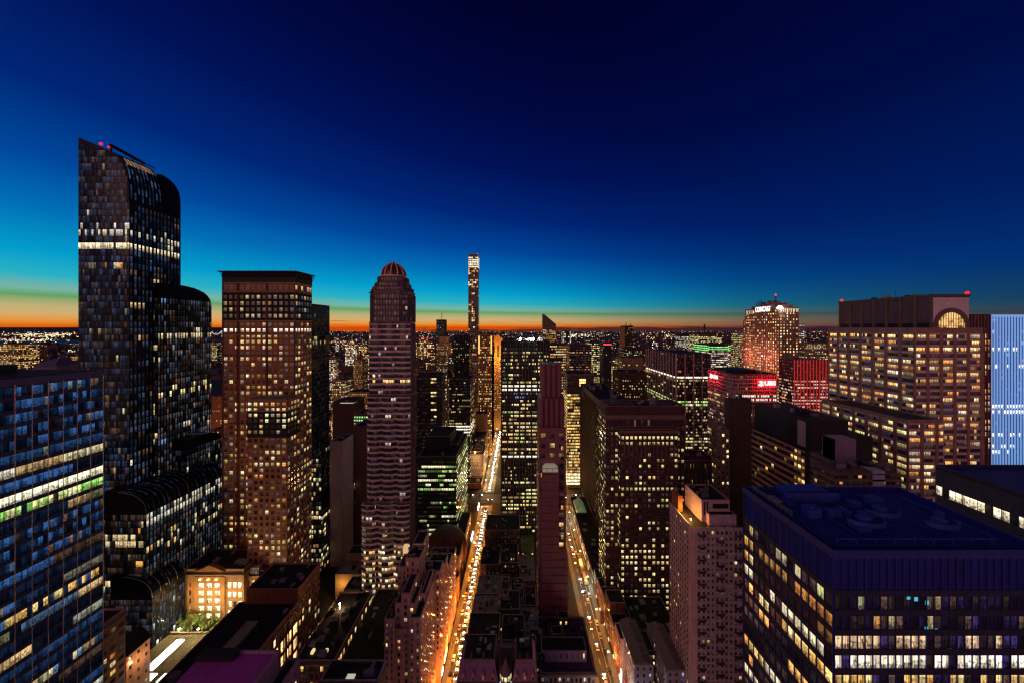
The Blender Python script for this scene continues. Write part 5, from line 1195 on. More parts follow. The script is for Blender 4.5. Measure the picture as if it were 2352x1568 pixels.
x0, x1, y0_, y1_, z_ = b.dim; b.part('cornice', MB().box(x0-.5, x1+.5, y0_-.7, y0_, z_-2.2, z_-1.4), STONE)
for k, (u, w) in enumerate(((.28, 4), (.62, 4))): b.part('skylight', MB().box(x0+(x1-x0)*u, x0+(x1-x0)*u+1.2, y0_+4, y0_+6.2, z_-1, z_+.4), emit((1, .75, .35), .9, 'skylight_glow', False))
b.done(60)
b = simple('long_low_block', 'long low dark-roofed brick block with one row of small lit windows, bottom left of centre', 769, 884, 1536, 170, 52, BR_DK, dict(fh=4.2, bw=2.3, wf=.55, hf=.5, p=.5, pal='pink', st=.5, rv=.1), roofc=16); b.done(60)
b = simple('concrete_roof_annexe', 'grey annexe roof with one bright skylight and blue tarp at the very bottom', 735, 868, 1562, 128, 8, GREY, None, roofc=3, roof=TAR)
x0, x1, y0_, y1_, z_ = b.dim; b.part('skylight', MB().box(x0+9, x0+12, y0_+.8, y0_+3, z_-1, z_-.4), emit((1, .9, .7), .5, 'skylight_glow', False)); b.part('tarp', MB().box(x0+15, x0+20, y0_+.6, y0_+5, z_-1, z_-.6), wall((.06, .05, .3), .8, .2, .3, kind='cloth')); b.done()
b = simple('brick_shed_block', 'small orange brick block with lit lamps under the water tank', 795, 828, 1462, 196, 14, BR_ORG, dict(fh=4, bw=3.2, wf=.3, hf=.5, p=.5, pal='amber', st=1.1), roofc=3)
x0, x1, y0_, y1_, z_ = b.dim
for k, (px, py) in enumerate(((780, 1385), (772, 1422))):
    X = Xp(px, 200); z = Zp(py, 200); b.part('wall_lamp', MB().ball((X, 200, z), .4).box(X-.06, X+.06, 199.9, 200.1, z_-12, z), emit((1, .75, .3), 60, 'wall_lamp_glow'))
    d = bpy.data.lights.new('wall_lamp', 'POINT'); d.energy = 1500; d.color = (1, .6, .2); l = bpy.data.objects.new('wall_light', d); C.objects.link(l); l.parent = b.e; l.location = (X+1-b.o[0], 198.5-b.o[1], z)
b.done(20); tankz = z_
def water_tank(x, y, z, s, label):
    e = bpy.data.objects.new('water_tank', None); C.objects.link(e); e.location = (x, y, z); tag(e, label, 'water tank', 'rooftop water tanks')
    lg = MB()
    for a, c in ((-1, -1), (1, -1), (1, 1), (-1, 1)): link('leg', MB().beam((a*1.5*s, c*1.5*s, 0), (a*1.2*s, c*1.2*s, 5*s), .25*s), DARKM, e)
    for k in (1.5, 3.4): lg.box(-1.5*s, 1.5*s, -1.5*s, -1.4*s, k*s, k*s+.12).box(-1.5*s, 1.5*s, 1.4*s, 1.5*s, k*s, k*s+.12)
    link('brace', lg, DARKM, e); wd = wall((.22, .11, .055), .8, .3, 2, kind='wood')
    m = MB().lathe([(.01, 5*s), (1.9*s, 5*s), (1.8*s, 8.6*s), (.01, 8.6*s)], 0, 0, 16)
    for k in range(5): m.lathe([(1.93*s, 5.3*s+k*.7*s), (1.96*s, 5.36*s+k*.7*s), (1.93*s, 5.42*s+k*.7*s)], 0, 0, 16)
    link('tank', m, wd, e); link('tank_roof', MB().lathe([(2.05*s, 8.6*s), (.05, 9.9*s), (.01, 9.9*s)], 0, 0, 16), DARKM, e)
water_tank(Xp(809, 200), 202, tankz-1, 1.45, 'large wooden water tank on a tall steel frame above the small orange brick block')
# ---- stepped pink art-deco tower
def stepped_tower():
    Y0 = 167.0; x0, x1 = Xp(883, Y0), Xp(966, Y0); z1 = Zp(1418, Y0)
    b = Bld('stepped_brick_hotel', 'stepped pink brick apartment house with zigzag setbacks and small dark windows, bottom centre left', (x0+x1)/2, 185)
    kw = dict(fh=3.25, bw=2.9, wf=.34, hf=.5, p=.10, pal='home', st=.75, rv=.02, dark=.02, sill=.14, smat=STONE)
    def blk(a, c, y0, y1, zt_, z0_=0, win=True, nm='wall'):
        b.body(a, c, y0, y1, zt_-.8, BR_PINK, z0=z0_, par=.8, name=nm)
        if win:
            b.fac((a, y0), (c, y0), max(12, z0_), zt_-1.6, **kw)
            b.fac((c, y0), (c, y1), max(12, z0_), zt_-1.6, **dict(kw, p=.06, pal='amber'))
    xe = (x0+x1)/2; w = x1-x0
    blk(x0, x0+w*.27, Y0, 180, z1-.5); blk(x0+w*.68, x1, Y0, 199, z1)
    blk(x0+w*.27+.02, x0+w*.68-.02, Y0+1.4, 180, z1-6.5, nm='recessed_wall')
    blk(x0+w*.23, x0+w*.80, Y0+3.0, 182, Zp(1384, 170), z1-8, nm='setback')
    blk(x0+w*.42, x0+w*.66, Y0+2.4, 184, Zp(1360, 170), z1-8, nm='setback')
    blk(x0+w*.10, x0+w*.36, 180.5, 190, Zp(1354, 182), 30, nm='setback')
    blk(x0+w*.36+.1, x0+w*.9, 184.5, 198, Zp(1352, 190), 30, nm='setback'); blk(x0+w*.82, x1-.6, 178, 196, z1+3.4, z1-1, nm='setback')
    tx0, tx1 = Xp(934, 192), Xp(967, 192)
    blk(tx0, tx1, 190, 201, Zp(1277, 191), 40, nm='setback'); blk(tx0-5, tx0-.1, 192, 203, Zp(1300, 192), 40, nm='setback')
    b.part('lit_skylight', MB().box(Xp(928, 205), Xp(936, 205), 203, 206, 40, Zp(1250, 205)), emit((1, .6, .25), .7, 'skylight_glow', False))
    blk(Xp(952, 216), Xp(976, 216), 212, 226, Zp(1243, 214), 30, nm='setback')
    for px, py, Y in ((930, 1390, 176), (945, 1355, 186)): b.part('chimney', MB().box(Xp(px, Y)-.4, Xp(px, Y)+.4, Y, Y+.8, Zp(py, Y)-6, Zp(py, Y)), METAL)
    for (a, c, y0, y1, z_) in ((x0+1, x0+w*.2, 168, 178, z1-1), (x0+w*.5, x1-2, 186, 196, Zp(1352, 190)), (tx0+.5, tx1-.5, 191, 200, Zp(1277, 191)-.8)): b.clutter(a, c, y0, y1, z_, 5, .6)
    b.done()
    # the other wings along the street, with deep courts between them
    wings = [(201, 210, 67, 12), (214, 224, 62, 14), (228, 240, 52, 15), (244, 254, 47, 16)]
    for n, (ya_, yb_, z, dw) in enumerate(wings):
        g_ = Bld('street_wing_building', ('first', 'second', 'third', 'fourth')[n]+' pink brick building behind the stepped one along the orange street', -60, (ya_+yb_)/2, group='brick buildings lining the left-hand street')
        g_.body(-47.5-dw, -46.0, ya_, yb_, z-.8, BR_PINK, par=.8)
        g_.fac((-46.0, ya_), (-46.0, yb_), 10, z-1.6, **dict(kw, p=.1, pal='amber')); g_.fac((-47.5-dw, ya_), (-46.0, ya_), 20, z-1.6, **kw)
        g_.clutter(-49-dw, -50, ya_+1, yb_-1, z-.8, 6, .7)
        if n < 2: 
            lx = -57; g_.part('roof_lamp', MB().ball((lx, ya_-.4, z-3), .35), emit((.7, 1, .8), 60, 'roof_lamp_glow'))
            d = bpy.data.lights.new('roof_lamp', 'POINT'); d.energy = 600; d.color = (.7, 1, .8); l = bpy.data.objects.new('roof_light', d); C.objects.link(l); l.parent = g_.e; l.location = (lx-g_.o[0], ya_-1.4-g_.o[1], z-2)
        g_.done(40)
stepped_tower()
# ---- domed hall
cx, cY = Xp(1028, 290), 291.0
b = Bld('domed_theatre', 'theatre with a large dark red tiled dome, left of the orange street', cx, cY)
b.body(cx-20, -46.0, 262, 330, 17, GOLD, par=1); b.body(-60, -46.0, 268, 332, 30, GOLD, par=1)
b.fac((-46.0, 268), (-46.0, 332), 4, 28, fh=5.5, bw=5.5, wf=.3, hf=.5, p=.4, pal='amber', st=.9)
zb = 20.0; zt = Zp(1209, cY); rr = 17.6
b.part('drum', MB().lathe([(rr, 17), (rr, zb+2), (rr-.4, zb+2.4)], cx-1, cY, 40), BR_RED)
dm, dn, dl, db = newmat('dome_tile'); w_ = dn.new('ShaderNodeTexWave'); w_.inputs['Scale'].default_value = .8; w_.bands_direction = 'Z'; ge = dn.new('ShaderNodeNewGeometry'); dl.new(ge.outputs['Position'], w_.inputs['Vector'])
rp_ = dn.new('ShaderNodeValToRGB'); rp_.color_ramp.elements[0].color = (.10, .03, .015, 1); rp_.color_ramp.elements[1].color = (.22, .07, .03, 1); dl.new(w_.outputs[0], rp_.inputs[0]); dl.new(rp_.outputs[0], db.inputs['Base Color']); db.inputs['Roughness'].default_value = .55
b.part('dome', MB().lathe([(rr*cos(a), zb+2+(zt-zb-2)*sin(a)) for a in [pi/2*k/12 for k in range(13)]], cx-1, cY, 48), dm, True)
m = MB()
for k in range(16):
    a = 2*pi*k/16; pr = [(cx-1+rr*1.005*cos(t)*cos(a), cY+rr*1.005*cos(t)*sin(a), zb+2+(zt-zb-2)*sin(t)) for t in [pi/2*j/7 for j in range(7)]]
    for u, v in zip(pr, pr[1:]): m.beam(u, v, .35, .2)
b.part('dome_rib', m, BR_DK); b.part('lantern', MB().lathe([(5.2, zt-.9), (5.2, zt-.3), (4.6, zt-.1), (.01, zt+.7)], cx-1, cY, 20), wall((.08, .12, .08), .6, .3, .5, kind='metal'))
b.clutter(-59, -50, 270, 330, 30, 6, .8)
b.done(40)
# ---- green-lit office behind it
X = -55.0; Y0 = 304.0; zt = Zp(1048, Y0)
b = Bld('green_lit_office', 'boxy black office whose floors glow green-yellow, left of the orange street', X-18, 330)
x0 = Xp(960, Y0); b.body(x0, X, Y0, 370, zt-2, BLK, par=2)
g_ = dict(fh=4.0, bw=1.6, wf=.88, hf=.5, pal='green', st=.85, rv=.35, run=.6, dark=.012, tint=(.4, .8, .4), band=(1.2, .2), bmat=BLK)
b.fac((x0, Y0), (X, Y0), 4, zt-3, p=.42, rows=[(10, 24, .5, (.3, .8, .15), .6)], **g_); b.fac((X, Y0), (X, 370), 4, zt-3, p=.6, **g_)
b.body(x0+4, x0+26, Y0+14, 350, zt+13, BLK, z0=zt-1.5, par=.6, name='plant_room'); b.body(X-14, X-3, Y0+22, 366, zt+3, BR_DK, z0=zt-1.5, par=.4, name='plant_room'); b.clutter(x0+2, X-2, Y0+2, 366, zt-2, 10, 1.2)
b.done()
bg_list = [  # name, label, a, b, top, Y, depth, material, style
 ('light_shaft_tower', 'dark tower with one bright ladder-like column of floors, right of the domed skyscraper', 956, 1016, 862, 400, 30, BROWN, dict(fh=4, bw=3.4, wf=.85, hf=.5, p=.5, pal='office', st=1.0, rv=.3, colp=lambda i, n: 1.2 if n*.48 < i < n*.74 else 0)),
 ('dim_glass_office', 'dark glass office with dim rows of windows and one bright white row near its base', 1032, 1080, 872, 470, 40, BLK, dict(fh=4, bw=2.2, wf=.8, hf=.5, p=.4, pal='office', st=.75, rv=.3, run=.4, rows=[(Zp(995, 470), Zp(978, 470), 1, 'white', 1.5), (Zp(905, 470), 200, .03, 'office', .4)])),
 ('black_ribbed_tower', 'tall black ribbed tower with faint speckled windows, left of the needle tower', 1042, 1077, 770, 640, 40, BLK, dict(fh=4, bw=4, wf=.3, hf=.5, p=.12, pal='home', st=.6, pier=(1.2, 1.2), pmat=BLK)),
 ('dark_sliver_tower', 'dark sliver tower with white-lit floors left of the black ribbed tower', 1032, 1048, 818, 700, 30, BLK, dict(fh=4.5, bw=3, wf=.8, hf=.5, p=.4, pal='white', st=.9)),
 ('gold_hotel_tower', 'golden floodlit hotel tower with a gabled top and lit corners, right of the needle tower', 1099, 1130, 770, 560, 40, GOLD, dict(fh=4, bw=2.6, wf=.5, hf=.5, p=.5, pal='warm', st=1.1, pier=(.8, .5), pmat=GOLD)),
 ('orange_gable_base', 'low domed corner building with golden windows at the foot of the gable-topped tower', 1112, 1146, 1000, 690, 30, GOLD, dict(fh=4, bw=2.6, wf=.5, hf=.5, p=.6, pal='warm', st=1.1)),
 ('lit_avenue_office', 'office with evenly lit yellow floors behind the black gridded office', 1240, 1300, 790, 560, 40, BLK, dict(fh=4.2, bw=2.4, wf=.8, hf=.5, p=.7, pal='warm', st=1.0, rv=.2, run=.5)),
 ('brown_slab_office', 'dim brown slab office with faint horizontal bands behind the amber-lit one', 1308, 1358, 793, 600, 40, BROWN, dict(fh=4.2, bw=3, wf=.8, hf=.4, p=.06, pal='warm', st=.7, dark=.06, band=(1.6, .5), bmat=DKRED)),
 ('wedge_neighbour_tower', 'slim tower with two vertical lines of white windows right of the wedge-topped tower', 1292, 1312, 760, 1100, 30, BLK, dict(fh=5, bw=6, wf=.6, hf=.5, p=.9, pal='white', st=1.3, colp=lambda i, n: 1 if i in (0, n-1) else .15)),
 ('red_capped_tower', 'narrow black tower with red lights across its top', 1386, 1404, 788, 620, 30, BLK, dict(fh=4.2, bw=4, wf=.4, hf=.4, p=.03, pal='home', st=.8)),
 ('lit_lattice_office', 'office with dense yellow lit floors left of the red-capped black tower', 1356, 1386, 786, 780, 40, BLK, dict(fh=4.5, bw=3, wf=.8, hf=.5, p=.8, pal='office', st=1.0, rv=.1)),
 ('black_monolith_tower', 'tall black monolith tower standing alone against the cloud bank', 1436, 1454, 748, 1500, 60, BLK, dict(fh=6, bw=7, wf=.4, hf=.4, p=.08, pal='amber', st=.6)),
 ('wide_dark_office', 'wide dark office block below the black monolith tower', 1440, 1482, 800, 1000, 60, BLK, dict(fh=5, bw=5, wf=.5, hf=.4, p=.3, pal='home', st=.9)),
 ('brown_blank_office', 'brown blank-walled block left of the office with the blazing white floor', 1424, 1486, 855, 500, 40, BROWN, dict(fh=4, bw=3.4, wf=.4, hf=.5, p=.25, pal='amber', st=.9, rows=[(Zp(872, 500), 200, 0, 'home', 0)])),
 ('tan_stepped_office', 'tan stepped office with horizontal bands above the brown blank-walled block', 1430, 1478, 822, 640, 40, TAN, dict(fh=4.4, bw=5, wf=.6, hf=.4, p=.1, pal='home', st=.6, band=(1, .4), bmat=TAN)),
 ('green_crowned_office', 'rounded office glowing green at its top floors, behind the blazing-floor office', 1622, 1678, 790, 700, 50, BLK, dict(fh=4.4, bw=2.6, wf=.9, hf=.5, p=.8, pal='white', st=.9, run=.5, rows=[(Zp(806, 700), Zp(794, 700), 1, (.3, 1, .25), 1.0)])),
 ('paired_lit_office', 'broad lit office with antenna and orange crown lamps on the horizon', 1605, 1658, 764, 1150, 60, BR_DK, dict(fh=5, bw=3.6, wf=.85, hf=.5, p=.8, pal='office', st=1.1, rows=[(Zp(773, 1150), 300, .1, 'amber', .8)])),
 ('broad_horizon_office', 'broad office with striped lit floors just left of the one with the antenna', 1568, 1604, 765, 1250, 60, BLK, dict(fh=5, bw=3.6, wf=.9, hf=.45, p=.85, pal='white', st=1.0, rows=[(Zp(774, 1250), 300, 0, 'amber', .8)])),
 ('striped_tower', 'white striped tower with a round emblem on top, right of the stepped skyscraper', 1836, 1848, 744, 1000, 40, WHT, dict(fh=6, bw=5, wf=.8, hf=.4, p=.5, pal='white', st=.9)),
 ('far_stepped_block', 'stepped tan block with yellow windows right of the stepped skyscraper', 1850, 1898, 788, 900, 40, TAN, dict(fh=4.6, bw=4.4, wf=.45, hf=.5, p=.6, pal='home', st=1.0)),
 ('slim_lit_edge_tower', 'slim pale lit tower touching the left edge of the stepped skyscraper', 1696, 1708, 764, 900, 30, STONE, dict(fh=5, bw=4, wf=.5, hf=.5, p=.7, pal='office', st=1.0)),
 ('mid_office_block', 'office with bright yellow rows beneath the horizon, right of the narrow black tower', 1404, 1420, 820, 700, 30, STONE, dict(fh=4, bw=3, wf=.6, hf=.5, p=.7, pal='office', st=1.0)),
 ('lit_slant_office', 'bright banded office slanting behind the long dark slab', 1352, 1376, 862, 640, 50, STONE2, dict(fh=4, bw=3, wf=.9, hf=.5, p=.8, pal='office', st=1.0, run=.5)),
 ('crown_apartment_tower', 'ornate golden-lit apartment tower with turreted top, left of the needle tower', 1004, 1030, 788, 720, 30, STONE, dict(fh=4, bw=3, wf=.35, hf=.5, p=.55, pal='home', st=.8, pier=(.8, .5), pmat=STONE)),
 ('cream_spired_tower', 'cream tower with a dark pointed cap in front of the ornate golden one', 1018, 1042, 868, 590, 26, STONE, dict(fh=3.8, bw=2.6, wf=.35, hf=.5, p=.45, pal='home', st=.8)),
 ('cream_office_block', 'cream office block with lit arches right behind the domed skyscraper', 955, 976, 858, 600, 30, STONE, dict(fh=3.8, bw=3, wf=.5, hf=.6, p=.5, pal='home', st=.9)),
 ('beige_hotel', 'beige floodlit hotel with terraces at the far end of the orange street', 1078, 1110, 1042, 470, 40, STONE, dict(fh=3.6, bw=3, wf=.3, hf=.4, p=.2, pal='home', st=.9)),
 ('beige_hotel_annexe', 'upper terrace block of the beige hotel seen just above it', 1086, 1114, 1004, 500, 30, STONE2, dict(fh=3.6, bw=3, wf=.3, hf=.4, p=.25, pal='home', st=.9)),
 ('plain_tan_slab', 'plain tan slab with no windows, left of the gold hotel tower base', 1092, 1118, 950, 540, 20, TAN, None),
 ('brick_street_building', 'dark red brick building on the left side of the orange street beyond the avenue', 1076, 1106, 1110, 446, 20, BR_RED, dict(fh=3.6, bw=3, wf=.35, hf=.45, p=.15, pal='amber', st=.8)),
 ('turreted_apartment_tower', 'slim brown apartment tower with a turreted crown between the cornice and domed towers', 812, 832, 826, 700, 26, GOLD, dict(fh=3.8, bw=3, wf=.35, hf=.5, p=.5, pal='warm', st=.6)),
 ('lit_strip_tower', 'narrow tower with one bright vertical strip left of the domed skyscraper', 836, 848, 812, 800, 26, BR_DK, dict(fh=4, bw=3, wf=.5, hf=.6, p=.8, pal='office', st=1.1)),
 ('terraced_yellow_block', 'terraced yellow-lit apartment block at the feet of the turreted tower', 800, 848, 900, 560, 30, GOLD, dict(fh=3.8, bw=3, wf=.4, hf=.5, p=.7, pal='home', st=.8)),
 ('arcade_topped_block', 'pale block with an arcaded bright top floor right of the black glass tower', 762, 792, 872, 560, 30, STONE, dict(fh=4, bw=3, wf=.5, hf=.55, p=.65, pal='office', st=.8)),
 ('dark_brick_block', 'dark brick block with a lit sloping roof terrace between the two left-hand towers', 764, 812, 922, 470, 34, BR_DK, None),
 ('orange_brick_block', 'low orange brick building in the gap between the tallest tower and the cornice tower', 486, 510, 910, 560, 30, BR_ORG, dict(fh=4, bw=3.4, wf=.4, hf=.5, p=.12, pal='amber', st=.8)),
 ('glowing_cube_building', 'yellow glowing boxy building far away at the left edge', 0, 42, 790, 900, 40, GOLD, dict(fh=4.5, bw=3.6, wf=.7, hf=.6, p=.8, pal='amber', st=.9)),
 ('hip_roofed_hall', 'dark hall with a shallow purple pyramid roof behind the glass slab', 78, 132, 838, 330, 20, PURP, None),
 ('gap_brick_tower', 'brick tower with sparse windows in the gap right of the curved glass tower', 487, 509, 985, 420, 20, BR_RED, dict(fh=3.8, bw=3, wf=.4, hf=.5, p=.2, pal='home', st=.7)),
]
for nm, lab, a_, c_, tp, Yd, dp, mt, stl in bg_list:
    b = simple(nm, lab, a_, c_, tp, Yd, dp, mt, stl, par=1, roofc=2 if Yd < 700 else 0)
    x0, x1, y0_, y1_, z_ = b.dim; cxm = (x0+x1)/2
    if nm == 'crown_apartment_tower':
        b.box('setback', x0+4, x1-4, y0_+3, y1_-3, z_, z_+14, STONE); b.mast(cxm, y0_+12, z_+14, z_+22, .6)
    elif nm == 'cream_spired_tower':
        b.part('spire', MB().lathe([(9, z_), (8.4, z_+7), (4, z_+12), (.1, z_+19)], cxm, y0_+10, 8), BLK)
    elif nm == 'gold_hotel_tower':
        b.part('gable', MB().extr([(x0+2, z_-1), (x1-2, z_-1), (cxm+3, z_+4), (cxm-3, z_+4)], 'y', y0_, y1_), GOLD)
        for u in (x0+1, x1-1): b.part('corner_lantern', MB().box(u-1, u+1, y0_-1.2, y0_-.2, z_-30, z_-1), emit((1, .55, .15), 1.4, 'corner_glow'))
        b.fac((x1, y0_), (x1, y1_), 20, z_-4, **stl)
    elif nm == 'red_capped_tower':
        b.part('red_lamp_row', MB().box(x0, x1, y0_-.4, y0_-.1, z_-3, z_-1.4), emit((1, .02, .02), 5, 'red_lamp_glow'))
    elif nm == 'black_monolith_tower':
        b.mast(cxm-12, y0_+5, z_, z_+12, 2); b.mast(cxm+8, y0_+5, z_, z_+8, 2)
        b.box('copper_side', x0-6, x0-.1, y0_+2, y1_, 0, z_-4, GOLD)
    elif nm == 'green_crowned_office':
        m = MB(); rr = (x1-x0)/2; m.prism([(cxm+rr*cos(t), y0_+8-14*sin(t)) for t in [pi*k/10 for k in range(11)]], 0, z_-3); b.part('bowed_wall', m, BLK)
        pts = [(cxm+rr*cos(t), y0_+8-14*sin(t)) for t in [pi-pi*k/10 for k in range(11)]]
        for P1, P2 in zip(pts, pts[1:]): b.fac(P1, P2, 20, z_-4, **dict(stl, off=.3))
    elif nm == 'paired_lit_office': b.mast(x0+24, y0_+9, z_, z_+28, 3.5)
    elif nm == 'striped_tower': b.part('round_emblem', MB().extr([(cxm+4*cos(t), z_-8+4*sin(t)) for t in [2*pi*k/14 for k in range(14)]], 'y', y0_-.6, y0_-.1), WHT)
    elif nm == 'turreted_apartment_tower':
        for u in (.12, .38, .62, .88): b.part('turret', MB().lathe([(1.6, z_), (1.6, z_+5), (.05, z_+10)], x0+(x1-x0)*u, y0_+3, 8), GOLD)
        b.part('spire', MB().lathe([(4, z_), (3, z_+10), (.1, z_+20)], cxm, y0_+12, 8), BR_DK)
    elif nm == 'hip_roofed_hall':
        b.part('roof', MB().lathe([(18, z_), (.1, z_+6.5)], cxm, y0_+10, 4, pi/4, 2*pi+pi/4), wall((.16, .12, .2), .5, .2, .2, kind='metal'))
    elif nm == 'orange_gable_base': b.part('dome', MB().lathe([(8*cos(t), z_+8*sin(t)) for t in [pi/2*k/6 for k in range(7)]], cxm, y0_+12, 14), GOLD)
    elif nm == 'dark_brick_block': b.part('lit_terrace', MB().box(x1-18, x1, y0_-.3, y0_+8, z_-2, z_-1.2), emit((.9, .85, .45), .7, 'terrace_glow'))
    elif nm == 'wedge_neighbour_tower': b.clutter(x0, x1, y0_, y1_, z_, 1)
    elif nm == 'beige_hotel':
        for k in range(3): b.box('terrace_tier', x0+2+3*k, x1-2-3*k, y0_+3+4*k, y1_, z_+3.4*k, z_+3.4*(k+1), STONE)
        b.part('terrace_lamp', MB().ball((cxm-2, y0_+1, z_+2), .7), emit((1, .6, .2), 40, 'terrace_lamp_glow'))
        d = bpy.data.lights.new('terrace', 'POINT'); d.energy = 6000; d.color = (1, .65, .3); l = bpy.data.objects.new('terrace_light', d); C.objects.link(l); l.parent = b.e; l.location = (cxm-b.o[0], y0_-8-b.o[1], z_-6)
    b.done(30)
# needle tower
Y0 = 950.0; x0, x1 = Xp(1075.5, Y0), Xp(1098, Y0); zt = Zp(584, Y0)
b = Bld('needle_skyscraper', 'extremely thin square skyscraper with grid windows and a glowing top, rising above the horizon', (x0+x1)/2, Y0+14)
cg_ = wall((.30, .19, .15), .8, .2, .2, kind='concrete')
b.body(x0, x1, Y0, Y0+28, zt, cg_, par=0)
nb_ = 6; zz = lambda p: Zp(p, Y0)
gw = dict(fh=6.2, bw=(x1-x0)/6, wf=.7, hf=.7, pal='warm', st=.95, rv=.2, dark=.03, tint=(.7, .5, .5))
b.fac((x0, Y0), (x1, Y0), 20, zt-1, p=.12, colp=lambda i, n: 2.4 if i in (2, 3) else .4, rows=[(zz(617), zz(589), .97, (1, .86, .58), 1.3), (zz(589), zt, .0, 'warm', 0), (zz(632), zz(622), .4, 'warm', 1), (zz(655), zz(642), .6, 'warm', 1.1)], **gw)
b.fac((x1, Y0), (x1, Y0+28), 20, zt-1, p=.1, rows=[(zz(617), zz(589), .97, (1, .86, .58), 1.3)], **gw)
b.beacon(x1-2, Y0+2, zt, 1.2, 0); b.done(60)
Y0 = 1400.0; x0, x1 = Xp(1002, Y0), Xp(1022, Y0); zt = Zp(734, Y0)
b = Bld('mast_topped_tower', 'dark flat-topped tower with a single tall mast on the horizon, left of the needle tower', (x0+x1)/2, Y0+18)
b.body(x0, x1, Y0, Y0+36, zt, BLK, par=0); b.body(x0-5, x1+6, Y0+2, Y0+36, Zp(762, Y0), BLK, par=0)
b.fac((x0, Y0), (x1, Y0), 30, zt-6, fh=6, bw=5, wf=.7, hf=.4, p=.12, pal='warm', st=.8, dark=.05); b.mast((x0+x1)/2+3, Y0+10, zt, Zp(716, Y0), 1.6); b.beacon((x0+x1)/2+3, Y0+10, Zp(716, Y0), 1.2, 0); b.done(10)
Y0 = 1400.0; x0, x1 = Xp(1247, Y0), Xp(1277, Y0); z1_ = Zp(721, Y0); z2_ = Zp(744, Y0)
b = Bld('wedge_topped_tower', 'tower with a steeply slanted wedge roof against the orange horizon', (x0+x1)/2, Y0+25)
b.part('wall', MB().extr([(x0, 0), (x0, z1_), (x0+4, z1_), (x1-1.5, z2_), (x1, z2_), (x1, 0)], 'y', Y0, Y0+48), wall((.13, .09, .07), .5, .2, .1, .4, 'metal'))
b.fac((x0, Y0), (x1, Y0), 30, Zp(757, Y0), fh=5, bw=4.5, wf=.85, hf=.45, p=.55, pal='warm', st=.9, run=.5); m = MB()
for k in range(9): m.box(x0+1, x0+4+k*5, Y0-.5, Y0, z1_-6-k*4.6, z1_-5-k*4.6)
b.part('band', m, STONE2); b.beacon(x0+1.5, Y0+2, z1_, 1, 0); b.done(10)
# tower with a notched pediment
Y0 = 700.0; x0, x1 = Xp(1118, Y0), Xp(1160, Y0); zt = Zp(786, Y0)
b = Bld('pedimented_skyscraper', 'orange floodlit granite skyscraper with a broken gable top, beside the black gridded office', (x0+x1)/2, Y0+20)
b.body(x0, x1, Y0, Y0+46, zt, GOLD, par=0)
xm = (x0+x1)/2; zp_ = Zp(766, Y0); n = 10; rr = 3.6
b.part('pediment', MB().extr([(x0-.5, zt), (x1+.5, zt), (x1+.5, zt+1.5)]+[(xm+rr*cos(t)*(-1 if False else 1), zp_-1+rr*sin(t)) for t in [-pi*k/n for k in range(n+1)]][0:1]+[(xm+rr*cos(pi*k/n), zp_-1-rr*sin(pi*k/n)) for k in range(1, n)]+[(xm-rr, zp_-1), (x0-.5, zt+1.5)], 'y', Y0-.4, Y0+46), GOLD)
m = MB()
for k in range(4): u = x0+(x1-x0)*(.14+.24*k); m.box(u-2.2, u+2.2, Y0-.12, Y0-.02, zt-30, zt-6)
b.part('recess', m, BLK)
b.fac((x0, Y0), (x1, Y0), 40, zt-34, fh=4.2, bw=2.7, wf=.55, hf=.5, p=.4, pal='amber', st=.8, rv=.15, pier=(.8, .6), pmat=GOLD)
for k in range(3):
    d = bpy.data.lights.new('flood', 'POINT'); d.energy = 90000; d.color = (1, .42, .1); d.shadow_soft_size = 3; l = bpy.data.objects.new('floodlight', d); C.objects.link(l); l.parent = b.e; l.location = (x0+6+14*k-b.o[0], Y0-30-b.o[1], 150)
b.done(20)
# ================================================================ the block between the two streets
def rowhouse(x0, x1, y0, y1, z, mt, label, roof=TAR, n=5, p=.15, **k):
    b = Bld('row_house', label, (x0+x1)/2, (y0+y1)/2, group='low buildings between the two streets'); b.body(x0, x1, y0, y1, z-.8, mt, par=.8, roof=roof)
    b.fac((x0, y0), (x1, y0), 2, z-1.2, fh=3.4, bw=2.8, wf=.36, hf=.5, p=p, pal='amber', st=.9, rv=.05, dark=.02, sill=.1, smat=STONE2)
    if x1 < 6: b.fac((x1, y0), (x1, y1), 2, z-1.2, fh=3.4, bw=3, wf=.36, hf=.5, p=p*.6, pal='amber', st=.8, rv=.05)
    b.clutter(x0+.8, x1-.8, y0+.8, y1-.8, z-.8, n, .6); return b
rowhouse(-28.5, 1.5, 292, 316, 37, BROWN, 'broad brown block with a blank front wall at the far end of the middle block', p=0, n=7).done(20)
rowhouse(3, 14, 300, 322, 14, wall((.10, .14, .06), .85, .3, .4, kind='plaster'), 'low block with a green flat roof holding two big machines', roof=wall((.16, .24, .10), .85, .3, .4, kind='roofing'), n=4).done(10)
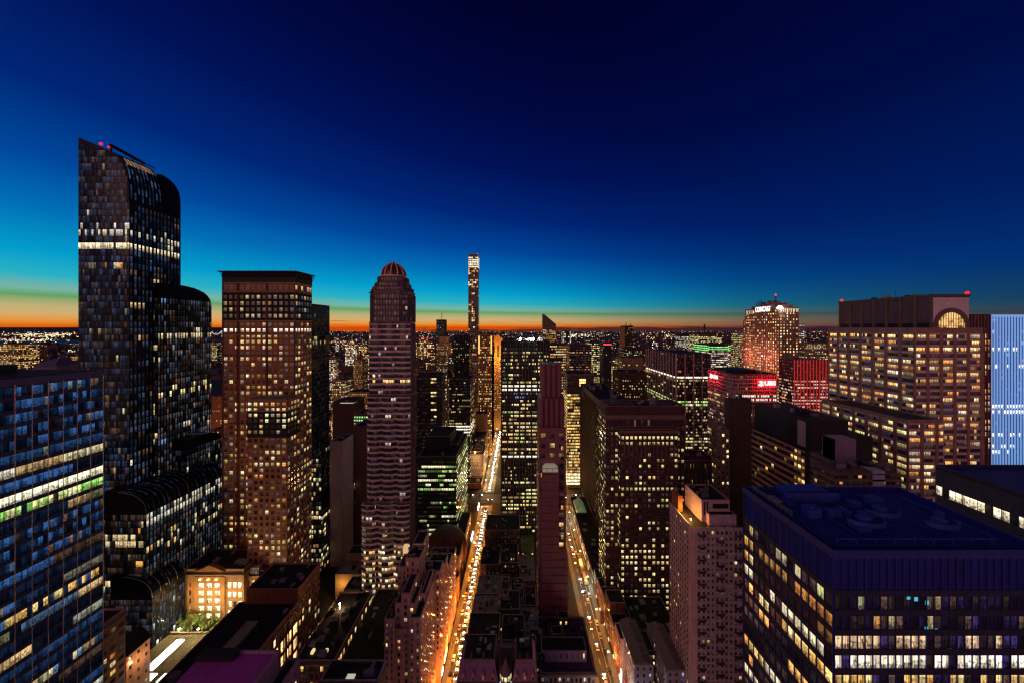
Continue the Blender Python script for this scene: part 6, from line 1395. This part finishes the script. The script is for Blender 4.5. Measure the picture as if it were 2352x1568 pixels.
rh = [(-30.2, -15, 268, 290, 24, 'long roof with tall parapets behind the pale cruciform houses'), (-14, 0, 266, 290, 27, 'dark flat roof with a small lit stair head beside the green one'),
 (1, 13, 262, 292, 16, 'sunken dark roof with bright garden terrace and shrubs'), (-30.2, -17, 244, 264, 19, 'pale stucco house with three small lit windows near the orange street'), (-16, -6, 240, 262, 21, 'dark brick house with a red-lit chimney in the middle block'),
 (-5, 4, 240, 260, 20, 'pale narrow roof in the shape of a comb in the middle block'), (5, 13, 236, 258, 15, 'deep dark courtyard house left of the rose tower'), (-30.2, -13, 221, 238, 25, 'dark parapet roof with skylights above the left-hand street'),
 (-12, 1, 222, 238, 27, 'pale grey flat roof house in the centre of the middle block'), (2, 13, 214, 234, 20, 'narrow dark house with one lit amber window left of the rose tower'), (-30.2, -11, 198, 217, 29, 'violet-tinged flat roof with a stone parapet behind the mansards'),
 (-10, 4, 200, 218, 27, 'tangle of dark roofs with a pale stair head behind the glass lantern'), (5, 15, 196, 212, 23, 'dark shaft-like house immediately left of the violet cornice block'), (-30.2, -12, 178, 194, 36, 'tall dark mansard with two lit dormers, behind the front mansard'),
 (-10, 6, 180, 197, 30, 'black flat roof directly behind the glass bay tower')]
mats = [BR_DK, BROWN, BR_RED, PALE, BR_DK, PALE, BR_RED, BR_DK, GREY, BROWN, PURP, BR_DK, BROWN, PURP, BR_DK]
for (a, c, y0, y1, z, lab), mt in zip(rh, mats):
    b = rowhouse(a, c, y0, y1, z, mt, lab, roof=R.choice((TAR, TAR, TARL)), n=7, p=.12)
    if R.random() < .75:
        w = R.uniform(3, 6); xx = R.uniform(a+.6, c-w-.6); yy = R.uniform(y0+2, y1-7); b.body(xx, xx+w, yy, yy+4.5, z+2.6, R.choice((PALE, BR_DK, STONE2)), z0=z-.8, par=.3, name='stair_head')
        b.fac((xx, yy), (xx+w, yy), z, z+2.4, fh=2.4, bw=w/2, wf=.3, hf=.5, p=.5, pal='amber', st=1.1)
    for _ in range(2):
        xx = R.uniform(a+.8, c-.8); yy = R.uniform(y0+.5, y1-1); b.part('chimney', MB().box(xx-.35, xx+.35, yy, yy+.9, z-.8, z+R.uniform(.8, 2.2)), BR_RED)
    b.done(30)
for k, (tx, ty, tz) in enumerate(((-20, 282, 23.4), (8, 247, 14.4), (-4, 208, 26.4))): water_tank(tx, ty, tz, .8, ('wooden water tank on the long parapet roof near the end of the middle block', 'wooden water tank in the dark court left of the rose tower', 'wooden water tank among the dark roofs behind the glass bay tower')[k])
def mansard(x0, x1, y0, label, nd_):
    ze = 52.5; b = Bld('mansard_building', label, (x0+x1)/2, y0+8, group='mansard buildings at the bottom centre')
    b.box('wall', x0, x1, y0, y0+17, 0, ze, wall((.85, .4, .48), .85, .3, .3, kind='stone'))
    b.part('cornice', MB().box(x0-.4, x1+.4, y0-.5, y0+17, ze-.7, ze), STONE)
    sl = wall((.28, .12, .26), .6, .3, .8, kind='slate'); zr_ = ze+6.3
    i = 0; m = MB()
    a = [(x0, y0, ze), (x1, y0, ze), (x1, y0+17, ze), (x0, y0+17, ze)]; c = [(x0+1.6, y0+3.4, zr_), (x1-1.6, y0+3.4, zr_), (x1-1.6, y0+15, zr_), (x0+1.6, y0+15, zr_)]
    m.v += a+c; m.f += [(0,1,5,4), (1,2,6,5), (2,3,7,6), (3,0,4,7), (4,5,6,7)]; b.part('mansard_roof', m, sl)
    b.part('ridge', MB().box(x0+1.4, x1-1.4, y0+3.2, y0+3.7, zr_, zr_+.4), STONE); b.box('roof', x0+2, x1-2, y0+4, y0+14.8, zr_+.01, zr_+.15, TAR)
    for k in range(nd_):
        u = x0+(x1-x0)*(k+.5)/nd_; o = MB().box(u-.7, u+.7, y0+.2, y0+2.6, ze, ze+2.1).extr([(u-.95, ze+2.1), (u+.95, ze+2.1), (u+.4, ze+2.9), (u, ze+3.7), (u-.4, ze+2.9)], 'y', y0+.1, y0+2.8)
        b.part('dormer', o, wall((.85, .4, .48), .85, .3, .3, kind='stone')); b.fac((u-.5, y0+.2), (u+.5, y0+.2), ze+.3, ze+1.9, fh=1.6, bw=1, wf=.8, hf=.85, p=.25, pal='amber', st=.9)
        b.part('finial', MB().lathe([(.14, ze+3.6), (.05, ze+4.5), (.01, ze+4.5)], u, y0+.6, 6), STONE)
    b.fac((x0, y0), (x1, y0), 20, ze-1, fh=3.6, bw=2.1, wf=.5, hf=.6, p=.3, pal='amber', st=.7, sill=.15, smat=STONE)
    for s in (.3, .62): b.part('chimney', MB().box(x0+(x1-x0)*s-.5, x0+(x1-x0)*s+.5, y0+4, y0+5.2, zr_, zr_+2), BR_RED)
    b.clutter(x0+2.5, x1-2.5, y0+5.5, y0+14, zr_+.1, 7, .55); b.done()
mansard(Xp(1052, 152), Xp(1143, 152), 152, 'slate mansard building with four curly stone dormers, left of the glass bay', 4)
mansard(Xp(1176, 152), Xp(1234, 152), 152, 'slate mansard building with three curly stone dormers, right of the glass bay', 3)
xa = Xp(1161, 150)
b = Bld('glass_bay_tower', 'slim turret with stacked glowing bay windows between the two mansard roofs', xa, 152)
b.part('wall', MB().box(xa-2.6, xa+2.6, 152, 160, 0, 60), BR_DK)
m = MB().lathe([(2.4, 20), (2.4, 57), (2.7, 57.3), (1.2, 60), (.1, 63)], xa, 152, 14); b.part('bay', m, wall((.2, .12, .12), .6, .2, .4, kind='metal'))
for j in range(7):
    for k in range(5):
        t0, t1 = pi+pi*k/5+.06, pi+pi*(k+1)/5-.06
        b.fac((xa+2.5*cos(t0), 152+2.5*sin(t0)), (xa+2.5*cos(t1), 152+2.5*sin(t1)), 34+j*3.4, 36.6+j*3.4, fh=2.6, bw=1.2, wf=.8, hf=.8, p=1, rows=[(0, 99, .9, ((.7, 1, .9) if j in (1, 5, 3) else (1, .8, .4)), .9)])
b.done()
Y0 = 189.0; x0, x1 = Xp(1242, Y0), 42.8; z = Zp(1544, Y0)
b = Bld('violet_cornice_block', 'pale cornice-topped block with violet roof and low penthouse at the corner of the right-hand street', 27, 208)
pv = wall((.7, .42, .5), .85, .25, .3, kind='stone')
b.body(x0, x1, Y0, 226, z-1, pv, par=1, roof=wall((.09, .06, .13), .9, .5, .5, kind='roofing')); b.part('cornice', MB().box(x0-.6, x1+.8, Y0-.8, Y0, z-1.4, z-.2).box(x1, x1+.8, Y0, 226, z-1.4, z-.2), STONE)
b.fac((x0, Y0), (x1, Y0), 2, z-2, fh=4.2, bw=2.4, wf=.5, hf=.6, p=.35, pal='pink', st=.6, sill=.2, smat=STONE)
b.body(x0+1, x1-3.5, 196, 205, z+5.2, wall((.5, .38, .6), .8, .2, .3, kind='plaster'), z0=z-1, par=.3, name='penthouse'); b.fac((x0+1, 196), (x1-3.5, 196), z, z+5, fh=5, bw=3.2, wf=.25, hf=.6, p=.0, dark=.02)
b.body(x0+8, x0+15, 208, 214, z+4, BR_DK, z0=z-1, par=.3, name='stair_head'); b.fac((x0+8, 208), (x0+15, 208), z, z+4, fh=4, bw=3.4, wf=.3, hf=.5, p=.9, pal='amber', st=1.2)
b.body(x0+13, x0+20, 218, 224, z+5, BR_DK, z0=z-1, par=.3, name='stair_head'); b.fac((x0+13, 218), (x0+20, 218), z, z+5, fh=5, bw=3.4, wf=.3, hf=.4, p=.9, pal='amber', st=1.2)
b.clutter(x0+1, x1-1, 206, 225, z-1, 9, .7); b.done(); water_tank(x0+5, 221, z-1, .7, 'wooden water tank at the back of the violet cornice block')
# ================================================================ right bank of the right-hand street
b = Bld('low_street_block', 'long low flat-roofed block on the right side of the right-hand street', 70, 330)
b.body(60.4, 79.5, 276, 400, 11, BROWN, par=1); b.fac((60.4, 400), (60.4, 276), 1, 10, fh=4.5, bw=4, wf=.7, hf=.6, p=.6, pal='warm', st=1.0)
b.part('skylight', MB().box(66, 69, 290, 300, 10, 10.8), TARL)
b.clutter(63, 78, 280, 398, 10, 10, 1); b.done(20)
gm_ = emit((.12, .55, .22), .14, 'atrium_glow', False)
b = Bld('glass_atrium', 'sloping green-lit glass atrium roof beside the right-hand street', 66, 372)
b.part('glass', MB().extr([(62, 14), (73, 14), (68, 20), (62, 16)], 'y', 362, 384), gm_); m = MB()
for k in range(9): m.beam((62, 362+k*2.7, 16.1), (68, 362+k*2.7, 20.1), .25)
b.part('glazing_bar', m, METAL); b.box('wall', 62, 73, 362, 384, 11, 14, BROWN); b.done()
labs = ['tall narrow house with stepped gable', 'house with ribbed green side wall', 'brick house with bay roof', 'slim house with pale cornice', 'low house with lit shopfront', 'plain dark house']
for k in range(6):
    y0 = 202+k*12; z = (26, 22, 28, 21, 19, 17)[k]
    b = Bld('street_house', labs[k]+', '+('nearest', 'second', 'third', 'fourth', 'fifth', 'sixth')[k]+' on the right edge of the right-hand street', 65, y0+5, group='houses lining the right-hand street')
    b.body(60.4, 63.4 if k < 1 else (71 if k < 4 else 79), y0, y0+11.4, z-.8, (BR_PINK, TAN, BR_RED, STONE2, BR_ORG, BROWN)[k], par=.8)
    b.fac((60.4, y0+11.4), (60.4, y0), 5, z-1.2, fh=3.5, bw=2.4, wf=.4, hf=.55, p=.25, pal='amber', st=.8, sill=.15, smat=STONE); b.fac((60.38, y0+11.4), (60.38, y0), .5, 4.3, fh=3.8, bw=3.4, wf=.85, hf=.75, p=.8, rows=[(0, 9, .85, ((1, .85, .55), (.6, 1, .85), (1, .6, .25))[k % 3], 1.8)])
    b.part('awning', MB().extr([(59.2, 3.9), (60.4, 4.6), (60.4, 4.7), (59.2, 4.0)], 'y', y0+1, y0+10), (BR_RED, BLK, GREY)[k % 3])
    b.done(20)
for k, (a, c, Yn, Yf_, lab) in enumerate(((62.8, 73, 184, 212, 'long pale gravel-roofed townhouse wing with violet end wall, nearer the street'), (79, 89, 181, 209, 'long pale gravel-roofed townhouse wing with violet end wall, beside the balcony tower'))):
    b = Bld('townhouse_wing', lab, (a+c)/2, 197, group='townhouse wings'); ze = 28.5
    b.box('wall', a, c, Yn, Yf_, 0, ze, wall((.42, .36, .55), .85, .2, .3, kind='stucco'))
    b.part('roof', MB().extr([(a-.3, ze), (c+.3, ze), ((a+c)/2, ze+1.8)], 'y', Yn-.3, Yf_+.3), wall((.24, .18, .17), .9, .4, .8, kind='gravel'))
    b.fac((a, Yn), (c, Yn), 6, ze-.4, fh=3.6, bw=3, wf=.32, hf=.5, p=.1, pal='blue', st=.3, dark=.01); b.fac((a, Yf_), (a, Yn), 6, ze-.4, fh=3.6, bw=2.6, wf=.35, hf=.5, p=.12, pal='amber', st=.6)
    for q in range(5): b.part('roof_vent', MB().box((a+c)/2+R.uniform(-3, 3), (a+c)/2+R.uniform(-3, 3)+.7, Yn+4+q*5, Yn+4.8+q*5, ze+.4, ze+2.2), METAL)
    b.done(30)
b = Bld('courtyard_link', 'low dark link building with a few bright windows between the two townhouse wings', 76, 200)
b.body(73.3, 78.7, 196, 209, 24, BR_DK, par=.6); b.fac((73.3, 196), (78.7, 196), 4, 23, fh=3.6, bw=1.8, wf=.5, hf=.5, p=.5, pal='amber', st=1.1); b.done()
b = Bld('rear_terrace_block', 'dark low block with black flat roof behind the townhouse wings', 78, 226)
b.body(73, 100, 214, 240, 20, BROWN, par=1); b.clutter(75, 98, 216, 238, 19, 9); b.fac((73, 214), (100, 214), 4, 18, fh=3.6, bw=3, wf=.4, hf=.5, p=.3, pal='amber', st=.8); b.done(20)
# ================================================================ street furniture and traffic
lamp_m = emit((1, .50, .12), 60, 'street_lamp_glow', False)
hd = MB().box(-.35, .35, -.3, .3, 8.6, 8.85); pl = MB().lathe([(.16, 0), (.09, 8.8)], 0, 0, 6)
lampd = {}
def street_lamp(x, y, sgn, lab, grp, e, col):
    o = bpy.data.objects.new('street_lamp', None); C.objects.link(o); o.location = (x, y, .15); tag(o, lab, 'street lamp', grp)
    if not lampd:
        lampd['p'] = link('pole', pl, DARKM, o); lampd['a'] = link('lamp_arm', MB().beam((0, 0, 8.7), (1.8, 0, 8.9), .12), DARKM, o)
        lampd['h'] = link('lamp_head', MB().box(1.5, 2.3, -.25, .25, 8.75, 8.95), lamp_m, o)
    else:
        for k in 'pah': q = lampd[k].copy(); C.objects.link(q); q.parent = o
    o.scale = (sgn, 1, 1)
    d = bpy.data.lights.new('lamp_bulb', 'POINT'); d.energy = e; d.color = col; d.shadow_soft_size = .4
    l = bpy.data.objects.new('lamp_bulb', d); C.objects.link(l); l.parent = o; l.location = (2.0, 0, 8.3)
ords = ['nearest', 'second', 'third', 'fourth', 'fifth', 'sixth', 'seventh', 'eighth', 'ninth', 'tenth']
for k in range(8):
    y = 160+k*32
    street_lamp(GL-4.9, y, 1, ords[k]+' lamp on the left kerb of the left-hand orange street', 'street lamps of the left-hand street', 9500, (1, .30, .03))
    street_lamp(GL+4.9, y+16, -1, ords[k]+' lamp on the right kerb of the left-hand orange street', 'street lamps of the left-hand street', 9500, (1, .29, .03))
    street_lamp(GR+5.4, y+20, -1, ords[k]+' lamp on the right kerb of the right-hand street', 'street lamps of the right-hand street', 5500, (1, .32, .04) if k % 3 else (.85, 1, .75))
    street_lamp(GR-5.4, y+36, 1, ords[k]+' lamp on the left kerb of the right-hand street', 'street lamps of the right-hand street', 4500, (1, .36, .06))
for k in range(7):
    street_lamp(GL-6.2, 452+k*46, 1, ords[k]+' lamp beyond the avenue on the left-hand street', 'street lamps beyond the avenue', 14000, (1, .62, .25))
    street_lamp(GL+6.2, 475+k*46, -1, ords[k]+' lamp beyond the avenue on the facing kerb of the left-hand street', 'street lamps beyond the avenue', 14000, (1, .62, .25))
# amber lamps added at random spots to light the farther walls
for k in range(34):
    Yl = 470*1.042**k*R.uniform(.97, 1.03); px = R.choice((R.uniform(490, 510), R.uniform(760, 845), R.uniform(955, 1070), R.uniform(1100, 1145), R.uniform(1270, 1480), R.uniform(1640, 1700), R.uniform(1270, 1480), R.uniform(0, 175)))
    Xl = Xp(px, Yl); o = bpy.data.objects.new('street_lamp', None); C.objects.link(o); o.location = (Xl, Yl, 0); tag(o, 'amber lamp added to light the distant blocks', 'street lamp', 'lamps added among the distant blocks')
    for kk in 'pah': q = lampd[kk].copy(); C.objects.link(q); q.parent = o
    d = bpy.data.lights.new('lamp_bulb', 'POINT'); d.energy = 60000*(Yl/500)**1.0; d.color = (1, .45, .12); d.shadow_soft_size = 2
    l = bpy.data.objects.new('lamp_bulb', d); C.objects.link(l); l.parent = o; l.location = (2.0, -6, 14)
# vehicles
paintm = {n: wall(c, .3, .1, .5, .2, 'paint') for n, c in dict(silver=(.45, .45, .46), black=(.02, .02, .025), white=(.7, .7, .68), red=(.3, .02, .02), yellow=(.75, .42, .03)).items()}
tyre = wall((.02, .02, .02), .9, .2, 1, kind='rubber'); glassm = wall((.02, .025, .03), .08, .1, 1, kind='glass')
headm = emit((1, .90, .70), 170, 'headlight_glow'); headm2 = emit((1, .93, .78), 55, 'headlight_glow '); tailm = emit((1, .03, .01), 8, 'taillight_glow', False); offm = wall((.5, .5, .48), .2, .1, 1, kind='lens')
def car_proto(lit, col):
    parts = []
    w = .92
    body = MB().extr([(-2.2, .35), (-2.25, .75), (-1.9, .95), (-1.2, 1.0), (1.5, 1.0), (2.2, .9), (2.25, .4)], 'x', -w, w)
    cab = MB(); a = [(-w+.06, -1.1, 1.0), (w-.06, -1.1, 1.0), (w-.06, 1.55, 1.0), (-w+.06, 1.55, 1.0)]; c = [(-w+.22, -.5, 1.45), (w-.22, -.5, 1.45), (w-.22, 1.05, 1.45), (-w+.22, 1.05, 1.45)]
    cab.v += a+c; cab.f += [(0,1,5,4), (1,2,6,5), (2,3,7,6), (3,0,4,7)]
    rf = MB().box(-w+.2, w-.2, -.52, 1.07, 1.45, 1.5)
    parts += [('body', body, paintm[col]), ('cabin_glass', cab, glassm), ('roof', rf, paintm[col])]
    for sx_ in (-1, 1):
        for yy in (-1.4, 1.4): parts.append(('wheel', MB().extr([(yy+.33*cos(t), .33+.33*sin(t)) for t in [2*pi*k/10 for k in range(10)]], 'x', sx_*w-.1, sx_*w+.1), tyre))
        parts.append(('headlight', MB().box(sx_*.62-.2, sx_*.62+.2, -2.32, -2.2, .62, .82), headm if lit else offm))
        parts.append(('taillight', MB().box(sx_*.65-.18, sx_*.65+.18, 2.2, 2.3, .7, .85), tailm if lit else paintm['red']))
    return parts
CP = {}
def car(x, y, rz, col, lit, lab, grp, nm='car', cat='car'):
    key = (col, lit)
    o = bpy.data.objects.new(nm, None); C.objects.link(o); o.location = (x, y, .03); o.rotation_euler = (0, 0, rz); tag(o, lab, cat, grp)
    if key not in CP: CP[key] = [link(n_, m_, mt_, o) for n_, m_, mt_ in car_proto(lit, col)]
    else:
        for q in CP[key]: c = q.copy(); C.objects.link(c); c.parent = o
cols = ['silver', 'black', 'white', 'silver', 'black']
# a dense stream of oncoming cars with bright headlights on the left-hand street
y = 138
n = 0
while y < 396:
    car(GL+R.uniform(.35, .6), y, 0, R.choice(cols), True, 'car with blazing headlights driving towards the viewer down the left-hand street', 'oncoming cars on the left-hand street'); y += R.uniform(5.0, 5.4); n += 1
y = 442
while y < 690: car(GL+R.uniform(.4, 1.6), y, 0, R.choice(cols), True, 'distant car with headlights beyond the avenue on the left-hand street', 'distant oncoming cars'); y += R.uniform(5.5, 7.5)
for k in range(22):
    yy = 150+k*11.2+R.uniform(-1, 1)
    if R.random() < .8: car(GL-2.95, yy, 0, R.choice(cols), False, 'parked car at the left kerb of the left-hand orange street', 'cars parked along the left-hand street')
    if R.random() < .6: car(GL+2.95, yy+4, 0, R.choice(cols), False, 'parked car at the right kerb of the left-hand orange street', 'cars parked opposite along the left-hand street')
for k in range(17):
    yy = 196+k*12+R.uniform(-2, 2)
    if R.random() < .75: car(GR+3.45, yy, pi, R.choice(cols), False, 'parked car at the right kerb of the right-hand street', 'cars parked along the right-hand street')
for k in range(9): car(GR-.9+R.uniform(-.4, .4), 204+k*R.uniform(19, 22), pi, R.choice(cols), True, 'car driving away with red tail lights on the right-hand street', 'departing cars on the right-hand street')
for k, (x, yy, c) in enumerate(((GL-1.4, 156, 'yellow'), (GL-2.9, 268, 'yellow'), (GR+1.3, 318, 'yellow'), (GR+1.2, 262, 'yellow'))): car(x, yy, 0 if x < 0 else pi, c, False, ('yellow cab stopped low on the left-hand street', 'yellow cab further up the left-hand street', 'yellow cab high up the right-hand street', 'yellow cab lower on the right-hand street')[k], None, 'taxi', 'taxi')
def truck(x, y, rz, L_, mt, lab, nm='box_truck', cat='truck'):
    o = bpy.data.objects.new(nm, None); C.objects.link(o); o.location = (x, y, .03); o.rotation_euler = (0, 0, rz); tag(o, lab, cat)
    link('cargo_box' if nm != 'bus' else 'body', MB().box(-1.25, 1.25, -L_/2+(1.9 if nm != 'bus' else 0), L_/2, .7, 3.4), mt, o)
    if nm != 'bus': link('cab', MB().extr([(-L_/2, .6), (-L_/2, 1.6), (-L_/2+.6, 2.5), (-L_/2+1.8, 2.5), (-L_/2+1.8, .6)], 'x', -1.1, 1.1), paintm['white'], o)
    else:
        for s in (-1, 1): link('window', MB().box(s*1.26-.01, s*1.26+.01, -L_/2+1, L_/2-1, 1.7, 2.7), glassm, o)
    link('windscreen', MB().box(-.95, .95, -L_/2-.04 if nm == 'bus' else -L_/2+.2, -L_/2-.01 if nm == 'bus' else -L_/2+.25, 1.6, 2.4), glassm, o)
    for sx_ in (-1, 1):
        for yy in (-L_/2+1.2, L_/2-1.6): link('wheel', MB().extr([(yy+.5*cos(t), .5+.5*sin(t)) for t in [2*pi*k/12 for k in range(12)]], 'x', sx_*1.15-.15, sx_*1.15+.12), tyre, o)
truck(GL-2.6, 176, 0, 9, paintm['white'], 'white box truck parked low on the left-hand orange street'); truck(GL-2.6, 197, 0, 10, wall((.5, .3, .12), .6, .2, .5, kind='paint'), 'tan box truck parked on the left-hand street above the white one')
truck(GL+2.6, 246, 0, 8, paintm['white'], 'small white van truck at the right kerb midway up the left-hand street'); truck(GR+3.0, 300, pi, 12, paintm['white'], 'long white bus at the kerb on the right-hand street', 'bus', 'bus'); truck(GR+3.0, 284, pi, 12, wall((.5, .28, .12), .6, .2, .5, kind='paint'), 'orange-tinted bus right below the long white one', 'bus', 'bus')
for k in range(12): car(-60+k*13+R.uniform(-2, 2), R.choice((412, 417, 423, 428)), R.choice((pi/2, pi/2)), R.choice(cols), True, 'car with lights on crossing on the avenue between the two streets', 'cars on the crossing avenue')
# awnings, marquees and lit signs
def street_sign(name, lab, x, y, z, w, h, col, s, body=None, rz=-pi/2, cat='sign'):
    e = sign(name, lab, cat, (x, y, z)); e.rotation_euler = (0, 0, rz)
    link('sign_panel', MB().box(-w/2, w/2, -.3, 0, -h/2, h/2), emit(col, s, 'sign_glow'), e); link('frame', MB().box(-w/2-.15, w/2+.15, 0, .2, -h/2-.15, h/2+.15), DARKM, e)
street_sign('shop_sign', 'vertical white-green glowing sign on the near right edge of the right-hand street', 59.9, 198, 7, 2, 9, (.7, 1, .95), 6)
street_sign('shop_sign', 'tall red glowing panel at the bottom right of the right-hand street', 59.7, 190, 6, 3, 12, (1, .02, .05), 3)
street_sign('shop_sign', 'small teal glowing sign beneath the vertical white-green one', 59.9, 193.6, 4, 2, 3, (.3, 1, .8), 4)
street_sign('marquee', 'bright white marquee on the pavement where the domed theatre ends', -45.6, 338, 4, 12, 3, (1, .9, .7), 9, rz=pi/2)
street_sign('marquee', 'orange glowing marquee low on the left side of the left-hand street', -45.6, 214, 5, 8, 3, (1, .55, .15), 6, rz=pi/2)
street_sign('marquee', 'small white lit canopy below the orange marquee', -45.6, 205, 4, 4, 2, (1, .85, .55), 8, rz=pi/2)
street_sign('theatre_sign', 'lit hotel canopy at the far end of the left-hand street before the avenue', -45.6, 392, 5, 10, 4, (1, .95, .8), 8, rz=pi/2)
e = sign('blade_sign', 'dark vertical banner sign hanging over the right-hand street before the dark setback office', 'sign', (58.2, 236, 10))
link('banner', MB().box(-1.3, 1.3, -.12, .12, -4.5, 4.5), BR_DK, e); link('bracket', MB().box(-1.2, 2.2, -.06, .06, 4.6, 4.75), DARKM, e)
# suspension bridge on the far left horizon
e = sign('suspension_bridge', 'tiny floodlit suspension bridge on the horizon between the tallest tower and the cornice tower', 'bridge', (Xp(497, 6500), 6500, 0))
bm_ = emit((.9, .95, 1), 1.2, 'bridge_lamp_glow', False)
for s in (-1, 1): link('pylon', MB().box(s*110-5, s*110+5, -5, 5, 0, 150), bm_, e)
m = MB(); pr = [(-260, 60), (-110, 148)]+[(-110+220*k/8, 75+73*((k-4)/4)**2) for k in range(1, 8)]+[(110, 148), (260, 60)]
for u, v in zip(pr, pr[1:]): m.beam((u[0], 0, u[1]), (v[0], 0, v[1]), 5)
link('cable', m, bm_, e); link('deck', MB().box(-300, 300, -6, 6, 58, 64), DARKM, e)
# ================================================================ the city out to the horizon
occ = []
names = {}
regions = [(0, 180), (486, 512), (715, 850), (950, 1075), (1100, 1150), (1262, 1485), (1485, 1560), (1560, 1712), (1836, 1905)]
cnt = 0
far_m = [wall(c, .9, .4, .05, kind='far_wall') for c in ((.20, .11, .06), (.12, .08, .06), (.28, .16, .08), (.16, .10, .09))]
attempts = 0
glab = {0: ('low distant block at the left edge beyond the glass slab', 'distant blocks at the left edge'), 1: ('low distant block in the slot beside the cornice tower', 'distant blocks in the slot'), 2: ('low distant block between the cornice and domed towers', 'distant blocks left of the domed skyscraper'),
        3: ('low distant block between the domed and needle towers', 'distant blocks left of the needle'), 4: ('low distant block just right of the needle tower', 'distant blocks right of the needle'), 5: ('low distant block right of the black gridded office', 'distant blocks in the centre right'),
        6: ('low distant block above the office with the blazing floor', 'distant blocks above the blazing floor'), 7: ('low distant block left of the stepped skyscraper', 'distant blocks left of the stepped skyscraper'), 8: ('low distant block right of the stepped skyscraper', 'distant blocks right of the stepped skyscraper')}
quota = [56, 6, 44, 36, 10, 62, 18, 36, 12]
for ri, (pa, pb) in enumerate(regions):
    made = 0
    ylist = sorted([math.exp(R.uniform(math.log(650 if ri not in (0,) else 380), math.log(3400))) for _ in range(quota[ri])])
    for Yd in ylist:
        px = R.uniform(pa, pb); X = Xp(px, Yd)
        if abs(X-GL) < 16 or abs(X-GR) < 20: continue
        w = R.uniform(18, 42)*(1 if Yd < 1500 else 1.5); dp = R.uniform(16, 30); z = R.choice((22, 30, 38, 46, 60, 75, 90, 115)) * (R.uniform(.8, 1.15)) * (.7 if Yd < 900 else 1)
        if z > 95 and px < 180: z *= .6
        b = Bld('distant_building', glab[ri][0], X, Yd+dp/2, group=glab[ri][1])
        b.body(X-w/2, X+w/2, Yd, Yd+dp, z, R.choice(far_m), par=0)
        if R.random() < .5: b.box('setback', X-w/4, X+w/5, Yd+3, Yd+dp-3, z, z+R.uniform(4, 10), R.choice(far_m))
        pal = R.choice(('home', 'warm', 'warm', 'office', 'amber', 'amber', 'white')); sz = max(1.0, Yd/900)
        b.fac((X-w/2, Yd), (X+w/2, Yd), 3, z-2, fh=3.6*sz, bw=3.4*sz, wf=.5, hf=.5, p=R.uniform(.3, .85), pal=pal, st=R.uniform(1.1, 2.6), rv=.15, dark=.015, off=.3)
        if X+w/2 < 0: b.fac((X+w/2, Yd), (X+w/2, Yd+dp), 3, z-2, fh=3.6*sz, bw=3.4*sz, wf=.5, hf=.5, p=.3, pal=pal, st=.8, off=.3)
        b.done(0); made += 1
# beyond: thousands of lamps and low roofs that read as one glittering mass
m = MB(); cols_ = []
def lamp_box(X, Y, z, s, c):
    i = len(m.v); m.v += [(X-s, Y, z), (X+s, Y, z), (X+s, Y, z+s*1.3), (X-s, Y, z+s*1.3), (X-s, Y+s, z), (X+s, Y+s, z), (X+s, Y+s, z+s*1.3), (X-s, Y+s, z+s*1.3)]
    fs = [(0,1,2,3), (4,7,6,5), (0,3,7,4), (1,5,6,2), (3,2,6,7), (0,4,5,1)]
    for q in fs: m.f.append(tuple(i+k for k in q)); m.c.extend(list((*c, R.random()))*4); m.uv.extend([0, 0, 1, 0, 1, 1, 0, 1])
for _ in range(6500):
    px = R.uniform(-120, 2450); t = R.random()
    py = 760+3+(R.random()**1.7)*75
    Y = (H-12)*F/(py-VY)
    if Y < 1100 or Y > 26000: continue
    X = Xp(px, Y)
    if 4300 < Y < 5900 and X < -3000: continue
    c = R.choice([(1, .38, .07)]*7+[(1, .55, .18)]*5+[(1, .85, .6)]*2+[(1, .05, .02)]*1+[(.6, .8, 1)]*1)
    k = R.choice((.1, .2, .35, .6, 1, 1.6, 4)) if Y < 5000 else R.choice((.1, .2, .35, .6, 1.1, 2.2))
    if px < 200 and Y > 5900: k *= 1.7
    s = Y*R.choice((.0005, .0007, .0009)); lamp_box(X, Y, R.uniform(4, 22) if Y < 6000 else R.uniform(2, 60), s, tuple(v*k for v in c))
# brighter clusters: bridges, airports, avenues
for cxp, cyp, wd_, n, c in ((90, 770, 110, 260, (1, .85, .5)), (60, 781, 90, 150, (1, .8, .45)), (1330, 771, 60, 120, (1, .85, .55)), (1560, 774, 90, 120, (1, .7, .3)), (1225, 790, 60, 60, (1, .7, .35)), (985, 790, 32, 90, (1, .45, .3)), (975, 778, 30, 60, (1, .2, .1)), (780, 785, 45, 100, (1, .7, .4))):
    for _ in range(n):
        px = R.gauss(cxp, wd_*.5); py = max(763, R.gauss(cyp, 2.5)); Y = (H-10)*F/(py-VY); X = Xp(px, Y); s = Y*.0009; k = R.choice((.5, 1.2, 3)); lamp_box(X, Y, 8, s, tuple(v*k for v in c))
cm_, cn, cl, cb = newmat('city_lamp_glow'); a_ = cn.new('ShaderNodeAttribute'); a_.attribute_name = 'wc'; cl.new(a_.outputs['Color'], cb.inputs['Emission Color']); cb.inputs['Emission Strength'].default_value = 1.0; cm_.cycles.emission_sampling = 'NONE'
tag(link('city_lights', m, cm_), 'countless tiny lamps of the far city and suburbs below the horizon', 'city lights', None, 'stuff')
m = MB()
for _ in range(2600):
    Y = math.exp(R.uniform(math.log(1300), math.log(9000))); px = R.uniform(-150, 2450); X = Xp(px, Y)
    if (4250 < Y < 6000 and X < -2900) or abs(X-GL) < 24 or abs(X-GR) < 26: continue
    w = R.uniform(12, 40)*(1+Y/6000); h = R.choice((9, 12, 16, 22, 32, 48))*R.uniform(.8, 1.2); m.box(X-w/2, X+w/2, Y, Y+w*.8, 0, h)
tag(link('far_city', m, far_m[1]), 'dark mass of low far-off roofs stretching to the horizon', 'far city', None, 'stuff')
